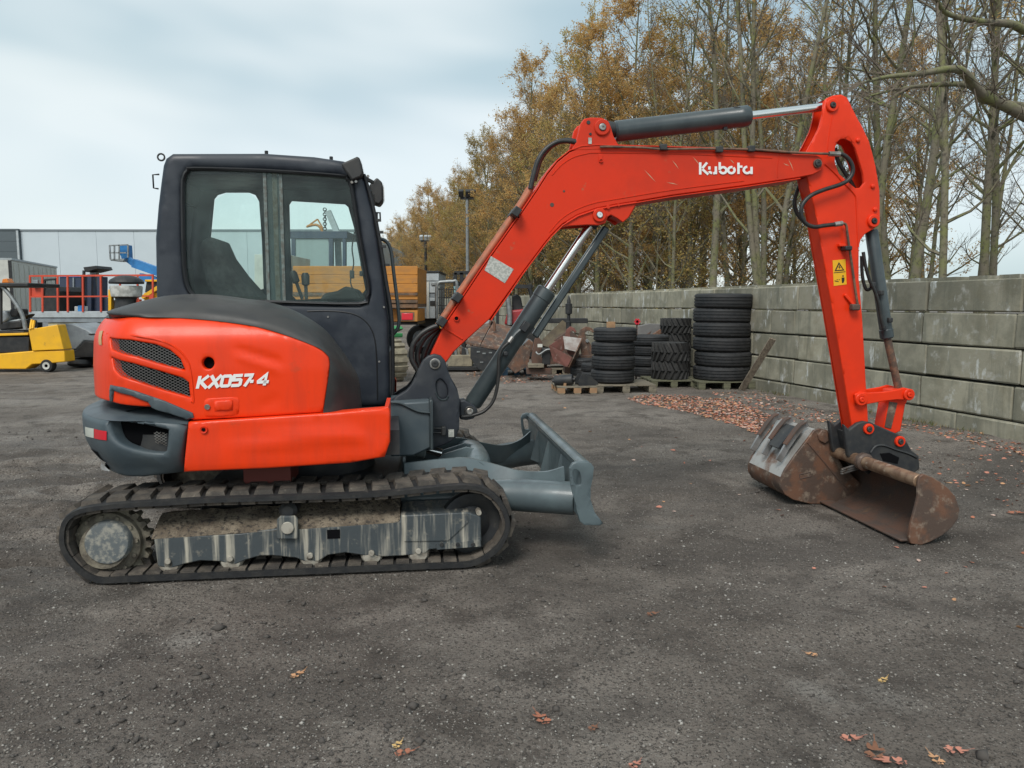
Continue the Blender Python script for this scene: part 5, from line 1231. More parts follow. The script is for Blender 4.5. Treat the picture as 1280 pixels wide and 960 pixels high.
FL = [(370, 848, .036, 1.1, 1, 'curled orange leaf lying alone below the tracks of the excavator'), (679, 905, .046, 2.0, 0, 'largest lobed pinkish brown oak leaf in the front centre of the yard'), (813, 771, .032, .4, 2, 'small dark brown leaf lying right of the dozer blade shadow'), (1017, 818, .028, 2.4, 1, 'tan curled leaf on bare gravel below the wide bucket'), (1060, 922, .04, .2, 3, 'pale pink leaf left of the dark leaf pair at the bottom right'), (1095, 944, .058, 1.2, 2, 'dark brown leaf, left one of the overlapping pair at the bottom edge'), (1122, 955, .05, 2.8, 3, 'purplish leaf, right one of the overlapping pair at the bottom edge'), (1172, 949, .034, 1.7, 1, 'orange tan leaf at the bottom edge right of the leaf pair'), (1190, 938, .04, 0, 3, 'dull pinkish leaf just behind the orange tan leaf at bottom right'), (501, 948, .035, .3, 0, 'reddish torn leaf at the bottom edge left of centre'), (496, 937, .025, 1.2, 4, 'yellow leaf scrap just above the reddish torn leaf'), (1103, 851, .03, .7, 4, 'pale yellowish leaf on the gravel above the pale pink leaf'), (1268, 641, .075, .2, 0, 'rusty leaf cluster on the gravel at the right edge'), (1150, 611, .05, .9, 3, 'pinkish leaf on the gravel just right of the wide bucket'), (740, 913, .026, .9, 2, 'brown leaf scrap just right of the largest oak leaf'), (792, 957, .03, .9, 3, 'faded leaf cut by the bottom edge right of centre')]
for k, (u, v, s_, rz, mi, lb) in enumerate(FL):
    p = G(u, v); o = link('fallen_leaf', oakleaf(k), LEAFM[mi]); o.location = (p.x, p.y, float(gheight(p.x, p.y)) + .004 + .12 * s_); o.scale = (s_, s_, s_); o.rotation_euler = (nr.normal(0, .08), nr.normal(0, .06), rz)
    tag(o, lb, 'leaf', 'fallen leaves on the yard')

# ================================================================== BLOCK WALL
WD = Vector((-.2399, .9708, 0)); WA = Vector((5.60, 8.26, 0)); WN = Vector((.9708, .2399, 0))
WROT = math.atan2(WD.y, WD.x)
CONC = mat('weathered_concrete', (.31, .29, .222), (.205, .195, .147), scale=2.2, rough=.9, c3=(.4, .39, .35), scale3=5, lo3=.56, hi3=.72, bump=.35, bscale=30, rand=.22, detail=8)
def concmat():
    m_ = CONC; nt = m_.node_tree; N = nt.nodes; Lk = nt.links.new; b = N['Principled BSDF']; src = b.inputs['Base Color'].links[0].from_socket
    tc = N.new('ShaderNodeTexCoord'); oi = N.new('ShaderNodeObjectInfo'); ad = N.new('ShaderNodeVectorMath'); ad.operation = 'ADD'; sc_ = N.new('ShaderNodeMath'); sc_.operation = 'MULTIPLY'; sc_.inputs[1].default_value = 91
    Lk(oi.outputs['Random'], sc_.inputs[0]); Lk(tc.outputs['Object'], ad.inputs[0]); Lk(sc_.outputs[0], ad.inputs[1])
    def streak(scl, s, a, c, col, src, amt):
        mp = N.new('ShaderNodeMapping'); mp.inputs['Scale'].default_value = scl; Lk(ad.outputs[0], mp.inputs['Vector']); n = N.new('ShaderNodeTexNoise'); n.inputs['Scale'].default_value = s; n.inputs['Detail'].default_value = 7; n.inputs['Roughness'].default_value = .68; Lk(mp.outputs[0], n.inputs['Vector'])
        r_ = N.new('ShaderNodeMapRange'); r_.inputs['From Min'].default_value = a; r_.inputs['From Max'].default_value = c; r_.inputs['To Max'].default_value = amt; Lk(n.outputs['Fac'], r_.inputs['Value'])
        x = N.new('ShaderNodeMix'); x.data_type = 'RGBA'; Lk(r_.outputs[0], x.inputs['Factor']); Lk(src, x.inputs[6]); x.inputs[7].default_value = (*col, 1); return x.outputs[2]
    c = streak((1, 1, .12), 7, .5, .7, (.11, .115, .09), src, .75)
    c = streak((1, 1, .3), 5, .585, .69, (.68, .7, .69), c, .9)
    c = streak((1, 1, 1), 1.6, .52, .7, (.19, .165, .105), c, .6)
    Lk(c, b.inputs['Base Color'])
concmat()
wall = thing('block_wall', 'long retaining wall of stacked grey concrete blocks running back behind the tyres', 'wall', WA, WROT)
def block_mesh(L, H, seed, top=False):
    bm = bmesh.new(); bmesh.ops.create_cube(bm, size=1); bmesh.ops.scale(bm, vec=(L, .42, H), verts=bm.verts)
    bmesh.ops.bevel(bm, geom=bm.edges[:], offset=.016, segments=1, affect='EDGES')
    r_ = random.Random(seed)
    for v in bm.verts: v.co += Vector((r_.uniform(-.006, .006), r_.uniform(-.005, .005), r_.uniform(-.006, .006)))
    if top:
        n = max(1, round(L / .45))
        for k in range(n):
            M_ = Matrix.Translation((-L / 2 + (k + .5) * L / n + r_.uniform(-.03, .03), 0, H / 2 + .018)) @ Matrix.Diagonal((.26, .26, .05, 1))
            bmesh.ops.create_cube(bm, size=1, matrix=M_)
        for k in range(int(L * 9)):
            M_ = Matrix.Translation((r_.uniform(-L / 2, L / 2), r_.choice((-.19, -.17, .1, -.1)), H / 2 + .004)) @ Matrix.Rotation(r_.random() * 3, 4, 'Z') @ Matrix.Diagonal((r_.uniform(.03, .1), r_.uniform(.03, .08), r_.uniform(.015, .045), 1))
            bmesh.ops.create_icosphere(bm, subdivisions=1, radius=.5, matrix=M_)
    me = bpy.data.meshes.new('concrete_block'); bm.to_mesh(me); bm.free(); me.materials.append(CONC); return me
BL, BH = 1.36, .4
variants = {}
def getblock(L, H, top):
    k = (round(L, 2), H, top, rnd.randrange(4))
    if k not in variants: variants[k] = block_mesh(L - .014, H - .022, len(variants), top)
    return variants[k]
wr = random.Random(2); nblk = 0
for row in range(5):
    z0 = -.2 + BH * row
    x = -3.2 + (.68 if row % 2 else 0) + wr.uniform(-.1, .1)
    while x < 46 and nblk < 299:
        L = BL if wr.random() > .13 else BL / 2
        o = link('concrete_block', getblock(L, BH, row == 4), None, wall); nblk += 1
        o.location = (x + L / 2, -.21 + wr.uniform(-.009, .009), z0 + BH / 2 + wr.uniform(-.003, .003)); o.rotation_euler = (wr.uniform(-.004, .004), wr.uniform(-.003, .003), wr.uniform(-.005, .005))
        if wr.random() < .5: o.scale = (1, -1, 1) if row < 4 else (-1, 1, 1)
        x += L
n = 900; t = nr.uniform(-3, 12, n); off = -np.abs(nr.normal(0, .1, n)) - .01
wp = np.array([(WA + WD * float(a) + WN * float(c)) for a, c in zip(t, off)])
TUFT_V = [(-.08, 0, 0), (.08, 0, 0), (.02, .3, 1), (0, -.08, 0), (0, .08, 0), (.3, .02, .9)]; TUFT_F = [(0, 1, 2), (3, 4, 5)]
sz = nr.uniform(.02, .075, n) * (vnoise(t * 1.3, t * 0 + 3) > -.08)
scatter('wall_weeds', np.stack([wp[:, 0], wp[:, 1], np.zeros(n)], -1), sz, nr.random(n) * 6.28, nr.normal(0, .3, n), TUFT_V, TUFT_F, [mat('weed_green', (.09, .1, .03), rough=.8), mat('weed_dry', (.2, .15, .07), rough=.8)], nr.integers(0, 2, n))

# ================================================================== TREES
BARK = mat('mossy_bark', (.19, .165, .12), (.18, .185, .075), scale=3, rough=.9, c3=(.09, .076, .06), scale3=12, lo3=.5, hi3=.64, bump=.5, bscale=25)
TWIG = mat('twig_bark', (.15, .12, .09), (.11, .088, .066), scale=8, rough=.9)
def leafmat(name, c1, c2):
    m_ = mat(name, c1, c2, scale=1.3, rough=.75, rand=.1, spec=.2); nt = m_.node_tree; b = nt.nodes['Principled BSDF']; tl = nt.nodes.new('ShaderNodeBsdfTranslucent'); mx = nt.nodes.new('ShaderNodeMixShader'); mx.inputs[0].default_value = .5
    nt.links.new(b.inputs['Base Color'].links[0].from_socket, tl.inputs[0]); nt.links.new(b.outputs[0], mx.inputs[1]); nt.links.new(tl.outputs[0], mx.inputs[2]); nt.links.new(mx.outputs[0], nt.nodes['Material Output'].inputs[0]); return m_
LEAVES = {'ochre': [leafmat('leaves_ochre', (.64, .44, .17), (.52, .345, .135)), leafmat('leaves_russet', (.58, .35, .13), (.48, .28, .105))], 'green': [leafmat('leaves_olive', (.42, .36, .13), (.48, .36, .13)), leafmat('leaves_yellow', (.48, .33, .12), (.4, .28, .1))]}
def limb(r_, base, d, L, n, bend, jit):
    pts = [Vector(base)]; d = Vector(d).normalized()
    for i in range(n):
        d = (d + Vector((r_.gauss(0, jit), r_.gauss(0, jit), r_.gauss(0, jit) + bend))).normalized(); pts.append(pts[-1] + d * (L / n))
    return pts
def taper(r0, r1, n): return [r0 + (r1 - r0) * i / n for i in range(n + 1)]
class TreeProto:
    def __init__(s, seed, h, r0, nb, start, spread, leaves, lsize, kind, lstart=.2, twigs=5, stems=1):
        r_ = random.Random(seed); tr = MB(); cr = MB(); lp = []; kind_ = 1 if leaves > 4000 else 0
        for st in range(stems):
            base = (0, 0, -.1); d = Vector((r_.gauss(0, .02 + .07 * (stems > 1)), r_.gauss(0, .02 + .07 * (stems > 1)), 1))
            hh = h * (1 - .12 * st); T = limb(r_, base, d, hh, 14, .03, .026)
            tr.tube(T, [r0 * (1.25 if i == 0 else 1) * (1 - .9 * (i / 14) ** .9) + .008 for i in range(15)], 9)
            for b in range(nb // stems):
                f = start + (1 - start) * ((b + r_.random()) / (nb // stems)) ** .9; f = min(f, .98)
                i = min(13, int(f * 14)); p = T[i].lerp(T[i + 1], f * 14 - i)
                a = r_.random() * 6.283; L = spread * (1.15 - f if kind_ == 0 else min(1, (1.06 - f) * 2.0) * .72) * r_.uniform(.6, 1.25) + .5
                if f < lstart + .12 and r_.random() < .6: L *= .5
                B = limb(r_, p, (math.cos(a), math.sin(a), r_.uniform(.45, 1.5)), L, 6, .07, .12)
                rb = max(.012, r0 * (1 - f) * .5 + .008); tr.tube(B, taper(rb, .006, 6), 5, False)
                for q in range(max(3, int(L * 2.4))):
                    g = r_.uniform(.2, 1); j = min(5, int(g * 6)); pb = B[j].lerp(B[j + 1], g * 6 - j); dd = (B[j + 1] - B[j]).normalized() + Vector((r_.gauss(0, .7), r_.gauss(0, .7), r_.gauss(.1, .5)))
                    Ls = L * r_.uniform(.25, .5) * (1.15 - g * .6); S = limb(r_, pb, dd, Ls, 3, .04, .16); cr.cur = 0; cr.tube(S, taper(.009, .004, 3), 3, False)
                    for w in range(twigs):
                        g2 = r_.uniform(.25, 1); j = min(2, int(g2 * 3)); ps = S[j].lerp(S[j + 1], g2 * 3 - j); dw = (S[j + 1] - S[j]).normalized() + Vector((r_.gauss(0, .6), r_.gauss(0, .6), r_.gauss(.05, .5)))
                        Tw = limb(r_, ps, dw, r_.uniform(.25, .6), 2, .02, .15); cr.tube(Tw, taper(.0045, .002, 2), 3, False)
                        if f > lstart: lp.append((Tw, f))
        clump = lambda p: .35 + math.sin(p.x * 1.7 + seed) * math.sin(p.y * 1.9 + 2 * seed) * math.sin(p.z * 1.5)
        cnt = 0; guard = 0
        while cnt < leaves and guard < leaves * 12:
            guard += 1; Tw, f = lp[r_.randrange(len(lp))]; p = Tw[r_.randrange(3)] + Vector((r_.gauss(0, .07), r_.gauss(0, .07), r_.gauss(-.03, .06)))
            if clump(p) < r_.random() * .75: continue
            cr.cur = 1 if r_.random() < .6 else 2; cnt += 1
            s_ = lsize * r_.uniform(.6, 1.25); u = Vector((r_.gauss(0, 1), r_.gauss(0, 1), r_.gauss(0, .6))).normalized(); w = u.cross(Vector((r_.gauss(0, 1), r_.gauss(0, 1), r_.gauss(0, 1)))).normalized()
            cr.quad([p - u * s_, p + w * s_ * .55, p + u * s_, p - w * s_ * .5])
        s.trunk = tr.mesh('trunk', 60); s.trunk.materials.append(BARK)
        s.crown = cr.mesh('crown', 0)
        for m_ in (TWIG, *LEAVES[kind]): s.crown.materials.append(m_)
TB = [TreeProto(1, 14.5, .105, 32, .26, 3.0, 900, .042, 'ochre', .5, 8), TreeProto(2, 15.5, .09, 30, .24, 2.8, 500, .042, 'ochre', .5, 8), TreeProto(3, 14, .12, 34, .26, 3.6, 1700, .042, 'ochre', .45, 8), TreeProto(4, 13.5, .065, 28, .18, 2.3, 500, .042, 'green', .4, 8), TreeProto(9, 14.5, .085, 34, .2, 2.8, 900, .042, 'ochre', .35, 8, 2)]
TL = [TreeProto(5, 12.8, .13, 40, .14, 4.4, 18000, .046, 'ochre', .12, 7), TreeProto(6, 12.2, .12, 40, .14, 4.0, 17000, .046, 'green', .1, 7), TreeProto(7, 13.4, .13, 42, .16, 4.6, 19000, .048, 'ochre', .12, 7), TreeProto(8, 12.6, .12, 36, .2, 4.2, 4500, .044, 'ochre', .3, 8)]
SAP = [TreeProto(12, 5.0, .04, 20, .08, 2.2, 2200, .04, 'ochre', .05), TreeProto(13, 4.4, .035, 20, .08, 2.0, 2400, .04, 'green', .05)]
LABEL_T = {0: 'tall thin trunked tree with few brown leaves behind the right part of the block wall', 1: 'autumn tree with a dense ochre crown in the long row behind the wall', 2: 'low brown leaved sapling among the trunks behind the block wall'}
GROUP_T = {0: 'bare trees behind the right part of the wall', 1: 'leafy autumn trees in the row', 2: 'saplings behind the wall'}
ntree = 0
def plant(proto, x, y, rz, s_, k, label=None):
    t = thing('sapling' if k == 2 else 'tree', label or LABEL_T[k], 'tree', (x, y, 0), rz, GROUP_T[k]); t.scale = (s_, s_, s_ * rnd.uniform(.95, 1.06))
    link('trunk', proto.trunk, None, t); link('crown', proto.crown, None, t)
tr_ = random.Random(21)
for row in range(5):
    y = 6.5 + row * .8
    step = (2.3, 2.6, 3.0, 3.2, 3.4)[row]; k_ = 0
    while y < (150 if row < 2 else (75 if row < 4 else 45)):
        b = WA + WD * ((y - WA.y) / WD.y) + WN * (2.6 + row * 2.7 + tr_.uniform(-.8, .8))
        leafy = sstep(18, 31, y + tr_.uniform(-3, 3)) > .5
        pr = TL[tr_.choice((0, 1, 2, 2, 0, 3))] if leafy else TB[tr_.randrange(5)]
        sc_ = tr_.uniform(.86, 1.06) * (.88 if leafy else .95) * (.94 if y > 60 else 1)
        skip = False
        k_ += 1; lb_ = None
        if row == 0 and k_ <= 12: lb_ = ('first', 'second', 'third', 'fourth', 'fifth', 'sixth', 'seventh', 'eighth', 'ninth', 'tenth', 'eleventh', 'twelfth')[k_ - 1] + ' tree from the right in the front row just behind the block wall'
        if not skip: plant(pr, b.x, b.y, tr_.random() * 6.28, sc_, 1 if leafy else 0, lb_); ntree += 1
        y += step * tr_.uniform(.7, 1.3) * (1 if y < 40 else 1.4) * (.78 if y < 22 else .88)
for k in range(34):
    y = 22 + 45 * tr_.random() ** 1.2; b = WA + WD * ((y - WA.y) / WD.y) + WN * tr_.uniform(1.6, 10)
    plant(SAP[k % 2], b.x, b.y, tr_.random() * 6.28, tr_.uniform(.7, 1.15), 2)
# the tree outside the frame on the right whose limbs hang in
ot = thing('overhanging_tree', 'mossy tree beyond the right edge whose long crooked limbs reach in above the wall', 'tree', (9.6, 9.4, 0))
orr = random.Random(4); tr = MB(); cr = MB()
off = Vector((9.6, 9.4, 0))
tr.tube([Vector(p) for p in ((0, 0, -.1), (.03, 0, 2), (-.02, .05, 4), (.1, 0, 7), (.2, .1, 11))], [.24, .2, .18, .14, .05], 10)
for pl, r0 in (([(1490, 190), (1380, 182), (1310, 158), (1262, 135), (1228, 118), (1206, 92), (1188, 86), (1150, 92), (1108, 96), (1076, 104)], .085), ([(1300, 155), (1262, 131), (1236, 116), (1208, 106), (1172, 106), (1130, 110), (1086, 120)], .05), ([(1480, 120), (1370, 70), (1290, 42), (1262, 30), (1226, 27), (1186, 18), (1172, 2), (1160, -30)], .06)):
    pts = [W(u, v, 9.2 - .25 * i) - off for i, (u, v) in enumerate(pl)]; pts[0] = Vector((0, 0, pts[0].z - .2)); C_ = catmull(pts, 4); n = len(C_)
    tr.tube(C_, [max(.008, r0 * (1 - (i / n)) + .006) for i in range(n)], 7)
    for i in range(n // 4, n):
        for q in range(1):
            S = limb(orr, C_[i], (C_[i] - C_[i - 1]).normalized() + Vector((orr.gauss(0, .6), orr.gauss(0, .6), orr.gauss(0, .7))), orr.uniform(.4, 1.3), 4, .0, .16); cr.tube(S, taper(.009, .003, 4), 3, False)
            for w in range(3):
                j = orr.randrange(1, 4); Tw = limb(orr, S[j], (S[j + 1] - S[j]).normalized() + Vector((orr.gauss(0, .6), orr.gauss(0, .6), orr.gauss(0, .6))), orr.uniform(.2, .5), 2, 0, .15); cr.tube(Tw, taper(.0045, .002, 2), 3, False)
tr.build('trunk', BARK, ot, 60); cr.build('crown', TWIG, ot, 0)

# ================================================================== TYRES, PALLETS, PLANK
TYRE = mat('tyre_rubber', (.018, .019, .021), (.028, .028, .029), scale=12, rough=.6, rough2=.75, bump=.15, bscale=90, rand=.15)
AGR = mat('tractor_tyre_rubber', (.022, .022, .022), (.036, .035, .033), scale=10, rough=.8, bump=.2, bscale=60)
WOODP = mat('grey_pallet_wood', (.22, .19, .14), (.15, .13, .1), scale=4, stretch=(1, 8, 8), rough=.9, c3=(.09, .085, .06), scale3=7, lo3=.55, hi3=.7)
WOODG = mat('mossy_pallet_wood', (.14, .14, .085), (.1, .095, .065), scale=5, stretch=(1, 8, 8), rough=.9)
WOODO = mat('fresh_pallet_block', (.42, .25, .13), (.3, .18, .1), scale=6, rough=.85)
def tyre_mesh(Ro, Ri, w, seg=64):
    h = w / 2; b = MB(); prof = []
    g = .012
    prof = [(Ri, -h * .55), (Ri + .02, -h * .8), (Ri + (Ro - Ri) * .4, -h), (Ro - .05, -h * .98), (Ro - .015, -h * .86), (Ro, -h * .74)]
    for k in (-.42, 0, .42): prof += [(Ro + .003, h * (k - .06)), (Ro - g, h * (k - .045)), (Ro - g, h * (k + .045)), (Ro + .003, h * (k + .06))]
    prof += [(Ro, h * .74), (Ro - .015, h * .86), (Ro - .05, h * .98), (Ri + (Ro - Ri) * .4, h), (Ri + .02, h * .8), (Ri, h * .55), (Ri + .03, h * .3), (Ri + .05, 0), (Ri + .03, -h * .3)]
    b.lathe(prof, (0, 0, h), (0, 0, 1), seg, True)
    n = len(prof)
    for i in range(n):
        if prof[i][0] > Ro - .06 and abs(prof[i][1]) > h * .7:
            for k in range(seg):
                if k % 2:
                    x, y, z = b.v[i * seg + k]; f = (Ro - .010) / Ro; b.v[i * seg + k] = (x * f, y * f, z)
    me = b.mesh('tyre', 25); me.materials.append(TYRE); return me
TM = {'big': tyre_mesh(.515, .3, .262), 'mid': tyre_mesh(.375, .235, .24), 'small': tyre_mesh(.24, .15, .165), 'back': tyre_mesh(.375, .24, .205)}
tyr = random.Random(8)
def stack(kind, n, u, gp, h, base, where, group):
    order = {4: ['bottom', 'second', 'third', 'top'], 2: ['bottom', 'top'], 6: ['bottom', 'second', 'third', 'fourth', 'fifth', 'topmost']}[n]
    for i in range(n):
        o = link('tyre', TM[kind]); o.location = (gp.x + tyr.uniform(-.035, .035), gp.y + tyr.uniform(-.03, .03), base + i * h); o.rotation_euler = (tyr.uniform(-.016, .016), tyr.uniform(-.016, .016), tyr.random() * 6)
        tag(o, where % order[i], 'tyre', group)
def pallet(u, v, w, d, label, m_, rz, h=.14, bm_=None):
    p = G(u, v); c = math.cos(rz); s = math.sin(rz); cx = p.x - s * d / 2; cy = p.y + c * d / 2
    t = thing('pallet', label, 'pallet', (cx, cy, 0), rz, 'wooden pallets in front of the wall')
    bd = MB().box((0, 0, 0), (w, d / 7, .02)).mesh('deck_board', 0); bd.materials.append(m_)
    bk = MB().box((0, 0, 0), (.12, .1, h - .045)).mesh('pallet_block', 0); bk.materials.append(bm_ or m_)
    sk_ = MB().box((0, 0, 0), (.1, d, .02)).mesh('skid_board', 0); sk_.materials.append(m_)
    for i in range(6): o = link('deck_board', bd, None, t); o.location = (tyr.uniform(-.01, .01), -d / 2 + d / 14 + i * (d - d / 7) / 5, h - .01); o.rotation_euler = (0, 0, tyr.uniform(-.01, .01))
    for i in range(3):
        o = link('skid_board', sk_, None, t); o.location = (-w / 2 + .06 + i * (w - .12) / 2, 0, .011)
        for j in range(3): o = link('pallet_block', bk, None, t); o.location = (-w / 2 + .06 + i * (w - .12) / 2, -d / 2 + .05 + j * (d - .1) / 2, .0215 + (h - .045) / 2)
    return Vector((cx, cy, 0))
prz = .06
c1 = pallet(783, 491.5, 1.02, .95, 'grey pallet under the stack of four road tyres', WOODP, prz)
stack('mid', 4, 0, Vector((c1.x - .13, c1.y - .05, 0)), .24, .141, '%s tyre in the stack of four with a small wood block on top', 'road tyres stacked by the wall')
c2 = pallet(843, 484.5, .85, .9, 'mossy pallet under the zigzag tread tractor tyres', WOODG, prz, .13)
c3 = pallet(909, 487, 1.02, 1.0, 'green tinged pallet under the tall stack of six truck tyres', WOODG, prz)
stack('big', 6, 0, Vector((c3.x + .07, c3.y + .02, 0)), .257, .141, '%s tyre of the tall six high truck tyre stack by the wall', 'truck tyres in the tall stack')
c4 = pallet(722, 493, .66, .75, 'small pallet with raw orange end blocks under the black roller', WOODP, .1, .13, WOODO)
p = G(728, 480); stack('small', 2, 0, Vector((p.x, p.y + .25, 0)), .165, .14, '%s tyre of the small pair left of the four high stack, rear pair', 'small tyres in pairs')
p = G(741, 484); stack('small', 2, 0, Vector((p.x + .02, p.y + .1, 0)), .155, .12, '%s tyre of the small pair half hidden by the four high stack', 'small tyres in pairs')
p = G(815, 478); stack('back', 4, 0, Vector((p.x, p.y + .3, 0)), .2, .1, '%s tyre of the shaded stack between road and tractor tyres', 'road tyres stacked by the wall')
o = MB().box((0, 0, .05), (.12, .09, .10), .3).build('wood_block', WOODO); o.location = (c1.x - .22, c1.y - .25, .141 + 4 * .24); tag(o, 'small raw wood block lying on top of the four high tyre stack', 'wood block')
def agtyre(loc, Ro, Ri, w, label, rz):
    h = w / 2; t = thing('tractor_tyre', label, 'tyre', loc, rz, 'zigzag tread tractor tyres')
    b = MB(); b.lathe([(Ri, -h * .6), (Ri + .03, -h * .9), (Ro - .05, -h), (Ro - .03, -h * .8), (Ro - .025, 0), (Ro - .03, h * .8), (Ro - .05, h), (Ri + .03, h * .9), (Ri, h * .6), (Ri + .04, 0)], (0, 0, h), (0, 0, 1), 40, True); b.build('tyre_carcass', AGR, t)
    key = (Ro, w)
    if key not in agl:
        l_ = MB(); l_.add([(-.03, 0, -h * .05), (.03, 0, -h * .05), (.11, -.02, h * 1.0), (.05, -.02, h * 1.0), (-.022, .045, -h * .03), (.022, .045, -h * .03), (.10, .03, h * .96), (.06, .03, h * .96)], [(3, 2, 1, 0), (4, 5, 6, 7), (0, 1, 5, 4), (1, 2, 6, 5), (2, 3, 7, 6), (3, 0, 4, 7)])
        me = l_.mesh('tread_lug', 0); me.materials.append(AGR); agl[key] = me
    n = 17
    for i in range(n):
        for sg in (1, -1):
            a = 2 * math.pi * (i + (.5 if sg < 0 else 0)) / n; o = link('tread_lug', agl[key], None, t)
            o.matrix_local = Matrix.Translation((0, 0, h)) @ Matrix.Rotation(a, 4, 'Z') @ Matrix.Translation((0, Ro - .03, 0)) @ Matrix.Diagonal((1, 1, sg, 1))
    return t
agl = {}
for i, nm in enumerate(('bottom', 'top')): agtyre((c2.x + .01, c2.y - .08, .131 + .335 * i), .325, .2, .335, nm + ' chevron tread tractor tyre on the mossy pallet', i * .3)
p = G(853, 478)
for i, nm in enumerate(('bottom', 'second', 'third', 'top')): agtyre((p.x + .06, p.y + 1.0, .305 * i), .30, .18, .3, nm + ' chevron tread tyre of the stack half hidden behind the truck tyres', i * .37)
# plank leaning on the wall
a = G(927, 488.5); bq = W(966, 425, 12.62); bq = Vector((bq.x, bq.y, bq.z))
pk = MB().bar((0, 0, 0), bq - a, .11, .03, (0, 1, 0)).build('plank', mat('weathered_plank', (.24, .2, .15), (.14, .11, .085), scale=5, stretch=(6, 6, 1), rough=.9), None, 30, .004); pk.location = a + Vector((0, 0, .02)); tag(pk, 'weathered grey plank leaning against the block wall beside the tall tyre stack', 'plank')
# black roller and bracket on the small pallet
t = thing('steel_roller', 'short black steel roller lying on the small pallet', 'roller', (c4.x - .18, c4.y - .18, .13), .15)
MB().lathe([(.03, -.2), (.03, -.16), (.085, -.155), (.09, -.14), (.09, .14), (.085, .155), (.03, .16), (.03, .2)], (0, 0, .09), (1, -.5, .12), 20).build('drum', DARK, t)
MB().bb(-.02, .02, -.1, .1, 0, .05).build('chock', WOODO, t)
t = thing('black_bracket', 'black welded bracket standing on the small pallet beside the roller', 'bracket', (c4.x + .2, c4.y - .1, .13), .2)
MB().prism([(-.16, 0), (.18, 0), (.18, .05), (.04, .16), (-.1, .2), (-.16, .1)], -.12, -.10).prism([(-.16, 0), (.18, 0), (.18, .05), (.04, .16), (-.1, .2), (-.16, .1)], .1, .12).build('bracket_plate', DARK, t)
MB().bb(-.14, .16, -.098, .098, .02, .05).build('bracket_base', DARK, t)

# ================================================================== helpers for the machines parked behind
class At:
    "a parked thing seen at depth Y: its front face is traced in the picture and given its own depth"
    def __init__(s, name, label, cat, u, Y, group=None):
        p = W(u, 400, Y); s.x, s.Y = p.x, Y; s.t = thing(name, label, cat, (p.x, Y, 0), 0, group)
    def q(s, u, v, d=0): p = W(u, v, s.Y + d); return Vector((p.x - s.x, d, p.z))
    def poly(s, nm, px, m_, d0=0, d1=1, parent=None, bevel=.01):
        pts = [s.q(u, v, d0) for u, v in px]; return MB().prism([(p.x, p.z) for p in pts], d0, d1).build(nm, m_, parent or s.t, 30, bevel)
    def rect(s, nm, u0, v0, u1, v1, m_, d0=0, d1=1, parent=None, bevel=.01): return s.poly(nm, [(u0, v0), (u1, v0), (u1, v1), (u0, v1)], m_, d0, d1, parent, bevel)
    def tube(s, nm, pts, r, m_, parent=None, seg=8, sm=True):
        P_ = [s.q(*p) for p in pts]; return MB().tube(catmull(P_, 4) if sm and len(P_) > 2 else P_, r, seg).build(nm, m_, parent or s.t, 60)
    def bars(s, nm, lst, w, m_, parent=None):
        b = MB()
        for a, c in lst: b.bar(s.q(*a), s.q(*c), w, w, (0, 1, 0))
        return b.build(nm, m_, parent or s.t)
    def wheel(s, nm, u, z_r, d, w, m_, rim=None):
        p = s.q(u, 400, d); o = MB().lathe([(z_r * .55, 0), (z_r * .9, 0), (z_r, w * .2), (z_r, w * .8), (z_r * .9, w), (z_r * .55, w)], (p.x, d, z_r), (0, 1, 0), 24).build(nm, m_, s.t)
        if rim: MB().lathe([(z_r * .25, .0), (z_r * .56, -.01), (z_r * .6, .03), (z_r * .3, .06)], (p.x, d, z_r), (0, 1, 0), 20).build('rim', rim, o)
        return o
yel = mat('machine_yellow', (.85, .45, .012), (.75, .4, .02), scale=3, rough=.5, c3=(.25, .14, .04), scale3=9, lo3=.62, hi3=.76)
blk = mat('machine_black', (.014, .015, .017), (.028, .028, .028), scale=6, rough=.55)
gry = mat('machine_grey', (.24, .27, .29), (.19, .21, .23), scale=4, rough=.45)
lgr = mat('pale_grey_paint', (.42, .46, .48), (.36, .39, .4), scale=4, rough=.5)
ored = mat('lift_orange_red', (.62, .075, .03), (.52, .06, .03), scale=4, rough=.5)
cream = mat('cream_paint', (.55, .5, .33), (.48, .43, .28), scale=4, rough=.55)
nvy = mat('forklift_navy', (.03, .045, .085), (.04, .05, .08), scale=4, rough=.5)
blu = mat('lift_blue', (.035, .22, .52), (.03, .18, .44), scale=4, rough=.45)
stl = mat('galvanised', (.3, .32, .32), (.22, .23, .23), scale=10, rough=.45, metal=.5)
tor = mat('truck_orange', (.52, .21, .03), (.42, .18, .04), scale=3, stretch=(1, 1, 4), rough=.6, c3=(.25, .12, .05), scale3=6, lo3=.6, hi3=.75)
trust = mat('truck_rusty_rail', (.2, .11, .06), (.1, .07, .05), scale=8, rough=.8)
grn = mat('machine_green', (.03, .25, .07), (.03, .19, .06), scale=4, rough=.45)
claytrack = mat('clay_track', (.3, .265, .19), (.2, .175, .13), scale=8, rough=.95, bump=.4, bscale=30)
dred = mat('dull_red_paint', (.33, .03, .035), (.25, .03, .03), scale=5, rough=.5)
whitep = mat('offwhite_box', (.58, .58, .53), (.5, .5, .46), scale=2, rough=.6)
rubw = mat('dark_wheel', (.02, .02, .02), rough=.8)

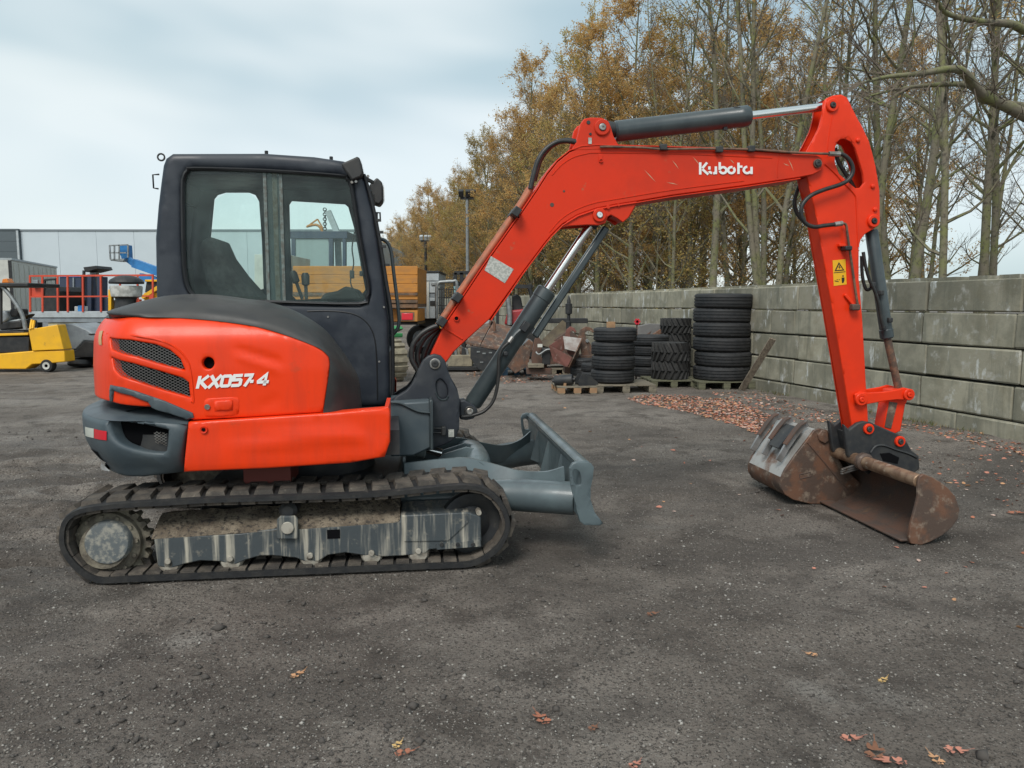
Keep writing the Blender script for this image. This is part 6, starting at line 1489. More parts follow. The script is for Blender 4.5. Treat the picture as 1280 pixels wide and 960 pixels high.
# ---------------- warehouse
wh = thing('warehouse', 'long low grey clad warehouse with a charcoal end section on the horizon', 'building', (-39.1, 62, 0))
pan = mat('light_cladding', (.52, .585, .62), (.5, .565, .60), scale=.6, rough=.5, rand=.012); dpan = mat('charcoal_cladding', (.085, .105, .115), (.08, .10, .11), scale=.6, rough=.5, rand=.05)
H_ = 7.28
for i in range(9):
    o = MB().bb(.01, 2.99, 0, .2, 0, H_).build('wall_panel', pan, wh, 0); o.location = (3 * i, 0, 0)
for i in range(6):
    o = MB().bb(-24, -.01, -.25, .2, .008, .812).build('dark_panel', dpan, wh, 0); o.location = (0, 0, 2.2 + .82 * i + .15)
MB().bb(-24, -.01, -.2, .2, 0, 2.3).build('dark_plinth', blk, wh, 0)
MB().bb(-.01, 27, -.08, .3, H_ + .002, H_ + .12).build('roof_trim', mat('roof_trim', (.2, .23, .25), rough=.4), wh, 0)
MB().bb(-24, -.005, -.3, .3, H_ + .002, H_ + .14).build('roof_trim', dpan, wh, 0)
MB().bb(-24, 27, .21, 28, 0, H_ - .05).build('building_core', pan, wh, 0)
MB().bb(-.16, -.0, -.3, -.255, 2.4, H_).build('corner_trim', lgr, wh, 0)
o = MB().bb(11.0, 11.35, -.1, -.0, 5.0, 5.25).build('wall_lamp', blk, wh, 0)
# ---------------- white trailer box
tb = thing('box_trailer', 'off white box trailer behind the orange railed platform at far left', 'trailer', (W(17, 380, 34).x, 34, 0), R(108))
MB().bb(0, 8, 0, 2.5, .9, 3.42).build('box_body', whitep, tb, 30, .02)
for i in range(10): o = MB().bb(.02, .06, -.03, -.001, 1.0, 3.3).build('side_rib', whitep, tb, 0); o.location = (.3 + .8 * i, 0, 0)
MB().bb(-.04, .0, -.03, .1, .9, 3.4).build('corner_post', blk, tb, 0)
MB().bb(.0, 8.0, -.04, 2.54, 3.42, 3.5).build('roof_rail', lgr, tb, 0)
for x in (5.2, 6.4): MB().lathe([(.2, 0), (.48, 0), (.5, .1), (.48, .3), (.2, .3)], (x, .02, .5), (0, 1, 0), 20).build('wheel', rubw, tb)
MB().bb(.2, 7.8, .6, 1.9, .7, .9).build('chassis', blk, tb, 0)
# ---------------- scissor lift with orange railing
sl = At('scissor_lift', 'lowered scissor lift platform with orange red guard rails at left', 'lift', 110, 22.5)
sl.rect('deck', 36, 389.5, 192, 397, lgr, 0, 1.3)
sl.rect('deck_skirt', 36, 397.5, 192, 403, gry, .03, 1.27)
sl.rect('base_body', 60, 403.2, 192, 424, cream, .08, 1.2)
p = sl.q(44, 400, .1)
for u in (70, 176): sl.wheel('wheel', u, .3, .02, .25, rubw, lgr)
for dd in (0, 1.25):
    sl.bars('top_rail', [((37, 345, dd), (192, 344, dd))], .05, ored); sl.bars('mid_rail', [((37, 371, dd), (192, 370, dd))], .04, ored)
    for u in (37.5, 53, 72, 84.5, 103.5, 126, 150, 172, 191): sl.bars('rail_post', [((u, 345, dd), (u + .4, 390, dd))], .045, ored)
sl.bars('end_rail', [((37.5, 345, .05), (37.5, 345, 1.2)), ((37.5, 371, .05), (37.5, 371, 1.2))], .045, ored)
sl.rect('gate_panel', 38, 354, 54, 371, ored, .01, .03, None, 0)
sl.rect('control_box', 40, 350, 47, 360, gry, -.1, -.02)
sl.rect('toolbox', 93, 383, 103, 389.3, mat('lift_white_bag', (.5, .52, .5), rough=.7), .4, .7); sl.rect('blue_drum', 97, 382, 102, 389.3, blu, .2, .38)
# ---------------- black grey machines behind the rails
fk = At('forklift', 'navy mast forklift standing behind the orange rails', 'forklift', 118, 26)
fk.rect('mast', 109, 343, 114, 400, nvy, 0, .15); fk.rect('mast_rail', 121, 343, 126, 400, nvy, 0, .15); fk.rect('carriage', 108, 372, 136, 392, nvy, .16, .4)
fk.poly('overhead_guard', [(104, 334), (120, 332), (122, 336), (106, 340)], blk, 0, 1.0); fk.bars('guard_pillar', [((105, 338, 0), (104, 372, 0)), ((120, 336, .9), (124, 372, .9))], .07, blk)
fk.rect('body', 102, 375, 136, 412, blk, .42, 2); fk.rect('motor_cover', 112, 340, 120, 346, stl, .3, .5)
for u in (106, 132): fk.wheel('wheel', u, .32, .4, .22, rubw, gry)
bc_ = At('blue_container', 'small blue container end seen through the orange rails', 'container', 88, 30)
bc_.rect('container_body', 74, 344, 101, 410, nvy, 0, 2); bc_.rect('door_frame', 74, 344, 101, 346.5, blu, -.03, -.001); bc_.bars('locking_bar', [((84, 347, -.03), (84, 408, -.03)), ((92, 347, -.03), (92, 408, -.03))], .05, gry)
bm1 = At('skid_machine', 'black compact machine parked behind the orange platform gate', 'machine', 62, 25)
bm1.poly('body', [(52, 372), (57, 360), (70, 358), (74, 364), (75, 396), (52, 396)], blk, 0, 1.4); bm1.rect('hood', 53, 396.5, 76, 412, gry, .05, 1.3); bm1.bars('roll_bar', [((54, 372, 0), (56, 350, 0)), ((56, 350, 0), (70, 349, 0)), ((70, 349, 0), (72, 362, 0))], .06, blk)
for u in (56, 71): bm1.wheel('wheel', u, .35, -.1, .22, rubw, gry)
# ---------------- yellow tow tractor at the left edge
yt = At('tow_tractor', 'yellow low tow tractor with scratched paint at the left edge', 'tractor', 20, 16.9)
yt.poly('chassis', [(-60, 443), (0, 442), (38.5, 438.8), (80, 438), (81.6, 452.4), (60, 454.5), (40, 455.5), (32, 461.5), (0, 461.5), (-60, 462)], yel, 0, .4, None, .02)
yt.poly('tail_box', [(35.3, 412), (71.4, 405.8), (80, 436.8), (40, 438.6)], yel, -.03, .3, None, .015)
yt.rect('battery_bay', -55, 421, 36, 441, blk, .06, 1.2); yt.poly('bay_rim', [(-55, 418.5), (35, 416), (35, 419), (-55, 421.5)], yel, .02, 1.22)
yt.rect('floor_plate', -20, 413.6, 30, 417.4, blk, .2, 1.1)
yt.wheel('rear_wheel', 54, .145, -.02, .18, rubw, whitep); yt.wheel('front_wheel', -30, .2, .1, .2, rubw, whitep)
yt.poly('seat', [(-4, 404), (26, 400), (28, 410), (0, 413)], blk, .3, .9, None, .03); yt.poly('seat_cushion', [(6, 401.5), (24, 398.5), (26.5, 403), (9, 406)], lgr, .35, .85, None, .03); yt.poly('seat_back', [(-6, 389), (7, 388), (11, 398), (5, 404), (-6, 404)], gry, .3, .9, None, .04)
yt.tube('roof_strut', [(2, 357, .1), (14, 371, .1), (27, 392, .1), (32, 412, .1)], .045, stl); yt.tube('roof_strut', [(2, 357, 1.1), (14, 371, 1.1), (27, 392, 1.1), (32, 412, 1.1)], .045, stl)
yt.bars('roof_pillar', [((1, 358, .15), (1, 405, .15))], .05, blk)
yt.rect('roof', -40, 353.5, 35, 358.5, blk, .0, 1.2, None, .02); yt.poly('beacon', [(2, 353.5), (3, 349), (8, 348), (11, 353.5)], mat('amber_lens', (.7, .2, .02), rough=.3), .4, .6)
yt.tube('steering_column', [(38, 414, .5), (37, 402, .5), (33, 393, .5)], .03, blk); p = yt.q(35, 396, .5); MB().lathe([(.13, -.015), (.15, 0), (.13, .015)], p, (-.5, 0, 1), 18).build('steering_wheel', blk, yt.t); yt.rect('side_bag', 12, 386, 22, 396, blk, .4, .8, None, .03)
yt.bars('hitch_chain', [((38, 412, -.04), (40, 400, .1)), ((41, 411, -.04), (42.5, 401, .1))], .04, yel)
# ---------------- grey sweeper
sw_ = At('sweeper', 'grey hooded industrial sweeper with black skirt beside the yellow tow tractor', 'sweeper', 100, 18)
sw_.poly('hood', [(70, 405), (90, 404.2), (108, 411.5), (124, 421), (136, 428), (105, 426), (95, 437), (83, 437.5), (76, 422)], gry, 0, 1.1, None, .03)
sw_.poly('skirt', [(95, 437.4), (105, 426.4), (150, 428.5), (176, 432), (176, 447), (86, 447), (83, 438)], blk, -.02, 1.12, None, .02)
sw_.poly('hood_slot', [(110, 417.2), (118, 416.8), (120, 418.4), (112, 418.8)], blk, -.01, .01, None, 0)
p = sw_.q(100, 455, .1); MB().lathe([(.05, .0), (.24, .02), (.26, -.08), (.22, -.12), (.05, -.13)], (p.x, .1, .16), (0, .15, 1), 24).build('side_brush', blk, sw_.t); sw_.wheel('wheel', 150, .2, 0, .2, rubw, gry); sw_.wheel('wheel', 90, .16, .7, .2, rubw, gry)
sw_.rect('chassis', 84, 447.3, 176, 456, blk, .3, .9)
# ---------------- machine with black lid
ml = At('engine_unit', 'pale grey machine under a rounded black lid behind the rear of the excavator', 'machine', 158, 20)
lid = MB(); c = ml.q(158, 350, .4); lid.lathe([(.1, .18), (.25, .15), (.40, .06), (.43, 0), (.42, -.04), (.1, -.05)], (c.x, .4, c.z - .06), (0, 0, 1), 28); lid.build('lid', blk, ml.t)
c2_ = ml.q(158, 364, .4); MB().lathe([(.30, -.16), (.37, -.14), (.40, .1), (.38, .14)], (c2_.x, .4, c2_.z), (0, 0, 1), 24).build('housing', mat('chalky_housing', (.5, .5, .47), (.3, .3, .28), scale=6, rough=.7), ml.t)
c3_ = ml.q(158, 378, .4); MB().lathe([(.2, -.25), (.3, -.2), (.26, .1), (.32, .16)], (c3_.x, .4, c3_.z), (0, 0, 1), 20).build('neck', blk, ml.t)
for u, v0, v1, m_ in ((137, 362, 392, yel), (148, 374, 392, yel), (172, 374, 390, ored)): ml.rect('post', u - 2, v0, u + 2, v1, m_, .3, .45)
ml.rect('carriage', 136, 392, 182, 432, blk, .05, .9)
for u in (142, 176): ml.wheel('wheel', u, .3, 0, .2, rubw, gry)
# ---------------- blue boom lift
bl_ = At('boom_lift', 'bright blue boom lift with its grey basket raised above the platform', 'lift', 190, 38)
bl_.bars('basket', [((137, 307, 0), (160, 306, 0)), ((137, 316, 0), (158, 316, 0)), ((138, 324, 0), (154, 326, 0)), ((137, 307, 0), (138, 324, 0)), ((143, 307, 0), (143, 325, 0)), ((149, 306, 0), (149, 325, 0)), ((137, 307, 1.2), (160, 306, 1.2)), ((137, 307, 0), (137, 307, 1.2)), ((138, 324, 0), (138, 324, 1.2)), ((137, 307, 1.2), (138, 324, 1.2)), ((160, 306, 0), (160, 322, 0))], .06, stl)
bl_.rect('basket_floor', 138, 323.5, 155, 326, stl, 0, 1.2)
bl_.poly('jib_head', [(150, 306), (159, 306), (160, 322), (153, 325), (150, 318)], blu, .3, .8); bl_.bars('jib', [((155, 320, .5), (170, 331, .5))], .28, blu); bl_.bars('main_boom', [((168, 329, .5), (262, 362, .5))], .42, blu); bl_.bars('lower_boom', [((262, 366, .6), (176, 346, .6))], .36, blu)
bl_.rect('turret', 240, 360, 275, 398, blu, 0, 1.6); bl_.rect('chassis', 230, 398.5, 285, 410, blk, -.2, 1.8)
for u in (236, 278): bl_.wheel('wheel', u, .45, -.3, .3, rubw, lgr)
# ---------------- yellow and red telehandler bits behind
yh = At('compact_loader', 'small yellow machine with red parts just left of the cab', 'loader', 187, 27)
yh.rect('body', 180, 366, 212, 392, yel, 0, 1.4); yh.poly('cab', [(183, 352), (206, 352), (208, 365.6), (181, 365.6)], blk, .1, 1.3); yh.rect('roof', 181, 349.5, 208, 352, yel, 0, 1.4); yh.rect('red_arm', 186, 368, 190, 386, ored, -.15, -.01); yh.bars('lift_arm', [((178, 372, -.1), (200, 358, -.1))], .12, yel)
for u in (184, 206): yh.wheel('wheel', u, .42, -.2, .3, rubw, yel)

# ---------------- tipper truck
tk = At('tipper_truck', 'orange steel bodied tipper truck seen between the cab and the boom', 'truck', 450, 20)
for i, (v0, v1) in enumerate(((332.5, 343.5), (344, 354.5), (355, 365.5))): tk.rect('body_board', 366, v0, 522, v1, tor, 0, .06)
tk.rect('body_rail', 366, 366, 522, 369.5, trust, -.04, .06); tk.rect('body_board', 366, 370, 522, 374.5, tor, 0, .06); tk.rect('lower_rail', 366, 375, 522, 379, trust, -.05, .06); tk.rect('lower_rail', 366, 379.6, 522, 385, trust, -.02, .06)
tk.rect('body_floor', 366, 374, 522, 384, trust, .07, 2.2); tk.rect('far_side', 366, 333, 522, 374, tor, 2.2, 2.26); tk.rect('tailgate', 519, 334, 522, 380, tor, .065, 2.19)
tk.rect('chassis_beam', 366, 385.6, 522, 402, tor, .3, 2.0); ld = tk.rect('lamp_board', 497, 388, 522, 402, tor, -.06, .28); tk.rect('tail_lamp', 502, 391.5, 516, 400, RED, -.08, -.061, ld); tk.rect('lamp_frame', 499.5, 390, 518, 401.3, trust, -.065, -.0605, ld, 0)
tk.rect('mudguard', 440, 402.6, 522, 406, blk, .2, 2.0)
for u in (400, 470): tk.wheel('wheel', u, .48, .2, .3, rubw, gry)
tk.rect('truck_cab', 318, 318, 360, 412, whitep, 0, 2.2)
# ---------------- big dark cab and grab seen through the glass
be = At('wheeled_excavator', 'dark blue excavator cab with a yellow folded boom behind the tipper, seen through the glass', 'excavator', 400, 27)
be.rect('cab_roof', 362, 289, 434, 298, nvy, 0, 1.6); be.rect('cab_pillar', 364, 298.3, 369, 345, nvy, 0, .2); be.rect('cab_pillar', 411, 298.3, 416, 345, nvy, 0, .2); be.rect('cab_pillar', 428, 298.3, 432, 345, nvy, 0, .2); be.rect('cab_body', 362, 345.3, 436, 385, nvy, 0, 1.6); be.rect('cab_window', 369.5, 299, 410.5, 344.6, mat('pale_window', (.3, .36, .36), rough=.15), .05, .08, None, 0)
be.rect('undercarriage', 360, 386, 470, 404, blk, 0, 2)
for u in (372, 450): be.wheel('wheel', u, .55, -.3, .35, rubw, yel)
be.tube('boom', [(396, 345, 1.7), (404, 300, 1.7), (398, 282, 1.7), (384, 283, 1.7)], .05, tor); be.bars('boom_bracing', [((383, 284, 1.7), (397, 274, 1.7)), ((397, 274, 1.7), (404, 286, 1.7))], .05, tor)
be.bars('crane_arm', [((410, 264, 1.0), (422, 292, 1.0)), ((422, 292, 1.0), (424, 345, 1.0))], .2, lgr)
b = MB()
for k in range(9):
    p = be.q(406 + (k % 2) * .4, 262 + 3 * k, 1.0); b.lathe([(.045, -.015), (.075, -.015), (.075, .015), (.045, .015)], p, (k % 2, 1 - k % 2, 0), 10, True)
b.build('hanging_chain', blk, be.t)
# ---------------- green crawler carrier with clay covered track
gc = thing('crawler_carrier', 'green crawler machine with a clay caked track beside the swing bracket', 'crawler', W(498, 400, 15.1), R(-52))
gc.location.z = 0
def crawler(yc):
    L, r, w = 2.6, .40, .36; path = []
    for k in range(13): a = math.pi / 2 - math.pi * k / 12; path.append((math.cos(a) * r, r + math.sin(a) * r))
    for k in range(13): a = -math.pi / 2 - math.pi * k / 12; path.append((-L + math.cos(a) * r, r + math.sin(a) * r))
    b = MB(); n = len(path); c_ = [(x * .93, (z - r) * .93 + r) for x, z in path]
    vs = []
    for (x, z), (x2, z2) in zip(path, c_): vs += [(x, yc - w / 2, z), (x, yc + w / 2, z), (x2, yc + w / 2, z2), (x2, yc - w / 2, z2)]
    b.add(vs, [(4 * i + k, 4 * i + (k + 1) % 4, 4 * ((i + 1) % n) + (k + 1) % 4, 4 * ((i + 1) % n) + k) for i in range(n) for k in range(4)])
    t = b.build('crawler_track', claytrack, gc, 30)
    pd_ = MB().box((0, 0, .02), (.085, w, .045)).mesh('track_pad', 0); pd_.materials.append(claytrack)
    P_ = path + [path[0]]; seg = [math.dist(P_[i], P_[i + 1]) for i in range(len(P_) - 1)]; tot = sum(seg); npad = 52
    for k in range(npad):
        s_ = tot * k / npad; i = 0
        while s_ > seg[i]: s_ -= seg[i]; i += 1
        f = s_ / seg[i]; x = P_[i][0] + (P_[i + 1][0] - P_[i][0]) * f; z = P_[i][1] + (P_[i + 1][1] - P_[i][1]) * f; dx, dz = P_[i + 1][0] - P_[i][0], P_[i + 1][1] - P_[i][1]
        o = link('track_pad', pd_, None, t); o.location = (x, yc, z); o.rotation_euler = (0, -math.atan2(dz, dx) + (0), 0)
    MB().bb(-L, 0, yc - w * .4, yc + w * .4, .12, .62).build('track_frame', DARK, t)
    for x in (0, -L): MB().lathe([(.1, -w / 2 + .01), (.33, -w / 2 + .02), (.34, w / 2 - .02), (.1, w / 2 - .01)], (x, yc, r), (0, 1, 0), 20).build('end_wheel', claytrack, t)
crawler(-.22); crawler(-1.7)
MB().bb(-2.5, .1, -1.6, -.3, .5, .8).build('undercarriage', DARK, gc); MB().bb(-2.0, .0, -1.6, .1, .845, .93).build('green_deck', grn, gc, 30, .02); MB().prism([(-1.6, .935), (-.5, .935), (-.3, 1.0), (-.4, 1.06), (-1.6, 1.04)], -1.3, .3).build('green_hood', grn, gc, 30, .02)
# ---------------- pale box lorry, roll cage, forklifts
gb = At('box_lorry', 'pale grey flat backed lorry end right of the orange tipper', 'lorry', 535, 23)
gb.rect('top_panel', 523, 341, 548.5, 351, lgr, 0, 2.4); gb.rect('roof_edge', 522, 338.5, 549.5, 340.8, blk, -.03, 2.4); gb.rect('panel', 523, 351.4, 534, 366, whitep, .02, .1); gb.rect('panel', 535, 351.4, 548, 366, lgr, .02, .1); gb.rect('door', 523, 372, 534.5, 398, lgr, .02, .1); gb.rect('door', 536, 372, 548, 398, lgr, .02, .1)
gb.rect('dark_gap', 523, 366.4, 548, 371.6, gry, .05, .1); gb.rect('inner_body', 523, 351.4, 548, 398, gry, .12, 2.3); gb.bars('door_bar', [((534.8, 352, 0), (534.8, 398, 0)), ((547.6, 352, 0), (547.6, 400, 0))], .07, whitep); gb.rect('window_hole', 537.5, 376, 545, 382, blk, .0, .018, None, 0); gb.rect('lamp', 539, 353, 545.5, 356.5, stl, -.02, .018)
gb.rect('chassis', 524, 398.5, 548, 410, blk, .2, 2)
for u in (526, 546): gb.wheel('wheel', u, .45, .2, .3, rubw, gry)
cg = At('roll_cage', 'grey tube roll cage with mesh guard behind the hoses', 'cage', 558, 22)
cg.tube('hoop', [(546, 398, 0), (546, 362, 0), (548, 354, 0), (553, 352.5, 0), (566, 352, 0), (571, 355, 0), (572, 398, 0)], .05, stl); cg.tube('hoop', [(546, 398, 1), (546, 362, 1), (548, 354, 1), (553, 352.5, 1), (566, 352, 1), (571, 355, 1), (572, 398, 1)], .05, stl)
cg.bars('mesh_bar', [((u, 360, .02), (u, 392, .02)) for u in (549, 552, 555, 558, 561, 564, 567)] + [((547, v, .05), (571, v, .05)) for v in (362, 372, 382, 392)], .022, blk)
cg.rect('body', 547, 398.4, 573, 428, yel, 0, 1.2); cg.rect('dark_box', 562, 376, 572, 396, blk, .3, .8)
for u in (551, 569): cg.wheel('wheel', u, .3, -.1, .2, rubw, gry)
fa = At('forklift', 'tall black mast forklift half hidden behind the upper boom', 'forklift', 580, 24, 'forklifts behind the boom')
fa.bars('mast', [((569, 341, 0), (569, 412, 0)), ((577, 341, 0), (577, 412, 0)), ((568, 341, 0), (592, 341, 0)), ((591, 341, 0), (591, 412, 0))], .11, blk); fa.rect('backrest', 569, 352, 577, 372, blk, .15, .25); fa.rect('cab_glass', 567, 358, 576, 366, mat('teal_window', (.25, .42, .44), rough=.2), -.1, -.02); fa.rect('body', 564, 385, 605, 426, blk, .3, 2); fa.rect('overhead_guard', 575, 347, 606, 351, blk, .3, 1.6)
fa.bars('guard_post', [((606, 351, .35), (610, 386, .35)), ((606, 351, 1.5), (610, 386, 1.5))], .08, blk)
for u in (570, 600): fa.wheel('wheel', u, .35, .2, .25, rubw, gry)
fb = At('forklift', 'dark forklift with open overhead guard, seat and red bonnet beyond the rusty buckets', 'forklift', 642, 21, 'forklifts behind the boom')
fb.bars('overhead_guard', [((626, 358, 0), (664, 358, 0)), ((626, 358, 1.1), (664, 358, 1.1)), ((626, 358, 0), (626, 358, 1.1)), ((645, 358, 0), (645, 358, 1.1)), ((664, 358, 0), (664, 358, 1.1))], .1, blk)
fb.tube('guard_post', [(634, 359, 0), (634.5, 370, 0), (637, 392, 0), (637, 406, 0)], .07, stl); fb.tube('guard_post', [(661, 359, 0), (664, 368, 0), (667, 392, 0), (667, 406, 0)], .055, blk); fb.tube('guard_post', [(634, 359, 1.1), (634.5, 370, 1.1), (637, 406, 1.1)], .06, blk)
fb.poly('seat', [(640, 369), (646, 367.5), (651, 371), (654, 386), (658, 390), (640, 391)], blk, .3, .8, None, .04); fb.poly('bonnet', [(630, 406), (634, 391), (638, 388), (648, 387), (660, 385), (662, 407)], dred, .1, 1.0, None, .05); fb.rect('body', 612, 407.5, 668, 436, blk, .05, 1.1)
fb.bars('mast', [((616, 352, .3), (616, 436, .3)), ((622, 352, .3), (622, 436, .3)), ((616, 352, .9), (616, 436, .9))], .08, blk); fb.rect('hydraulic_tank', 600, 378, 614, 410, gry, .2, .8); fb.rect('carriage', 594, 398, 614, 424, lgr, .1, .2)
for u in (624, 658): fb.wheel('wheel', u, .36, 0, .25, rubw, gry)
# ---------------- rusty attachments in front of the wall
def world_strip(nm, label, u, v, parts, rz=0): pass
b1 = At('rusty_bucket', 'wide brown rusty bucket with two slanting top plates under the boom', 'bucket', 612, 15.8, 'rusty buckets lined up on the yard')
g_ = lambda o, u, v, d: o.q(u, v, d)
MB().add([tuple(b1.q(582, 427, 0)), tuple(b1.q(600, 405, .9)), tuple(b1.q(614, 404, .9)), tuple(b1.q(600, 431, 0)), *[tuple(b1.q(*k) + Vector((0, 0, -.04))) for k in ((582, 427, 0), (600, 405, .9), (614, 404, .9), (600, 431, 0))]], [(0, 1, 2, 3), (7, 6, 5, 4), (0, 3, 7, 4), (3, 2, 6, 7), (2, 1, 5, 6), (1, 0, 4, 5)]).build('top_plate', RUST, b1.t, 0)
MB().add([tuple(b1.q(601, 431, -.02)), tuple(b1.q(616, 404, .9)), tuple(b1.q(641, 408, .9)), tuple(b1.q(626, 436, -.02)), *[tuple(b1.q(*k) + Vector((0, 0, -.04))) for k in ((601, 431, -.02), (616, 404, .9), (641, 408, .9), (626, 436, -.02))]], [(0, 1, 2, 3), (7, 6, 5, 4), (0, 3, 7, 4), (3, 2, 6, 7), (2, 1, 5, 6), (1, 0, 4, 5)]).build('top_plate', RUST, b1.t, 0)
b1.poly('side_plate', [(588, 433), (624, 438), (626, 452), (616, 466), (598, 462), (588, 448)], DARK, 0, .05); b1.poly('shell', [(589, 434), (623, 439), (614, 464), (600, 461), (590, 448)], RUSTD, .051, .95); b1.tube('lifting_eye', [(612, 406, .5), (614, 401, .5), (618, 404, .5), (618, 414, .5)], .03, RUST)
for u, v in ((596, 439), (603, 441), (611, 440), (600, 452)): b1.rect('bright_edge', u, v, u + 4, v + 1.6, stl, -.02, -.001, None, 0)
b2 = At('rusty_bucket', 'narrow rust red bucket standing behind the boom cylinder', 'bucket', 648, 15.5, 'rusty buckets lined up on the yard')
b2.poly('side_plate', [(630, 438), (650, 430), (664, 437), (660, 458), (644, 467), (632, 456)], RUST, 0, .04); b2.poly('shell', [(631, 438), (650, 431), (663, 438), (659, 457), (644, 465), (633, 455)], RUSTD, .041, .5); b2.poly('ear', [(655, 430), (661, 424), (667, 428), (665, 440), (657, 441)], RUST, .1, .14)
b3 = At('rusty_bucket', 'large dark brown bucket tilted up against the wall', 'bucket', 694, 16.5, 'rusty buckets lined up on the yard')
MB().add([tuple(b3.q(672, 430, -.1)), tuple(b3.q(703, 400, .6)), tuple(b3.q(714, 408, .6)), tuple(b3.q(692, 436, -.1)), *[tuple(b3.q(*k)) for k in ((672, 433, 0), (703, 403, .7), (714, 411, .7), (692, 439, 0))]], [(0, 1, 2, 3), (7, 6, 5, 4), (0, 3, 7, 4), (3, 2, 6, 7), (2, 1, 5, 6), (1, 0, 4, 5)]).build('front_plate', mat('brown_plate', (.12, .095, .06), (.085, .065, .045), scale=6, rough=.8), b3.t, 0)
b3.poly('shell', [(676, 436), (712, 412), (722, 420), (722, 452), (684, 456)], RUSTD, .1, .9); b3.rect('black_edge', 680, 398, 735, 404, blk, 1.0, 1.5)
hp = At('small_hopper', 'small reddish hopper bucket with a pale inner face left of the tyres', 'hopper', 708, 14.4)
def plate(o, nm, q4, m_, th=.02):
    p = [o.q(*k) for k in q4]; n_ = (p[1] - p[0]).cross(p[2] - p[0]).normalized() * th; MB().add([tuple(k) for k in p] + [tuple(k + n_) for k in p], [(0, 1, 2, 3), (7, 6, 5, 4), (0, 3, 7, 4), (3, 2, 6, 7), (2, 1, 5, 6), (1, 0, 4, 5)]).build(nm, m_, o.t, 0)
pinkr = mat('faded_rust_red', (.2, .075, .06), (.14, .06, .045), scale=6, rough=.7, c3=(.28, .2, .17), scale3=10)
plate(hp, 'front_side', [(687, 432, 0), (715, 447, -.2), (709, 459, -.15), (693, 452, 0)], pinkr); plate(hp, 'pale_back', [(704, 420, .4), (727, 423, .4), (722, 440, .2), (706, 436, .2)], mat('pale_inner', (.35, .33, .31), (.25, .2, .18), scale=6, rough=.7)); plate(hp, 'right_side', [(727, 423, .4), (716, 447, -.2), (710, 459, -.15), (720, 452, .2)], RUST); plate(hp, 'left_side', [(687, 432, 0), (704, 420, .4), (706, 436, .3), (693, 452, 0)], pinkr); plate(hp, 'bottom', [(693, 452, 0), (709, 459, -.15), (720, 452, .2), (706, 440, .3)], RUSTD)
for u0, lb_ in ((712, 'left of the two curved rusty hook plates behind the small hopper'), (731, 'right of the two curved rusty hook plates behind the small hopper')):
    hk = At('hook_plate', lb_, 'hook', u0, 14.9, 'curved hook plates')
    s_ = 1 if u0 < 720 else 1.45; v0 = 408
    px = [(u0 - 2 * s_, 446 if s_ < 1.2 else 447), (u0 - 6 * s_, v0 + 14), (u0 - 4 * s_, v0 + 4), (u0 + 1 * s_, v0), (u0 + 6 * s_, v0 + 2), (u0 + 9 * s_, v0 + 7), (u0 + 7 * s_, v0 + 8), (u0 + 3 * s_, v0 + 5), (u0, v0 + 8), (u0 + 1 * s_, v0 + 14), (u0 + 6 * s_, v0 + 24), (u0 + 7 * s_, 447)]
    hk.poly('plate', px, RUST if s_ > 1.2 else pinkr, 0, .05, None, .008); hk.poly('plate', px, RUST, .35, .4, None, .008); p = hk.q(u0 + 2 * s_, v0 + 18, .0); MB().cyl((p.x, -.03, p.z), (p.x, .43, p.z), .035, 12).build('cross_pin', stl, hk.t)
    hk.rect('foot', u0 - 6, 444, u0 + 10, 467, RUSTD, -.05, .45)
at_ = At('hitch_frame', 'black hitch frame with bent grey rods in front of the rusty buckets', 'hitch', 685, 15.0)
at_.poly('frame_plate', [(668, 424), (673, 420), (678, 428), (676, 446), (684, 454), (684, 465), (666, 466), (664, 448)], RUSTD, .1, .18); at_.rect('black_box', 678, 436, 688, 456, blk, .0, .4); at_.tube('bent_rod', [(670, 440, -.02), (674, 443, -.05), (684, 437, -.05), (694, 438, -.05), (702, 439, 0)], .018, stl); at_.rect('white_plate', 672, 430, 678, 434, whitep, -.02, -.005, None, 0); at_.rect('timber', 660, 455, 680, 460, WOODP, -.1, .3); at_.rect('skid', 658, 460.4, 690, 468, RUSTD, .0, .5)
au = At('auger_drive', 'black auger drive with pointed tip standing up against the wall', 'auger', 711, 16.8)
c = au.q(711, 388, 0)
zs = [au.q(711, v, 0).z for v in (470, 402, 401, 393, 392, 380, 379, 375, 369)]
MB().lathe([(.06, zs[0] * 0), (.06, zs[1]), (.035, zs[2]), (.035, zs[3]), (.075, zs[4]), (.075, zs[5]), (.045, zs[6]), (.04, zs[7]), (.008, zs[8])], (c.x, 0, 0), (0, 0, 1), 14).build('auger_body', blk, au.t, 30); MB().bb(c.x - .25, c.x + .25, -.2, .2, 0, .05).build('foot', blk, au.t)
gt = At('steel_sheets', 'grey sheet with rusty steel offcuts heaped behind the tyres', 'sheet', 818, 15.6)
gt.poly('grey_sheet', [(797, 408), (812, 404.5), (838, 405.5), (838, 432), (797, 432)], mat('grey_tarp', (.2, .195, .19), (.16, .155, .15), scale=5, rough=.8), .3, .5, None, .01); gt.poly('rusty_sheet', [(806, 424), (826, 411), (838, 412), (838, 430)], RUST, .1, .16); gt.poly('dark_sheet', [(800, 424), (815, 413), (810, 424)], RUSTD, .0, .05); gt.rect('support', 800, 432.4, 838, 466, RUSTD, .1, .6)
rv = At('red_valve', 'small bright red handle sticking up behind the four high tyre stack', 'handle', 797, 15.1)
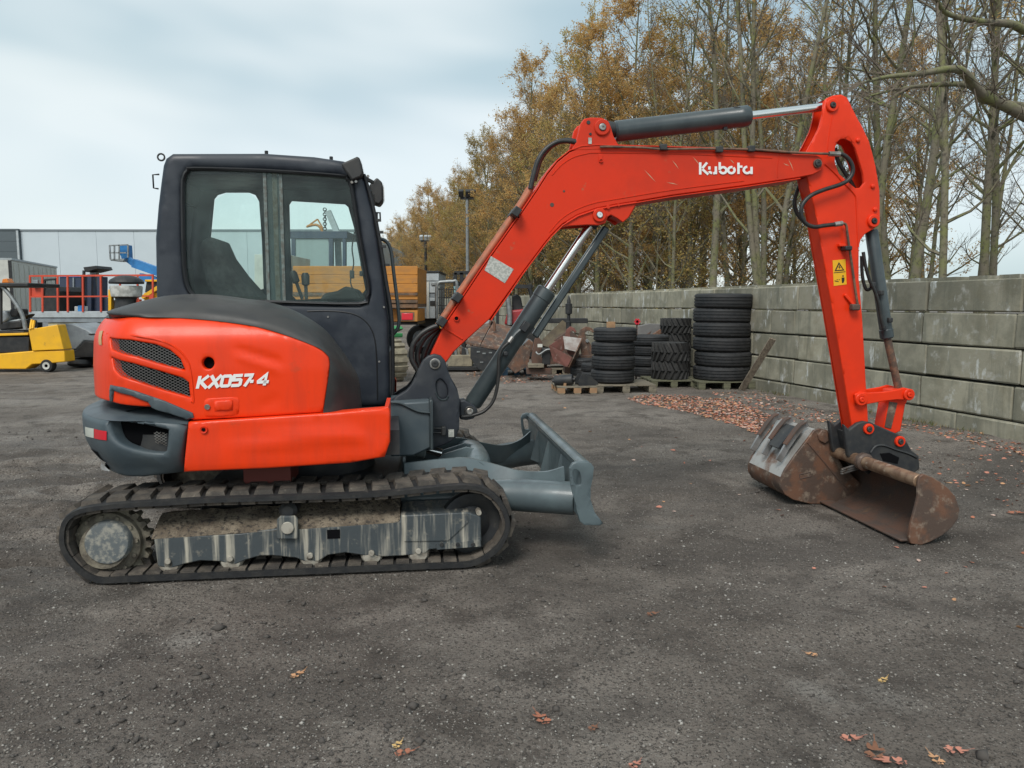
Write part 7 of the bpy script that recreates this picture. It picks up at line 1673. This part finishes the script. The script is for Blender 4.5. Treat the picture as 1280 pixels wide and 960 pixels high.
b = MB(); c = rv.q(796.5, 402, 0)
for k in range(3): a = k * math.pi / 3; b.bar((c.x - .06 * math.cos(a), 0, c.z - .06 * math.sin(a)), (c.x + .06 * math.cos(a), 0, c.z + .06 * math.sin(a)), .035, .035, (0, 1, 0))
b.build('handle', mat('bright_red', (.6, .02, .04), rough=.4), rv.t); MB().bar((c.x, .03, 0), (c.x, .03, c.z), .03, .03, (0, 1, 0)).build('stem', RUSTD, rv.t)
mud2 = At('rubble_box', 'low rusty trough full of scrap beside the swing bracket', 'trough', 575, 17)
mud2.rect('trough', 560, 444, 590, 458, claytrack, 0, .7); mud2.rect('dark_base', 556, 458.4, 600, 463, blk, -.05, .8)
for k in range(8): u = 562 + 3.6 * k; mud2.poly('scrap', [(u, 444), (u + 1, 436 - (k * 5) % 6), (u + 5, 438 - (k * 3) % 5), (u + 6, 444)], (DARK, stl, claytrack, RUST)[k % 4], .1 + .05 * (k % 4), .3 + .05 * (k % 4), None, .004)
blue_m = mat('blue_pallet_wood', (.03, .085, .13), (.025, .06, .1), scale=5, rough=.8)
pb = pallet(646, 469.5, .62, .8, 'blue painted pallet lying in front of the rusty buckets', blue_m, .05)
pallet(692, 468, .62, .75, 'bare flat pallet left of the small paired tyres', WOODP, .05, .12)
# ---------------- floodlight poles
for u, Y, vt, r_, lb_ in ((585, 42, 249, .11, 'tall grey floodlight pole rising left of the boom in front of the trees'), (533, 62, 302, .13, 'short distant lamp pole above the pale lorry')):
    pl = thing('light_pole', lb_, 'lamp post', (W(u, 400, Y).x, Y, 0), 0, 'light poles along the yard'); h = W(u, vt, Y).z
    MB().tube([(0, 0, 0), (0, 0, h)], [r_, r_ * .75], 10).build('pole', stl if u > 550 else blk, pl); hd = MB().box((0, 0, h + .05), (.75, .2, .12)).build('crossarm', blk, pl)
    for x in (-.32, .05, .34): MB().box((x, -.12, h + .3), (.26, .3, .34), Matrix.Rotation(.5, 3, 'X')).build('floodlight', blk if u > 550 else lgr, hd, 30, .02)
